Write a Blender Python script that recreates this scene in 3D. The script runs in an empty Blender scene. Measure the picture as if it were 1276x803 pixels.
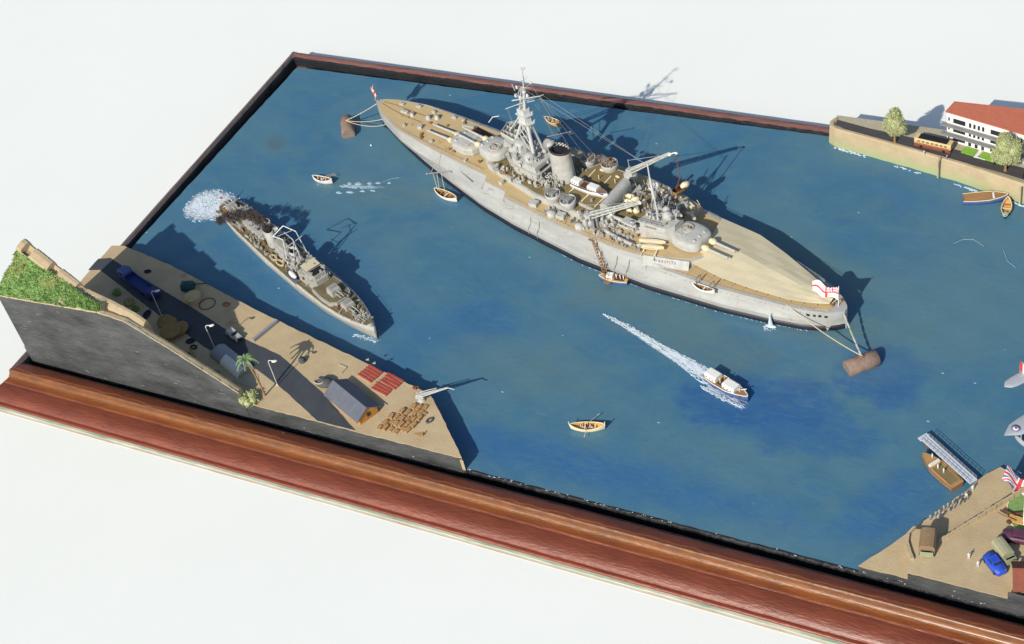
import bpy, math, random
from mathutils import Matrix, Vector, Euler
# 1 unit = 1 cm of the real table-top diorama
R = math.radians
SC = bpy.context.scene
COL = SC.collection

# ------------------------------------------------------------------ camera
cd = bpy.data.cameras.new('camera'); cam = bpy.data.objects.new('camera', cd); COL.objects.link(cam)
cd.sensor_width = 36.0; cd.lens = 2000.0/1276*36; cd.clip_start = 1; cd.clip_end = 2000
CM = ((0.8856247, -0.18774394, 0.42476005), (0.43040184, 0.67534469, -0.59888547), (-0.17442232, 0.71320527, 0.67890728))
m = Matrix(CM).to_4x4(); m.translation = Vector((49.13684, -31.34434, 45.63357)); cam.matrix_world = m
SC.camera = cam
# ------------------------------------------------------------------ world + sun
SUN_EL = 34.5; SUN_AZ = 82.5   # azimuth towards which shadows fall
w = bpy.data.worlds.new('World'); SC.world = w; w.use_nodes = True
nt = w.node_tree; bg = nt.nodes['Background']; sky = nt.nodes.new('ShaderNodeTexSky')
sky.sky_type = 'NISHITA'; sky.sun_disc = False; sky.sun_elevation = R(SUN_EL); sky.sun_rotation = R(90-SUN_AZ+180)
nt.links.new(sky.outputs[0], bg.inputs[0]); bg.inputs[1].default_value = 0.118
sl = bpy.data.lights.new('sun', 'SUN'); sl.energy = 4.6; sl.angle = R(0.55); sl.color = (1, 0.94, 0.83)
sun = bpy.data.objects.new('sun', sl); COL.objects.link(sun)
sun.rotation_euler = Vector((math.cos(R(SUN_AZ))*math.cos(R(SUN_EL)), math.sin(R(SUN_AZ))*math.cos(R(SUN_EL)), -math.sin(R(SUN_EL)))).to_track_quat('-Z', 'Y').to_euler()
sun.location = (20, -40, 40)
SC.view_settings.view_transform = 'Standard'; SC.view_settings.look = 'None'
SC.view_settings.exposure = 0.0; SC.view_settings.gamma = 1.0
try: SC.cycles.max_bounces = 6
except Exception: pass

# ------------------------------------------------------------------ materials
MATS = {}
def mat(name, col, rough=0.6, col2=None, scale=3.0, amt=0.5, bump=0.0, bscale=None, spec=0.3, stretch=None, coat=0.0, detail=5, metal=0):
    """paint whose tone wanders between col and col2 (own wear/brushing of the paint)"""
    if name in MATS: return MATS[name]
    M = bpy.data.materials.new(name); M.use_nodes = True; MATS[name] = M
    n = M.node_tree.nodes; L = M.node_tree.links; b = n['Principled BSDF']
    b.inputs['Roughness'].default_value = rough; b.inputs['Specular IOR Level'].default_value = spec
    b.inputs['Metallic'].default_value = metal
    if coat: b.inputs['Coat Weight'].default_value = coat; b.inputs['Coat Roughness'].default_value = 0.2
    if col2 is None: col2 = tuple(min(1, c*0.78) for c in col)
    tc = n.new('ShaderNodeTexCoord'); mp = n.new('ShaderNodeMapping'); L.new(tc.outputs['Object'], mp.inputs[0])
    if stretch: mp.inputs['Scale'].default_value = stretch
    nz = n.new('ShaderNodeTexNoise'); nz.inputs['Scale'].default_value = scale; nz.inputs['Detail'].default_value = detail; nz.inputs['Roughness'].default_value = 0.65
    L.new(mp.outputs[0], nz.inputs['Vector'])
    rp = n.new('ShaderNodeValToRGB'); rp.color_ramp.elements[0].position = 0.5-0.25*amt-0.08; rp.color_ramp.elements[1].position = 0.5+0.25*amt+0.08
    rp.color_ramp.elements[0].color = (*col2, 1); rp.color_ramp.elements[1].color = (*col, 1)
    L.new(nz.outputs[0], rp.inputs[0]); L.new(rp.outputs[0], b.inputs['Base Color'])
    if bump:
        nb = n.new('ShaderNodeTexNoise'); nb.inputs['Scale'].default_value = bscale or scale*4; nb.inputs['Detail'].default_value = 4
        L.new(mp.outputs[0], nb.inputs['Vector'])
        bp = n.new('ShaderNodeBump'); bp.inputs['Strength'].default_value = bump; bp.inputs['Distance'].default_value = 0.05
        L.new(nb.outputs[0], bp.inputs['Height']); L.new(bp.outputs[0], b.inputs['Normal'])
    return M

def ND(M): return M.node_tree.nodes, M.node_tree.links

M_table = mat('table_white', (0.835, 0.853, 0.808), 0.75, (0.80, 0.82, 0.775), 0.12, 1.0, bump=0.06, bscale=3, spec=0.2)
M_wood = mat('mahogany', (0.26, 0.066, 0.025), 0.44, (0.115, 0.028, 0.011), 2.2, 0.9, bump=0.45, bscale=10, spec=0.5, stretch=(0.30, 1.3, 1.3), coat=0.12, detail=10)
M_woodb = mat('mahogany_back', (0.33, 0.15, 0.115), 0.5, (0.12, 0.05, 0.04), 3.2, 0.9, bump=0.5, bscale=8, spec=0.4, stretch=(0.3, 2.2, 2.2))
M_woody = mat('mahogany_side', (0.19, 0.125, 0.11), 0.5, (0.075, 0.048, 0.045), 1.2, 0.9, bump=0.15, bscale=5, spec=0.5, stretch=(2.2, 0.22, 2.2), coat=0.3)
M_felt = mat('green_felt', (0.20, 0.33, 0.24), 0.9, (0.66, 0.68, 0.58), 1.4, 0.6, stretch=(0.5, 3, 3))
M_edge = mat('board_edge_paint', (0.72, 0.71, 0.62), 0.7, (0.5, 0.36, 0.24), 2.0, 0.8, stretch=(0.4, 1, 4))
M_black = mat('black_wash', (0.045, 0.048, 0.050), 0.65, (0.010, 0.011, 0.013), 1.1, 1.0, bump=0.9, bscale=9, spec=0.25, stretch=(0.5, 1, 1.2), detail=12)
M_blackb = mat('board_black', (0.030, 0.032, 0.036), 0.5, (0.006, 0.007, 0.010), 2.5, 0.8, bump=0.8, bscale=14, spec=0.35, stretch=(0.6, 1, 1.4), detail=9)
for M_ in (M_black, M_blackb):
    for nd in M_.node_tree.nodes:
        if nd.type == 'VALTORGB': e = nd.color_ramp.elements.new(.78); e.color = (.11, .115, .115, 1) if M_ is M_black else (.05, .05, .055, 1); e = nd.color_ramp.elements.new(.88); e.color = (.30, .30, .29, 1)
M_trough = mat('trough_black', (0.012, 0.013, 0.02), 0.6, (0.004, 0.004, 0.007), 2)
M_sand = mat('sand_paint', (0.58, 0.46, 0.285), 0.85, (0.36, 0.27, 0.155), 0.8, 1.2, bump=0.25, bscale=14, spec=0.15, detail=8)
M_cliff = mat('cliff_paint', (0.50, 0.405, 0.26), 0.85, (0.38, 0.295, 0.18), 1.6, 0.8, bump=0.3, bscale=8, spec=0.15)
M_road = mat('road_paint', (0.070, 0.077, 0.088), 0.7, (0.048, 0.052, 0.063), 2.0, 0.8, bump=0.15, bscale=20, spec=0.2)
M_road2 = mat('esplanade_road', (0.085, 0.078, 0.075), 0.7, (0.055, 0.05, 0.052), 2.0, 0.8, bump=0.1, spec=0.2, stretch=(.5, 3, 1))
M_grey = mat('ship_grey', (0.52, 0.52, 0.49), 0.6, (0.34, 0.34, 0.315), 4.5, 0.8, bump=0.1, bscale=9, spec=0.25, detail=8)
M_hull = mat('hull_grey', (0.45, 0.455, 0.435), 0.55, (0.29, 0.295, 0.285), 1.6, 0.9, bump=0.25, bscale=6, spec=0.25, stretch=(0.5, 1, 1.6), detail=8)
M_grey2 = mat('ship_grey_dark', (0.28, 0.28, 0.265), 0.6, (0.22, 0.225, 0.23), 3, 0.8, spec=0.25)
M_lgrey = mat('light_grey', (0.56, 0.56, 0.52), 0.6, (0.32, 0.32, 0.29), 5, 0.9, spec=0.25)
M_boot = mat('boot_black', (0.012, 0.013, 0.022), 0.45, (0.02, 0.02, 0.03), 2)
M_deck = mat('deck_tan', (0.57, 0.435, 0.24), 0.75, (0.46, 0.34, 0.175), 1.5, 0.8, spec=0.15, stretch=(0.5, 3.5, 1), detail=8)
M_awn = mat('awning_tan', (0.61, 0.54, 0.37), 0.8, (0.53, 0.47, 0.32), 0.7, 0.8, spec=0.15, bump=0.15, bscale=1.5)
M_olive = mat('corticene_olive', (0.24, 0.185, 0.085), 0.75, (0.17, 0.13, 0.06), 2.5, 0.8, spec=0.15)
M_dolive = mat('destroyer_deck', (0.22, 0.185, 0.105), 0.75, (0.10, 0.085, 0.05), 2.5, 0.9, spec=0.15)
M_white = mat('white_paint', (0.80, 0.79, 0.75), 0.6, (0.68, 0.67, 0.62), 4, 0.7)
M_cream = mat('cream_paint', (0.76, 0.67, 0.43), 0.65, (0.64, 0.54, 0.32), 4, 0.7)
M_cream2 = mat('pale_cream', (0.80, 0.73, 0.52), 0.65, (0.70, 0.60, 0.40), 4, 0.7)
M_yell = mat('varnish_yellow', (0.68, 0.40, 0.13), 0.5, (0.52, 0.28, 0.08), 5, 0.8)
M_brown = mat('wood_brown', (0.34, 0.19, 0.085), 0.6, (0.22, 0.115, 0.05), 4, 0.9)
M_dbrown = mat('dark_brown', (0.12, 0.055, 0.03), 0.6, (0.07, 0.03, 0.02), 4, 0.9)
M_rust = mat('buoy_rust', (0.30, 0.22, 0.175), 0.8, (0.17, 0.115, 0.09), 5, 0.9, bump=0.4, bscale=14)
M_blue = mat('boat_blue', (0.085, 0.135, 0.33), 0.55, (0.06, 0.10, 0.25), 4, 0.8)
M_cblue = mat('car_blue', (0.035, 0.10, 0.58), 0.35, (0.02, 0.06, 0.40), 4, 0.8, bump=0.3, bscale=12)
M_navy = mat('lorry_navy', (0.028, 0.045, 0.22), 0.5, (0.018, 0.03, 0.13), 4, 0.8)
M_teal = mat('gun_teal', (0.02, 0.10, 0.11), 0.55, (0.012, 0.05, 0.06), 4, 0.8)
M_purple = mat('car_purple', (0.13, 0.045, 0.085), 0.4, (0.08, 0.03, 0.06), 4, 0.8, bump=0.3, bscale=10)
M_canvas = mat('canvas_brown', (0.30, 0.20, 0.115), 0.85, (0.22, 0.145, 0.08), 4, 0.8, bump=0.3)
M_canvas2 = mat('canvas_olive', (0.38, 0.37, 0.24), 0.85, (0.29, 0.28, 0.17), 4, 0.8, bump=0.3)
M_truckg = mat('truck_green', (0.30, 0.32, 0.20), 0.7, (0.22, 0.24, 0.14), 4, 0.8)
M_dark = mat('near_black', (0.02, 0.02, 0.022), 0.5, (0.012, 0.012, 0.014), 4)
M_tin = mat('corrugated_tin', (0.30, 0.31, 0.34), 0.5, (0.21, 0.22, 0.25), 3, 0.9, spec=0.4)
M_roofb = mat('slate_blue_roof', (0.135, 0.15, 0.18), 0.75, (0.09, 0.10, 0.125), 3, 0.8, bump=0.2, bscale=10)
M_orange = mat('shed_orange', (0.55, 0.26, 0.06), 0.7, (0.42, 0.18, 0.04), 4, 0.8)
M_red = mat('stack_red', (0.46, 0.075, 0.05), 0.7, (0.32, 0.05, 0.035), 6, 0.8)
M_redroof = mat('tile_roof', (0.50, 0.17, 0.11), 0.8, (0.42, 0.11, 0.06), 4, 0.8, bump=0.4, bscale=20, stretch=(1, 4, 1))
M_redbr = mat('red_brown_roof', (0.24, 0.07, 0.045), 0.75, (0.17, 0.05, 0.03), 4, 0.8)
M_crate = mat('crate_wood', (0.44, 0.27, 0.12), 0.8, (0.32, 0.18, 0.075), 6, 0.9)
M_tan = mat('drum_tan', (0.62, 0.50, 0.26), 0.8, (0.38, 0.28, 0.13), 4, 0.8)
M_brass = mat('drum_brown', (0.34, 0.215, 0.075), 0.7, (0.24, 0.145, 0.05), 5, 0.8)
M_tyre = mat('dark_ring', (0.035, 0.028, 0.05), 0.7, (0.02, 0.016, 0.03), 5)
M_leaf = mat('palm_green', (0.17, 0.26, 0.13), 0.6, (0.10, 0.16, 0.07), 4, 0.9)
M_lime = mat('pale_leaf', (0.44, 0.47, 0.23), 0.75, (0.29, 0.33, 0.13), 3, 0.9)
M_tree = mat('tree_foliage', (0.47, 0.49, 0.26), 0.85, (0.33, 0.36, 0.17), 2.5, 0.9)
M_moss = mat('moss_green', (0.25, 0.39, 0.12), 0.85, (0.11, 0.21, 0.055), 5, 0.8, bump=0.8, bscale=12, detail=9)
M_mossy = mat('moss_olive', (0.52, 0.47, 0.20), 0.85, (0.24, 0.22, 0.08), 5, 0.9, bump=0.6, bscale=12)
M_lawn = mat('lawn_green', (0.27, 0.50, 0.06), 0.85, (0.17, 0.36, 0.04), 8, 0.8, bump=0.5, bscale=30)
M_lawn2 = mat('lawn_soft', (0.24, 0.36, 0.12), 0.85, (0.16, 0.26, 0.08), 8, 0.8, bump=0.4, bscale=30)
M_foam = mat('foam_white', (0.70, 0.76, 0.80), 0.6, (0.34, 0.47, 0.58), 7, 0.9)
M_foam2 = mat('foam_thin', (0.34, 0.48, 0.58), 0.5, (0.20, 0.34, 0.44), 6, 0.8)
M_rope = mat('rope', (0.62, 0.54, 0.38), 0.8, (0.45, 0.38, 0.26), 10)
M_wire = mat('rigging_wire', (0.45, 0.46, 0.45), 0.6, (0.35, 0.36, 0.36), 10)
M_mast = mat('mast_grey', (0.60, 0.60, 0.57), 0.6, (0.42, 0.43, 0.43), 3, 0.8)
M_smoke = mat('smoke_wool', (0.13, 0.105, 0.095), 0.95, (0.06, 0.05, 0.046), 3, 0.9, spec=0.05)
M_funblk = mat('funnel_cap', (0.045, 0.04, 0.05), 0.6, (0.02, 0.018, 0.022), 4)
M_fred = mat('flag_red', (0.62, 0.06, 0.06), 0.7, (0.52, 0.05, 0.05), 6)
M_fblue = mat('flag_blue', (0.19, 0.21, 0.38), 0.7, (0.13, 0.15, 0.30), 6)
M_fwhite = mat('flag_white', (0.82, 0.80, 0.80), 0.7, (0.72, 0.68, 0.68), 6)
M_glass = mat('dark_window', (0.03, 0.035, 0.04), 0.25, (0.015, 0.017, 0.02), 8, spec=0.5)
M_wall = mat('house_white', (0.80, 0.80, 0.77), 0.7, (0.70, 0.70, 0.66), 4, 0.8)
M_busy = mat('bus_cream', (0.66, 0.50, 0.27), 0.6, (0.52, 0.37, 0.18), 5)
M_busr = mat('bus_red', (0.26, 0.075, 0.045), 0.6, (0.18, 0.05, 0.03), 5)
M_skin = mat('figure_tone', (0.55, 0.38, 0.27), 0.8, (0.45, 0.30, 0.2), 9)
M_fig = mat('figure_white', (0.78, 0.76, 0.72), 0.8, (0.64, 0.62, 0.58), 9)
M_figb = mat('figure_blue', (0.10, 0.12, 0.18), 0.8, (0.06, 0.075, 0.12), 9)
M_figg = mat('figure_grey', (0.36, 0.38, 0.42), 0.8, (0.24, 0.26, 0.3), 9)
M_plane = mat('aircraft_grey', (0.40, 0.43, 0.46), 0.5, (0.32, 0.35, 0.38), 2.5, 0.8)
M_jetty = mat('pontoon_grey', (0.58, 0.62, 0.68), 0.7, (0.46, 0.50, 0.57), 3, 0.9)
M_rock = mat('rock_grey', (0.11, 0.115, 0.12), 0.8, (0.06, 0.062, 0.065), 5, 0.9, bump=0.6)
M_stone = mat('pale_stone', (0.46, 0.41, 0.30), 0.85, (0.34, 0.30, 0.21), 6, 0.9)
M_jade = mat('skiff_jade', (0.38, 0.58, 0.50), 0.6, (0.28, 0.46, 0.40), 6)

def planks(M, axis_scale=(0, 14, 0), dark=0.82):
    n, L = ND(M); b = n['Principled BSDF']; src = b.inputs['Base Color'].links[0].from_socket
    tc = n.new('ShaderNodeTexCoord'); mp = n.new('ShaderNodeMapping'); mp.inputs['Scale'].default_value = axis_scale; L.new(tc.outputs['Object'], mp.inputs[0])
    wv = n.new('ShaderNodeTexWave'); wv.bands_direction = 'Y'; wv.inputs['Scale'].default_value = 1.0; L.new(mp.outputs[0], wv.inputs[0])
    mr = n.new('ShaderNodeMapRange'); mr.inputs[1].default_value = 0.0; mr.inputs[2].default_value = 0.25; mr.inputs[3].default_value = dark; mr.inputs[4].default_value = 1.0
    L.new(wv.outputs[1], mr.inputs[0])
    mx = n.new('ShaderNodeMix'); mx.data_type = 'RGBA'; mx.blend_type = 'MULTIPLY'; mx.inputs[0].default_value = 1
    L.new(src, mx.inputs[6]); L.new(mr.outputs[0], mx.inputs[7]); L.new(mx.outputs[2], b.inputs['Base Color'])
planks(M_deck)

def weathered(M):
    n, L = ND(M); b = n['Principled BSDF']; src = b.inputs['Base Color'].links[0].from_socket; tc = n.new('ShaderNodeTexCoord'); cur = src
    for (sc, st, c0, c1, lo, hi, col) in ((1.3, (2.6, 1, .35), 0, 0, .56, .74, (.42, .33, .24)), (2.2, (.25, 1, 3.2), 0, 0, .55, .75, (.30, .305, .30)), (5.0, (1, 1, 1), 0, 0, .60, .75, (.24, .22, .19))):
        mp = n.new('ShaderNodeMapping'); mp.inputs['Scale'].default_value = st; L.new(tc.outputs['Object'], mp.inputs[0]); nz = n.new('ShaderNodeTexNoise'); nz.inputs['Scale'].default_value = sc; nz.inputs['Detail'].default_value = 7; L.new(mp.outputs[0], nz.inputs['Vector'])
        mr = n.new('ShaderNodeMapRange'); mr.inputs[1].default_value = lo; mr.inputs[2].default_value = hi; mr.inputs[4].default_value = .55; L.new(nz.outputs[0], mr.inputs[0])
        mx = n.new('ShaderNodeMix'); mx.data_type = 'RGBA'; L.new(mr.outputs[0], mx.inputs[0]); L.new(cur, mx.inputs[6]); mx.inputs[7].default_value = (*col, 1); cur = mx.outputs[2]
    L.new(cur, b.inputs['Base Color'])
M_dhull = mat('destroyer_hull', (0.50, 0.49, 0.44), 0.6, (0.33, 0.32, 0.28), 1.6, 0.9, bump=0.25, bscale=6, detail=8)
M_dgrey = mat('destroyer_grey', (0.47, 0.465, 0.42), 0.6, (0.26, 0.255, 0.22), 4.5, 0.9)
for M_ in (M_hull, M_dhull, M_grey): weathered(M_)
def wood_extra(M):
    n, L = ND(M); b = n['Principled BSDF']; src = b.inputs['Base Color'].links[0].from_socket; tc = n.new('ShaderNodeTexCoord'); O = tc.outputs['Object']
    sx = n.new('ShaderNodeSeparateXYZ'); L.new(O, sx.inputs[0]); nz = n.new('ShaderNodeTexNoise'); nz.inputs['Scale'].default_value = 1.1; nz.inputs['Detail'].default_value = 8; L.new(O, nz.inputs['Vector'])
    ad = n.new('ShaderNodeMath'); ad.operation = 'MULTIPLY_ADD'; L.new(nz.outputs[0], ad.inputs[0]); ad.inputs[1].default_value = .35; L.new(sx.outputs[1], ad.inputs[2])
    rp = n.new('ShaderNodeValToRGB'); cr = rp.color_ramp; cr.interpolation = 'EASE'
    mr = n.new('ShaderNodeMapRange'); mr.inputs[1].default_value = -1.5; mr.inputs[2].default_value = .8; L.new(ad.outputs[0], mr.inputs[0]); L.new(mr.outputs[0], rp.inputs[0])
    stops = [(0, (1.25, 1.0, .9)), (.10, (1.0, .8, .75)), (.28, (.85, .80, .9)), (.50, (.95, .95, 1.0)), (.56, (1.15, 1.25, .7)), (.66, (1.0, 1.3, .55)), (.745, (.62, .75, .5)), (.77, (1.35, 1.5, 1.2)), (.80, (.62, .62, .62)), (1, (.5, .55, .6))]
    cr.elements[0].position = 0; cr.elements[0].color = (*stops[0][1], 1); cr.elements[1].position = 1; cr.elements[1].color = (*stops[-1][1], 1)
    for p, c in stops[1:-1]: e = cr.elements.new(p); e.color = (*c, 1)
    mx = n.new('ShaderNodeMix'); mx.data_type = 'RGBA'; mx.blend_type = 'MULTIPLY'; mx.inputs[0].default_value = 1; L.new(src, mx.inputs[6]); L.new(rp.outputs[0], mx.inputs[7])
    vo = n.new('ShaderNodeTexVoronoi'); vo.inputs['Scale'].default_value = 1.6; L.new(O, vo.inputs['Vector']); m2 = n.new('ShaderNodeMapRange'); m2.inputs[1].default_value = .05; m2.inputs[2].default_value = .03; L.new(vo.outputs['Distance'], m2.inputs[0])
    s2 = n.new('ShaderNodeSeparateColor'); L.new(vo.outputs['Color'], s2.inputs[0]); m3 = n.new('ShaderNodeMapRange'); m3.inputs[1].default_value = .75; m3.inputs[2].default_value = .80; L.new(s2.outputs[0], m3.inputs[0])
    mu = n.new('ShaderNodeMath'); mu.operation = 'MULTIPLY'; L.new(m2.outputs[0], mu.inputs[0]); L.new(m3.outputs[0], mu.inputs[1])
    my = n.new('ShaderNodeMix'); my.data_type = 'RGBA'; L.new(mu.outputs[0], my.inputs[0]); L.new(mx.outputs[2], my.inputs[6]); my.inputs[7].default_value = (.62, .52, .46, 1); L.new(my.outputs[2], b.inputs['Base Color'])
wood_extra(M_wood)
def foam_sheet_material():
    M = bpy.data.materials.new('foam_film'); M.use_nodes = True; n, L = ND(M); b = n['Principled BSDF']; tc = n.new('ShaderNodeTexCoord')
    mp = n.new('ShaderNodeMapping'); mp.inputs['Scale'].default_value = (2.2, 7.5, 1); L.new(tc.outputs['Object'], mp.inputs[0])
    nz = n.new('ShaderNodeTexNoise'); nz.inputs['Scale'].default_value = 1.5; nz.inputs['Detail'].default_value = 6; nz.inputs['Distortion'].default_value = 1.2; L.new(mp.outputs[0], nz.inputs['Vector'])
    at = n.new('ShaderNodeAttribute'); at.attribute_name = 'thick'; a = n.new('ShaderNodeMath'); a.operation = 'ADD'; L.new(nz.outputs[0], a.inputs[0]); L.new(at.outputs['Fac'], a.inputs[1])
    mr = n.new('ShaderNodeMapRange'); mr.inputs[1].default_value = .66; mr.inputs[2].default_value = 1.0; L.new(a.outputs[0], mr.inputs[0]); L.new(mr.outputs[0], b.inputs['Alpha'])
    b.inputs['Base Color'].default_value = (.66, .73, .78, 1); b.inputs['Roughness'].default_value = .5; return M
M_film = foam_sheet_material()
def water_material():
    M = bpy.data.materials.new('painted_sea'); M.use_nodes = True; n, L = ND(M); b = n['Principled BSDF']
    tc = n.new('ShaderNodeTexCoord'); P = tc.outputs['Object']
    def noise(s, d=4, r=0.6, st=None, dist=0.0):
        x = n.new('ShaderNodeTexNoise'); x.inputs['Scale'].default_value = s; x.inputs['Detail'].default_value = d; x.inputs['Roughness'].default_value = r; x.inputs['Distortion'].default_value = dist
        if st:
            mp = n.new('ShaderNodeMapping'); mp.inputs['Scale'].default_value = st; L.new(P, mp.inputs[0]); L.new(mp.outputs[0], x.inputs['Vector'])
        else: L.new(P, x.inputs['Vector'])
        return x.outputs[0]
    def ramp(v, a, c):
        r = n.new('ShaderNodeMapRange'); r.interpolation_type = 'SMOOTHSTEP'; r.inputs[1].default_value = a; r.inputs[2].default_value = c; L.new(v, r.inputs[0]); return r.outputs[0]
    def mix(f, a, c, mode='MIX'):
        x = n.new('ShaderNodeMix'); x.data_type = 'RGBA'; x.blend_type = mode
        for s, v in ((0, f), (6, a), (7, c)):
            if isinstance(v, tuple): x.inputs[s].default_value = (*v, 1)
            elif isinstance(v, float): x.inputs[s].default_value = v
            else: L.new(v, x.inputs[s])
        return x.outputs[2]
    def blob(x, y, rx, ry, soft=0.6, warp=1.2, rot=0):
        mp = n.new('ShaderNodeMapping'); mp.vector_type = 'TEXTURE'; mp.inputs['Location'].default_value = (x, y, 0); mp.inputs['Rotation'].default_value = (0, 0, R(rot)); mp.inputs['Scale'].default_value = (rx, ry, 1)
        L.new(P, mp.inputs[0]); g = n.new('ShaderNodeVectorMath'); g.operation = 'LENGTH'; L.new(mp.outputs[0], g.inputs[0])
        nn = noise(0.55, 5, 0.6); a = n.new('ShaderNodeMath'); a.operation = 'MULTIPLY_ADD'; L.new(nn, a.inputs[0]); a.inputs[1].default_value = warp; L.new(g.outputs['Value'], a.inputs[2])
        s = n.new('ShaderNodeMapRange'); s.interpolation_type = 'SMOOTHSTEP'; s.inputs[1].default_value = 1+warp*0.5; s.inputs[2].default_value = 1+warp*0.5-soft; L.new(a.outputs[0], s.inputs[0]); return s.outputs[0]
    def mul(a, k):
        x = n.new('ShaderNodeMath'); x.operation = 'MULTIPLY'; L.new(a, x.inputs[0])
        if isinstance(k, float): x.inputs[1].default_value = k
        else: L.new(k, x.inputs[1])
        return x.outputs[0]
    base = mix(ramp(noise(0.16, 8, 0.65, None, 0.5), 0.36, 0.64), (0.048, 0.148, 0.248), (0.074, 0.176, 0.240))
    base = mix(mul(ramp(noise(0.5, 9, 0.75, (1, 1.7, 1), 1.2), 0.42, 0.70), 0.55), base, (0.090, 0.188, 0.222))
    strokes = ramp(noise(0.9, 8, 0.7, (1, 2.4, 1), 1.5), 0.30, 0.62)
    def patch(amt, c, *a, **k):
        nonlocal base
        base = mix(mul(mul(blob(*a, **k), strokes), amt), base, c)
        base = mix(mul(blob(*a, **k), amt*.45), base, c)
    patch(0.6, (0.020, 0.090, 0.27), 32.0, 7.6, 4.6, 1.7, .45, 1.6, 12)
    patch(0.55, (0.022, 0.09, 0.265), 36.0, 10.2, 2.0, 2.4, .5, 1.6, 20)
    patch(0.6, (0.028, 0.11, 0.27), 34.0, 6.6, 4.2, 1.5, .5, 1.4, 5)
    patch(0.4, (0.026, 0.11, 0.28), 19.6, 8.7, 2.8, 1.2, .6, 1.5, -10)
    patch(0.5, (0.036, 0.135, 0.285), 11, 8.8, 13, 3.4, .9, 1.0, -20)
    patch(0.65, (0.030, 0.120, 0.29), 26, 2.5, 14, 1.5, .8, .8, 0)
    patch(0.5, (0.026, 0.115, 0.29), 38.2, 4.4, 3.6, 1.5, .6, .8, 55)
    patch(0.35, (0.045, 0.15, 0.275), 34, 20.6, 7.5, 1.0, .8, 1.0, -12)
    patch(0.55, (0.100, 0.172, 0.180), 27.0, 10.6, 6.8, 1.7, .5, 1.3, -16)
    patch(0.55, (0.100, 0.172, 0.175), 33.5, 12.2, 4.5, 1.3, .5, 1.3, 10)
    patch(0.55, (0.105, 0.182, 0.20), 10.8, 15.2, 4.5, 1.4, .7, 1.3, 0)
    patch(0.55, (0.110, 0.178, 0.165), 31.5, 15.4, 5.0, 1.6, .7, 1.4, -25)
    patch(0.5, (0.090, 0.182, 0.215), 37.0, 15, 6.0, 6.5, .9, 1.0, 0)
    patch(0.55, (0.098, 0.182, 0.200), 22.5, 6.6, 5.5, 2.2, .9, 1.0, 0)
    patch(0.4, (0.085, 0.105, 0.105), 3.3, 17.2, .75, .8, .7, 1.3, 0)
    # brushed dark flecks and tiny dots of white paint
    base = mix(mul(ramp(noise(2.2, 7, 0.75, (1, 2.2, 1), 0.8), 0.58, 0.76), 0.42), base, (0.028, 0.09, 0.14))
    base = mix(mul(ramp(noise(1.6, 6, 0.7, (1, 2.5, 1), 1.0), 0.58, 0.78), 0.40), base, (0.12, 0.26, 0.31))
    vo = n.new('ShaderNodeTexVoronoi'); vo.inputs['Scale'].default_value = 1.1; vo.inputs['Randomness'].default_value = 1
    mp = n.new('ShaderNodeMapping'); mp.inputs['Scale'].default_value = (0.8, 1.5, 1); mp.inputs['Rotation'].default_value = (0, 0, 0.5); L.new(P, mp.inputs[0]); L.new(mp.outputs[0], vo.inputs['Vector'])
    sp = ramp(vo.outputs['Distance'], 0.065, 0.03)
    sc = n.new('ShaderNodeSeparateColor'); L.new(vo.outputs['Color'], sc.inputs[0])
    base = mix(mul(mul(sp, ramp(sc.outputs[0], 0.72, 0.80)), 0.8), base, (0.50, 0.60, 0.64))
    L.new(base, b.inputs['Base Color']); b.inputs['Roughness'].default_value = 0.34; b.inputs['Specular IOR Level'].default_value = 0.35
    bp = n.new('ShaderNodeBump'); bp.inputs['Strength'].default_value = 0.22; bp.inputs['Distance'].default_value = 0.06
    L.new(noise(2.6, 6, 0.6, (1, 1.8, 1), 0.4), bp.inputs['Height']); L.new(bp.outputs[0], b.inputs['Normal'])
    return M
M_water = water_material()

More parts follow.
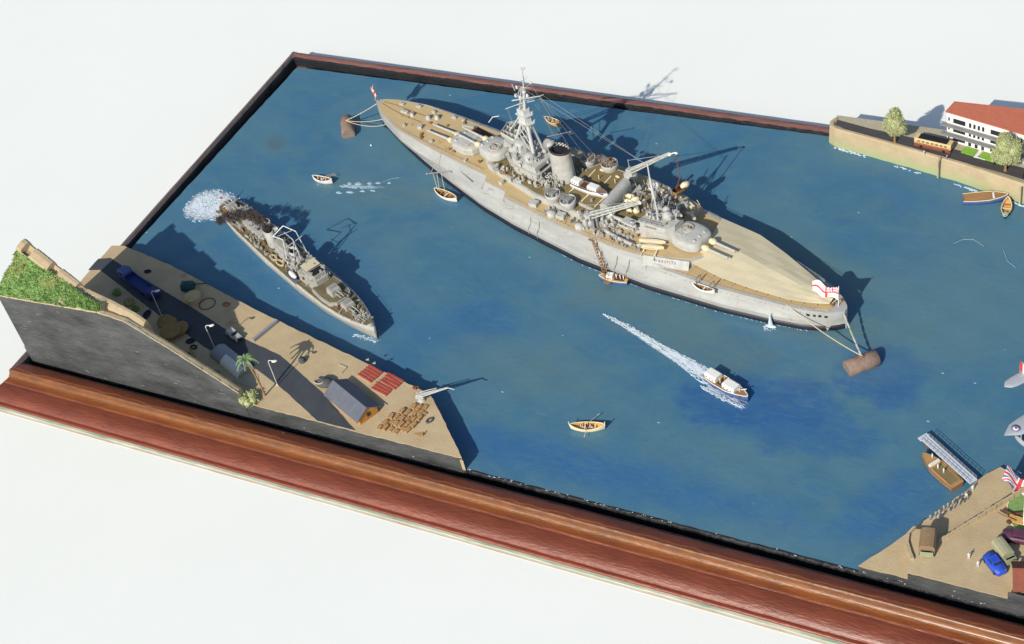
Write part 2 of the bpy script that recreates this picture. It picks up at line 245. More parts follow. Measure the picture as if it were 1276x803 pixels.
# ------------------------------------------------------------------ mesh builder
class MB:
    def __init__(s): s.v = []; s.f = []; s.sm = []; s.mi = []; s.T = None
    def add(s, vs, fs, smooth=False, mi=0):
        o = len(s.v)
        if s.T: vs = [tuple(s.T @ Vector(p)) for p in vs]
        s.v += [tuple(p) for p in vs]; s.f += [tuple(i+o for i in f) for f in fs]; s.sm += [smooth]*len(fs); s.mi += [mi]*len(fs); return s
    def box(s, c, sz, rz=0, top=(1, 1), mi=0, rx=0, ry=0):
        x, y, z = sz[0]/2, sz[1]/2, sz[2]/2; tx, ty = top
        p = [(-x, -y, -z), (x, -y, -z), (x, y, -z), (-x, y, -z), (-x*tx, -y*ty, z), (x*tx, -y*ty, z), (x*tx, y*ty, z), (-x*tx, y*ty, z)]
        E_ = Euler((rx, ry, rz)).to_matrix(); p = [tuple(Vector(c)+E_ @ Vector(q)) for q in p]
        return s.add(p, [(0, 3, 2, 1), (4, 5, 6, 7), (0, 1, 5, 4), (1, 2, 6, 5), (2, 3, 7, 6), (3, 0, 4, 7)], False, mi)
    def rings(s, rs, smooth=True, caps=True, closed=True, mi=0):
        n = len(rs[0]); vs = [p for r in rs for p in r]; fs = []
        for i in range(len(rs)-1):
            for j in range(n if closed else n-1):
                k = (j+1) % n; fs.append((i*n+j, i*n+k, (i+1)*n+k, (i+1)*n+j))
        s.add(vs, fs, smooth, mi)
        if caps: s.add(list(rs[0]), [tuple(range(n))[::-1]], False, mi); s.add(list(rs[-1]), [tuple(range(n))], False, mi)
        return s
    def tube(s, a, b, r0, r1=None, n=7, mi=0):
        r1 = r0 if r1 is None else r1; a = Vector(a); b = Vector(b); d = (b-a)
        if d.length < 1e-6: return s
        q = d.to_track_quat('Z', 'Y').to_matrix()
        mk = lambda c, r: [tuple(c+q @ Vector((r*math.cos(2*math.pi*i/n), r*math.sin(2*math.pi*i/n), 0))) for i in range(n)]
        return s.rings([mk(a, r0), mk(b, r1)], True, mi=mi)
    def path(s, pts, r, n=6, mi=0):
        for a, b in zip(pts, pts[1:]): s.tube(a, b, r, r, n, mi)
        return s
    def prism(s, out, z0, z1, top=1.0, c=None, mi=0, smooth=False):
        cx, cy = c or (sum(p[0] for p in out)/len(out), sum(p[1] for p in out)/len(out))
        return s.rings([[(x, y, z0) for x, y in out], [(cx+(x-cx)*top, cy+(y-cy)*top, z1) for x, y in out]], smooth, mi=mi)
    def lathe(s, prof, c=(0, 0, 0), n=20, sx=1, sy=1, rz=0, mi=0, smooth=True):
        co, si = math.cos(rz), math.sin(rz); rs = []
        for r, z in prof:
            ring = []
            for i in range(n):
                a = 2*math.pi*i/n; x, y = r*sx*math.cos(a), r*sy*math.sin(a); ring.append((c[0]+x*co-y*si, c[1]+x*si+y*co, c[2]+z))
            rs.append(ring)
        return s.rings(rs, smooth, mi=mi)
    def ell(s, c, r, n=10, m=6, rz=0, mi=0, jit=0, rnd=None):
        pr = [(max(.02, math.sin(math.pi*i/m)), -math.cos(math.pi*i/m)) for i in range(m+1)]
        co, si = math.cos(rz), math.sin(rz); rs = []
        for a_, z in pr:
            ring = []
            for i in range(n):
                a = 2*math.pi*i/n; k = 1+(rnd.uniform(-jit, jit) if rnd else 0); x, y = r[0]*a_*math.cos(a)*k, r[1]*a_*math.sin(a)*k
                ring.append((c[0]+x*co-y*si, c[1]+x*si+y*co, c[2]+z*r[2]*k))
            rs.append(ring)
        return s.rings(rs, True, mi=mi)
    def torus(s, c, R0, r, n=16, m=6, sx=1, sy=1, rz=0, mi=0):
        rs = []; co, si = math.cos(rz), math.sin(rz)
        for i in range(n+1):
            a = 2*math.pi*i/n; ring = []
            for j in range(m):
                b = 2*math.pi*j/m; q = R0+r*math.cos(b); x, y = q*sx*math.cos(a), q*sy*math.sin(a); ring.append((c[0]+x*co-y*si, c[1]+x*si+y*co, c[2]+r*math.sin(b)))
            rs.append(ring)
        return s.rings(rs, True, caps=False, mi=mi)
    def build(s, name, m, parent=None, loc=None, rz=0):
        me = bpy.data.meshes.new(name); me.from_pydata(s.v, [], s.f); me.update()
        ms = m if isinstance(m, (list, tuple)) else [m]
        for q in ms: me.materials.append(q)
        me.polygons.foreach_set('use_smooth', s.sm); me.polygons.foreach_set('material_index', [min(i, len(ms)-1) for i in s.mi])
        import bmesh
        bm = bmesh.new(); bm.from_mesh(me); bmesh.ops.recalc_face_normals(bm, faces=bm.faces); bm.to_mesh(me); bm.free()
        o = bpy.data.objects.new(name, me); COL.objects.link(o)
        if parent: o.parent = parent
        if loc: o.location = loc
        if rz: o.rotation_euler = (0, 0, rz)
        return o
def _wrap(fn):
    def f(s, *a, **k):
        d = getattr(s, '_d', 0)
        if d == 0: s.__dict__.setdefault('marks', []).append((len(s.v), len(s.f)))
        s._d = d+1; r = fn(s, *a, **k); s._d = d; return r
    return f
for _n in ('add', 'box', 'rings', 'tube', 'path', 'prism', 'lathe', 'ell', 'torus'): setattr(MB, _n, _wrap(getattr(MB, _n)))
def build_each(mb, name, m, parent=None):
    """every primitive of the builder becomes a part of its own"""
    mk = mb.marks+[(len(mb.v), len(mb.f))]; out = []
    for (v0, f0), (v1, f1) in zip(mk, mk[1:]):
        q = MB(); q.v = mb.v[v0:v1]; q.f = [tuple(i-v0 for i in f) for f in mb.f[f0:f1]]; q.sm = mb.sm[f0:f1]; q.mi = mb.mi[f0:f1]; out.append(q.build(name, m, parent))
    return out
def tag(o, label, cat, group=None):
    o['label'] = label; o['category'] = cat
    if group: o['group'] = group
    return o
def thing(name, label, cat, loc=(0, 0, 0), rz=0, group=None):
    o = bpy.data.objects.new(name, None); o.empty_display_size = 0.3; COL.objects.link(o); o.location = loc; o.rotation_euler = (0, 0, rz)
    return tag(o, label, cat, group)
def struct(o, kind='structure'): o['kind'] = kind; return o
def copy_thing(src, loc, rz, label, group=None):
    c = src.copy(); COL.objects.link(c); c.location = loc; c.rotation_euler = (0, 0, rz); c['label'] = label
    if group: c['group'] = group
    for ch in src.children:
        d = ch.copy(); COL.objects.link(d); d.parent = c
        for g in ch.children:
            e = g.copy(); COL.objects.link(e); e.parent = d
    return c
def interp(t, x):
    if x <= t[0][0]: return t[0][1]
    for (a, p), (b, q) in zip(t, t[1:]):
        if x <= b: return p+(q-p)*(x-a)/(b-a)
    return t[-1][1]
def text_on(string, size, mat_, parent, M4, name='lettering', ext=0.004):
    cu = bpy.data.curves.new(name, 'FONT'); cu.body = string; cu.size = size; cu.extrude = ext; cu.align_x = 'CENTER'; cu.align_y = 'CENTER'; cu.resolution_u = 2
    o = bpy.data.objects.new(name, cu); COL.objects.link(o); dg = bpy.context.evaluated_depsgraph_get(); dg.update()
    me = bpy.data.meshes.new_from_object(o.evaluated_get(dg)); bpy.data.objects.remove(o); me.transform(M4); me.materials.clear(); me.materials.append(mat_)
    q = bpy.data.objects.new(name, me); COL.objects.link(q); q.parent = parent; return q

# ------------------------------------------------------------------ table, display base, sea
t_ = MB().add([(-260, -200, 0), (300, -200, 0), (300, 260, 0), (-260, 260, 0)], [(0, 1, 2, 3)]).build('tabletop', M_table, loc=(0, 0, -.75)); struct(t_)
XE, YF = 56.0, 24.31
base = thing('display_base', 'polished red mahogany display base with a deep moulded front edge and black inner rebate', 'display base', (0, 0, 0))
def rail(prof, sx0, sx1, name, a, b, inward, M, seg=40):
    """a,b ridge corners; prof (offset outward, z); corner scales mitre the ends"""
    rs = []; ax, ay = a; bx, by = b; L_ = math.hypot(bx-ax, by-ay); ux, uy = (bx-ax)/L_, (by-ay)/L_; ox, oy = -inward[0], -inward[1]
    rnd = random.Random(len(name))
    for i in range(seg+1):
        t = i/seg; ring = []
        for d, z in prof:
            ext = -d*sx0*(1-t)+d*sx1*t if True else 0
            e0 = -d*sx0 if i == 0 else (d*sx1 if i == seg else 0)
            jx = 0 if i in (0, seg) else rnd.uniform(-.012, .012)
            ring.append((ax+ux*(t*L_+e0)+ox*d, ay+uy*(t*L_+e0)+oy*d, z+jx*.5))
        rs.append(ring)
    mb = MB(); mb.rings(rs, True); return mb.build(name, M, base)
front = [(-.56, -.74), (-.56, .06), (-.5, .09), (-.12, .115), (-.03, .12), (.02, .105), (.055, .05), (.075, -.03), (.11, -.12), (.17, -.185), (.27, -.215), (.40, -.225), (.50, -.215), (.515, -.245), (.56, -.235), (.70, -.235), (.88, -.26), (1.05, -.31), (1.18, -.375), (1.28, -.45), (1.33, -.50), (1.345, -.535), (1.40, -.52), (1.47, -.53), (1.52, -.565), (1.53, -.61), (1.50, -.65), (1.44, -.67), (1.40, -.705)]
r_ = rail(front, .24, 0, 'front_rail', (0, 0), (XE, 0), (0, 1), M_wood, 60); r_['label'] = 'wide glossy mahogany moulding with white paint flecks'
leftp = [(-.30, -.74), (-.30, .06), (-.26, .10), (-.03, .12), (0, .09)]+[(d*.24, z) for d, z in front[6:]]
rail(leftp, 0, 0, 'side_rail', (0, YF), (0, 0), (1, 0), M_woody, 40)
backp = [(-.50, -.74), (-.50, -.1), (-.48, .04), (-.40, .09), (-.05, .12), (0, .09), (.02, -.1), (.04, -.74)]
br = rail(backp, 0, 0, 'back_rail', (XE, YF), (0, YF), (0, -1), M_woodb, 60)
MB().box((XE/2-.22, -0.63, -.715), (XE+.0, 1.92, 0.04)).build('felt_strip', M_felt, base)
MB().box((XE/2-.22, -0.68, -.742), (XE+.0, 2.06, 0.014)).build('base_board', M_edge, base)
MB().box((XE/2, 12.1, -.70), (XE-.1, 23.4, 0.1)).build('rebate_floor', M_trough, base)
# inner black liners of the rebate (rough black paint over the inner edge of the back rail)
rnd = random.Random(5); mb = MB()
N = 220; up = []; lo = []
for i in range(N+1):
    x = .32+(XE-.5)*i/N; up.append((x, YF-.40+rnd.uniform(-.03, .03), .098)); lo.append((x, YF-.505, -.4))
mid = [(x, YF-.505, .055) for x, _, _ in up]
for A, B in ((up, mid), (mid, lo)):
    mb.add(A+B, [(i, i+1, N+2+i, N+1+i) for i in range(N)])
mb.build('inner_edge', M_blackb, base)
mb = MB(); N = 120; a_ = [(.18+rnd.uniform(-.03, .03), .6+(YF-1.1)*i/N, .126) for i in range(N+1)]; b_ = [(.31, p[1], .07) for p in a_]; c_ = [(.31, p[1], -.3) for p in a_]
for A, B in ((a_, b_), (b_, c_)): mb.add(A+B, [(i, i+1, N+2+i, N+1+i) for i in range(N)])
mb.build('inner_edge', M_black, base)
mb = MB(); a_ = [(x, .50+rnd.uniform(-.03, .02), .101) for x in [.3+(XE-.5)*i/N for i in range(N+1)]]; b_ = [(p[0], .565, .072) for p in a_]; c_ = [(p[0], .565, -.3) for p in a_]
for A, B in ((a_, b_), (b_, c_)): mb.add(A+B, [(i, i+1, N+2+i, N+1+i) for i in range(N)])
mb.build('inner_edge', M_trough, base)

# the sea: top sheet on a black sided board with slightly ragged edges
def water_sheet():
    rnd = random.Random(3); NX, NY = 150, 60; vs = []; fs = []
    for j in range(NY+1):
        for i in range(NX+1):
            u, v = i/NX, j/NY; x0 = .40+.5*v; x = x0+(XE-.4-x0)*u
            yb = 23.2+.58*min(1, x/29.5); y = 1.08+(yb-1.08)*v
            if i == 0: x += rnd.uniform(-.02, .02)
            if j in (0, NY): y += rnd.uniform(-.02, .02)
            z = 0.018*math.sin(x*2.1+y*.7)*math.sin(y*2.9-x*.5)*(0 if i in (0, NX) or j in (0, NY) else 1)
            vs.append((x, y, z))
    for j in range(NY):
        for i in range(NX): a = j*(NX+1)+i; fs.append((a, a+1, a+NX+2, a+NX+1))
    o = MB().add(vs, fs, True).build('water', M_water); return o
struct(water_sheet())
mb = MB(); mb.prism([(.40, 1.085), (XE-.4, 1.085), (XE-.4, 23.77), (29.5, 23.77), (.9, 23.19)], -.65, -.03)
mb.build('sea_board', M_blackb, base)

rnd = random.Random(19)
for (x0, x1, ya, zt, nm) in ((.45, 22.3, .945, -.22, 'black_ledge'), (22.3, XE-.5, 1.03, -.10, 'black_ledge')):
    rs = []; nn_ = int((x1-x0)/.12)
    for i in range(nn_+1):
        x = x0+(x1-x0)*i/nn_; j = rnd.uniform(-.035, .035); k = rnd.uniform(-.03, .03); rs.append([(x, ya+j, -.66), (x, ya+j, zt-.05+k), (x, ya+.04+j, zt+k), (x, 1.10, zt+.02+k*.5), (x, 1.10, -.66)])
    MB().rings(rs, False).build(nm, M_blackb, base)
mb = MB()
for _ in range(170):
    x = rnd.uniform(.6, XE-1); 
    if rnd.random() < .6: x = 4+abs(rnd.gauss(0, 1))*14
    if x > XE-1: continue
    l = rnd.uniform(.02, .09); mb.box((x, 1.065+rnd.uniform(-.06, .01), rnd.uniform(-.04, .012)), (l, rnd.uniform(.01, .03), .012), rz=rnd.uniform(-.3, .3))
o = mb.build('paint_scuff', M_jetty, base); o['kind'] = 'stuff'

# ------------------------------------------------------------------ left quay and headland
QZ = .66; QS = (.08, -.09)
rnd = random.Random(11)
def densify(pts, step=.25, jit=.02, r=rnd, fixed=()):
    out = []
    for i, (a, b) in enumerate(zip(pts, pts[1:]+pts[:1])):
        n = max(1, int(math.hypot(b[0]-a[0], b[1]-a[1])/step)); j = 0 if i in fixed else jit
        for k in range(n):
            t = k/n; out.append((a[0]+(b[0]-a[0])*t+(r.uniform(-j, j) if k else 0), a[1]+(b[1]-a[1])*t+(r.uniform(-j, j) if k else 0)))
    return out
quay = thing('harbour_quay', 'sand coloured wharf with black painted sides in the front left corner', 'quay', (0, 0, 0))
qo = [(.30, 1.0), (22.1, 1.0), (22.38, 1.03), (19.83, 3.46), (19.48, 3.69), (15.83, 4.53), (10.13, 5.83), (8.08, 6.33), (3.73, 7.46), (.83, 7.96), (.18, 7.81)]
qd = densify(qo)
MB().prism(qd, -.6, QZ-.03).build('quay_side', M_black, quay)
def top_sheet(out, z, name, M, parent, thick=.035, inset=0):
    return MB().prism(out, z-thick, z).build(name, M, parent)
top_sheet(qd, QZ, 'quay_top', M_sand, quay)
MB().prism([(22.26, 1.02), (22.37, 1.04), (22.43, .99), (22.34, .975)], -.02, .55).build('corner_chip', M_cliff, quay)
struct(MB().prism(densify([(.12, 6.85), (.12, 6.05), (.7, 6.22), (2.53, 5.51), (4.65, 4.69), (6.84, 3.94), (9.41, 3.05), (11.7, 2.80), (13.66, 2.03), (15.76, 1.03), (17.56, 1.04), (15.01, 2.52), (13.5, 3.22), (12.22, 3.81), (10.05, 4.25), (9.11, 4.45), (6.59, 5.28), (3.68, 6.12), (.66, 7.05)], .2, .012), QZ+.001, QZ+.012).build('road', M_road))
# painted wet edge along the quay bottom
# headland: black cut face, sand back slope
prof = [(.42, 3.80), (2.34, 3.93), (4.27, 4.09), (6.1, 4.25), (6.86, 4.17), (7.51, 4.06), (8.3, 3.63), (9.24, 3.10), (10.28, 2.44), (11.28, 1.83), (12.15, 1.25), (12.22, .68)]
yback = [(0, 3.95), (3, 3.3), (5, 2.6), (6.5, 2.1), (8, 1.75), (10, 1.45), (12.3, 1.15)]
head = thing('headland', 'tall headland with a black cut face and sand coloured back slope, left of the quay', 'headland', (0, 0, 0))
vs = []; fs = []; xs = [.42+(12.22-.42)*i/90 for i in range(91)]
for x in xs:
    h = interp(prof, x)+rnd.uniform(-.02, .02); yb = interp(yback, x); yt = 0.965
    ring = [(x, 0.965, -.5), (x, 0.965, h-.03), (x, .98, h)]
    wall_y = 2.95-(x-.42)*.315
    if x < 6.2: ring += [(x, max(1.2, wall_y), h+(.85-(x-.42)*.11)), (x, max(1.35, wall_y)+.35, h+.75-(x-.42)*.1)]
    else: ring += [(x, 1.16, h-.01), (x, 1.26, h-.06)]
    ring += [(x, yb, QZ+.02), (x, yb, -.4)]
    vs += ring
K = 7
mi = []
mb = MB()
for i in range(90):
    for k in range(K-1):
        a = i*K+k; fs.append((a, a+K, a+K+1, a+1))
for k, f in enumerate(fs): pass
mb.v = vs; mb.f = fs+[tuple(range(K)), tuple(range(90*K, 91*K))[::-1]]; mb.sm = [False]*len(mb.f); mb.mi = [0 if (i % (K-1)) == 0 else 1 for i in range(len(fs))]+[0, 0]
mb.build('cliff', [M_black, M_cliff], head)
# moss-covered slope between the cut face and the bastion wall
mb = MB(); nx, ny = 70, 22; vs = []; fs = []
from mathutils import noise as MN
for i in range(nx+1):
    x = .40+5.85*i/nx; y0 = 0.955; y1 = max(1.2, 2.95-(x-.42)*.315); h = interp(prof, x)
    for j in range(ny+1):
        v = j/ny; y = y0+(y1-y0)*v; z = h+(.86-(x-.42)*.115)*v; f = min(1, 8*min(v+.05, 1-v)) if j not in (0,) else .2
        z += .11+.13*f*MN.noise(Vector((x*1.3, y*1.3, 2)))+.11*f*MN.noise(Vector((x*4, y*4, 7)))+.05*MN.noise(Vector((x*11, y*11, 3)))
        vs.append((x, y, z))
for i in range(nx):
    for j in range(ny): a = i*(ny+1)+j; fs.append((a, a+1, a+ny+2, a+ny+1))
mb.add(vs, fs, False)
def tuft(mb, p, s, rnd, mi=0, n=5):
    for _ in range(n):
        d = Vector((rnd.uniform(-1, 1), rnd.uniform(-1, 1), rnd.uniform(-.2, 1))).normalized(); e = d.cross(Vector((rnd.uniform(-1, 1), rnd.uniform(-1, 1), rnd.uniform(-1, 1)))).normalized()
        c = Vector(p)+d*s*.5; a = c-e*s*.35; b = c+e*s*.35; t = c+d*s*.7
        mb.add([tuple(Vector(p)-e*s*.15), tuple(a), tuple(t), tuple(b)], [(0, 1, 2, 3)], False, mi)
for _ in range(7000):
    k = rnd.randrange(len(vs)); p = vs[k]; ol = .35*MN.noise(Vector((p[0]*2.5+5.3, p[1]*2.5, 1)))+max(0, 1-math.hypot((p[0]-.7)/.9, (p[1]-2.2)/.8))+max(0, .8-math.hypot((p[0]-3.0)/.9, (p[1]-1.75)/.4)) > .22
    tuft(mb, (p[0]+rnd.uniform(-.04, .04), p[1]+rnd.uniform(-.03, .03), p[2]-.01), rnd.uniform(.025, .06), rnd, 1 if ol else 0, 3)
o = mb.build('moss_ground_cover', [M_moss, M_mossy]); struct(o, 'stuff'); tag(o, 'bright green moss scrub with olive patches covering the headland slope', 'ground cover')
# bastion wall with three splayed embrasures
bw = thing('bastion_wall', 'sand coloured fort parapet with three notched embrasures along the headland', 'wall', (0, 0, 0))
mb = MB(); WT = [(.46, 5.02), (5.0, 4.58), (6.4, 4.36), (7.6, 4.06), (8.15, 3.75)]
def wy(x): return 2.86-.3145*(x-.46) if x < 5 else 1.43-.075*(x-5)
notch = [.80, 2.62, 4.45]; nw = (.44, .46, .46)
ss = sorted(set([.46+i*.1 for i in range(77)]+[q for n_, w_ in zip(notch, nw) for q in (n_, n_+.002, n_+w_, n_+w_+.14)]))
rs = []
for x_ in ss:
    d = 0
    for n_, w2 in zip(notch, nw):
        if n_ < x_ <= n_+w2: d = .30 if n_ < 6 else .22
        elif n_+w2 < x_ < n_+w2+.1: d = .14
    h = interp(WT, x_)+rnd.uniform(-.012, .012); w_ = .60-.03*x_; nx_, ny_ = (.300, .954) if x_ < 5 else (.07, .99)
    P4 = [(0, h-.9), (0, h-.16), (.05, h-.10-d*.6), (w_*.55, h-d), (w_*.85, h+.01-d*.5), (w_, h-.06-d*.42), (w_+.12, h-1.2), (w_+.5, h-2.6)]
    rs.append([(x_+nx_*q, wy(x_)+ny_*q, z) for q, z in P4])
mb.rings(rs, False); mb.build('parapet', M_cliff, bw)
mb = MB(); rs = []
for i in range(60):
    x = 7.4+4.75*i/59; h = interp(prof, x); k = rnd.uniform(-.015, .015); t = .05+(.12 if 7.5 < x < 8.2 else 0)
    rs.append([(x, .955, h-.04+k), (x, .955, h+.012+k), (x, .96+t*.5, h+.015+k), (x, 1.0+t*.5, h-.10)])
mb.rings(rs, False); mb.build('path_edge', M_stone, bw)
mb = MB()
for _ in range(46):
    x = rnd.uniform(.6, 11.5); z = rnd.uniform(-.1, max(.1, interp(prof, x)-.3)); l = rnd.uniform(.02, .5)*rnd.random(); mb.box((x, .958, z), (l, .006, rnd.uniform(.006, .018)), ry=rnd.uniform(-.12, .12))
o_ = mb.build('paint_scuff', M_tin, head); o_['kind'] = 'stuff'

_before = set(bpy.data.objects)
# ------------------------------------------------------------------ vegetation
def leaf_cloud(mb, c, r, n, s, rnd, mi=0):
    for _ in range(n):
        while True:
            d = Vector((rnd.uniform(-1, 1), rnd.uniform(-1, 1), rnd.uniform(-1, 1)))
            if .2 < d.length < 1: break
        d.normalize(); k = rnd.uniform(.82, 1.06); lump = 1+.16*MN.noise(d*2.3+Vector(c))
        p = Vector((c[0]+d.x*r[0]*k*lump, c[1]+d.y*r[1]*k*lump, c[2]+d.z*r[2]*k*lump)); tuft(mb, p, s*rnd.uniform(.6, 1.3), rnd, mi, 2)
def tree(loc, H, cw, lumps, label, seed):
    r = random.Random(seed); t = thing('sponge_tree', label, 'tree', loc, 0)
    mb = MB(); mb.lathe([(.09, -.02), (.055, .1), (.045, H*.3), (.03, H*.55)], n=8)
    for k in range(4):
        a = k*1.7+seed; mb.tube((0, 0, H*.22), (.28*math.cos(a), .28*math.sin(a), H*.5), .025, .012, 5)
    mb.build('trunk', M_brown, t)
    mb = MB()
    for (x, y, z, rx, rz) in lumps:
        c = (x*cw, y*cw, z*H); rr = (rx*cw, rx*cw, rz*H)
        mb.ell(c, (rr[0]*.86, rr[1]*.86, rr[2]*.86), 14, 9, jit=.10, rnd=r)
        leaf_cloud(mb, c, rr, 800, .055, r)
    mb.build('crown', M_tree, t); return t
tree((32.75, 22.95, .86), 1.85, 1.0, [(0, 0, .60, .40, .27), (-.22, .05, .48, .30, .17), (.22, -.02, .46, .30, .17), (.02, 0, .82, .24, .18), (.3, .1, .36, .14, .10), (-.02, -.1, .4, .25, .12)], 'round pale green tree standing left of the bus on the far esplanade', 4)
tree((37.68, 22.15, .86), 1.95, 1.12, [(-.05, 0, .70, .32, .26), (.25, .05, .60, .30, .23), (-.3, .0, .40, .24, .17), (.02, -.08, .42, .34, .17), (.3, 0, .38, .20, .15), (-.12, 0, .88, .16, .12)], 'pale green tree with an uneven crown in front of the white house', 9)

palm = thing('palm_tree', 'palm tree with a tall bent trunk and star of grey green fronds', 'tree', (12.78, 1.70, QZ))
tp = [(0, 0, -.01), (-.03, .0, .6), (-.12, 0, 1.3), (-.26, 0, 2.02)]
mb = MB()
for a, b in zip(tp, tp[1:]): mb.tube(a, b, .045, .038, 7)
mb.build('trunk', M_brown, palm)
mb = MB()
for k in range(9):
    a = k*2*math.pi/9+.25; L_ = .46 if k % 2 else .54; pts = []
    for i in range(7):
        t = i/6; rr = L_*t; z = 2.02+.20*math.sin(t*2.4)-.28*t*t; pts.append((tp[-1][0]+rr*math.cos(a), rr*math.sin(a), z, .10*math.sin(min(1, t*1.25+.12)*math.pi*.92)+.012))
    px, py = -math.sin(a), math.cos(a); rs = []
    for x, y, z, w_ in pts: rs.append([(x-px*w_, y-py*w_, z-.04), (x, y, z+.02), (x+px*w_, y+py*w_, z-.04), (x, y, z-.01)])
    mb.rings(rs, False)
mb.ell((tp[-1][0], 0, 2.02), (.07, .07, .07), 8, 5)
mb.build('fronds', M_leaf, palm)
def bush(loc, r, label, M, n=140, seed=1, g=None):
    rr = random.Random(seed); mb = MB()
    for k in range(5):
        a = k*1.3; c = (r*.45*math.cos(a), r*.45*math.sin(a), r*.3+.05*(k % 2)); mb.ell(c, (r*.42, r*.42, r*.36), 9, 6, jit=.12, rnd=rr); leaf_cloud(mb, c, (r*.5, r*.5, r*.42), n//5, .07, rr)
    return tag(mb.build('bush', M, loc=loc), label, 'bush', g)
bush((12.30, 1.22, QZ), .46, 'bright pale green bush at the front edge below the palm', M_lime, 260, 2)
bush((2.48, 5.15, QZ), .22, 'small green bush nearest the lorry cab in shadow', M_moss, 80, 3)
bush((3.45, 4.78, QZ), .27, 'low spreading olive bush between lorry and dark oval hatch', M_mossy, 90, 4)
bush((4.0, 4.52, QZ), .2, 'small olive green bush next to the dark oval hatch', M_moss, 70, 5)
bush((8.25, 2.72, QZ), .26, 'dusty green bush between the small dark rings and the tin hut', M_mossy, 90, 6)
bush((10.05, 2.05, QZ), .24, 'dark green bush just in front of the tin hut', M_moss, 90, 7)

# ------------------------------------------------------------------ quay things
def lamp(loc, h, rz, label):
    t = thing('street_lamp', label, 'street lamp', loc, rz, 'curled white street lamps along the quay road')
    mb = MB(); mb.tube((0, 0, -.02), (0, 0, h), .022, .02, 6); mb.lathe([(.05, -.01), (.045, .04), (.02, .06)], n=8)
    mb.build('pole', M_mast, t)
    mb = MB(); pts = [(0, 0, h)]+[(.09-.09*math.cos(a), 0, h+.09*math.sin(a)) for a in (.5, 1.0, 1.5, 2.0)]+[(.2, 0, h+.07), (.28, 0, h+.07)]; mb.path(pts, .02, 6)
    mb.build('arm', M_white, t)
    mb = MB(); mb.ell((.28, 0, h+.05), (.12, .075, .03), 12, 6, rz=.3); mb.build('lamp_shade', M_white, t); return t
l1 = lamp((5.45, 4.52, QZ), 1.38, .55, 'curled white street lamp beside the blue lorry')
l2 = copy_thing(l1, (9.15, 3.36, QZ), .5, 'curled white street lamp between the pale jeep and tin hut')
l3 = copy_thing(l1, (12.98, 2.36, QZ), .25, 'curled street lamp standing beside the palm trunk')

def wheels(mb, xs, yw, r=.07, w_=.05):
    for x in xs:
        for s in (-1, 1): mb.tube((x, s*yw-w_/2, r), (x, s*yw+w_/2, r), r, r, 12)
def wheel_parts(t, xs, yw, r=.07, w_=.06, M=None):
    for x in xs:
        for s in (-1, 1):
            mb = MB(); mb.tube((x, s*yw-w_/2, r), (x, s*yw+w_/2, r), r, r, 12); mb.build('wheel', M_dark, t)
def rounded_body(mb, x0, x1, hw, z0, z1, chop=.3, n=6, mi=0):
    out = []
    rs = []
    for x, k in ((x0, .86), (x0+.04, .97), ((x0+x1)/2, 1), (x1-.04, .97), (x1, .86)):
        w_ = hw*k; h = (z1-z0); rs.append([(x, -w_, z0), (x, -w_, z0+h*(1-chop)), (x, -w_*(1-chop*.8), z1*k+z0*(1-k)), (x, w_*(1-chop*.8), z1*k+z0*(1-k)), (x, w_, z0+h*(1-chop)), (x, w_, z0)])
    mb.rings(rs, False, mi=mi)
ang = math.atan2(5.25-6.35, 4.9-2.0)
lo = thing('flatbed_lorry', 'long dark blue flatbed lorry on the shaded quay road', 'lorry', (3.35, 5.83, QZ+.012), ang)
mb = MB(); rounded_body(mb, -1.45, -.85, .26, .08, .50, .25); mb.build('cab', M_blue, lo)
mb = MB(); mb.box((-1.12, 0, .40), (.3, .535, .1)); mb.build('window', M_glass, lo)
mb = MB(); mb.box((.25, 0, .16), (2.2, .50, .07)); mb.box((.25, .25, .24), (2.2, .03, .14)); mb.box((.25, -.25, .24), (2.2, .03, .14)); mb.box((-.84, 0, .26), (.03, .5, .2)); mb.build('bed', M_navy, lo)
mb = MB(); rounded_body(mb, .95, 1.42, .22, .21, .50, .35); mb.build('load', M_navy, lo)
wheel_parts(lo, (-1.2, .5, 1.1), .24, .085)
je = thing('pale_jeep', 'small pale greenish open car on the quay road by the middle lamp', 'car', (9.55, 4.30, QZ+.012), math.atan2(-.42, 1)+0.03)
mb = MB(); mb.box((0, 0, .13), (.80, .34, .13), top=(.97, .95)); mb.box((-.16, 0, .25), (.40, .32, .13), top=(.88, .9)); mb.box((.27, 0, .22), (.24, .28, .06), top=(.8, .9)); mb.build('body', M_lgrey, je)
mb = MB(); mb.box((.075, 0, .25), (.02, .27, .09), ry=-.3); mb.box((.42, 0, .13), (.02, .22, .07)); mb.build('window', M_glass, je)
wheel_parts(je, (-.25, .26), .17, .07)
# coastal gun
g = thing('coastal_gun', 'dark teal shielded gun pointing across the water at the wharf edge', 'gun', (5.62, 6.40, QZ), .30)
mb = MB(); rounded_body(mb, -.28, .30, .22, .0, .34, .5); mb.ell((0, 0, .27), (.17, .15, .12), 10, 6); mb.build('shield', M_teal, g)
MB().tube((.2, 0, .24), (.95, -.02, .27), .035, .022, 8).build('barrel', M_teal, g)
MB().lathe([(.30, -.01), (.30, .03), (.26, .035)], n=18).build('base_plate', M_teal, g)
# drum platform + ring
d = thing('round_drum', 'tan round topped drum beside the teal gun', 'drum', (6.36, 5.78, QZ))
MB().lathe([(.33, -.01), (.33, .20), (.29, .22), (.05, .22)], n=28).build('drum_side', M_cliff, d)
MB().lathe([(.375, .22), (.385, .26), (.375, .29), (.03, .30)], n=30).build('lid', M_tan, d)
tag(MB().torus((0, 0, .012), .36, .022, 30, 6).build('ring_track', M_dbrown, loc=(7.1, 5.75, QZ)), 'thin dark ring lying on the sand beside the tan drum', 'ring')
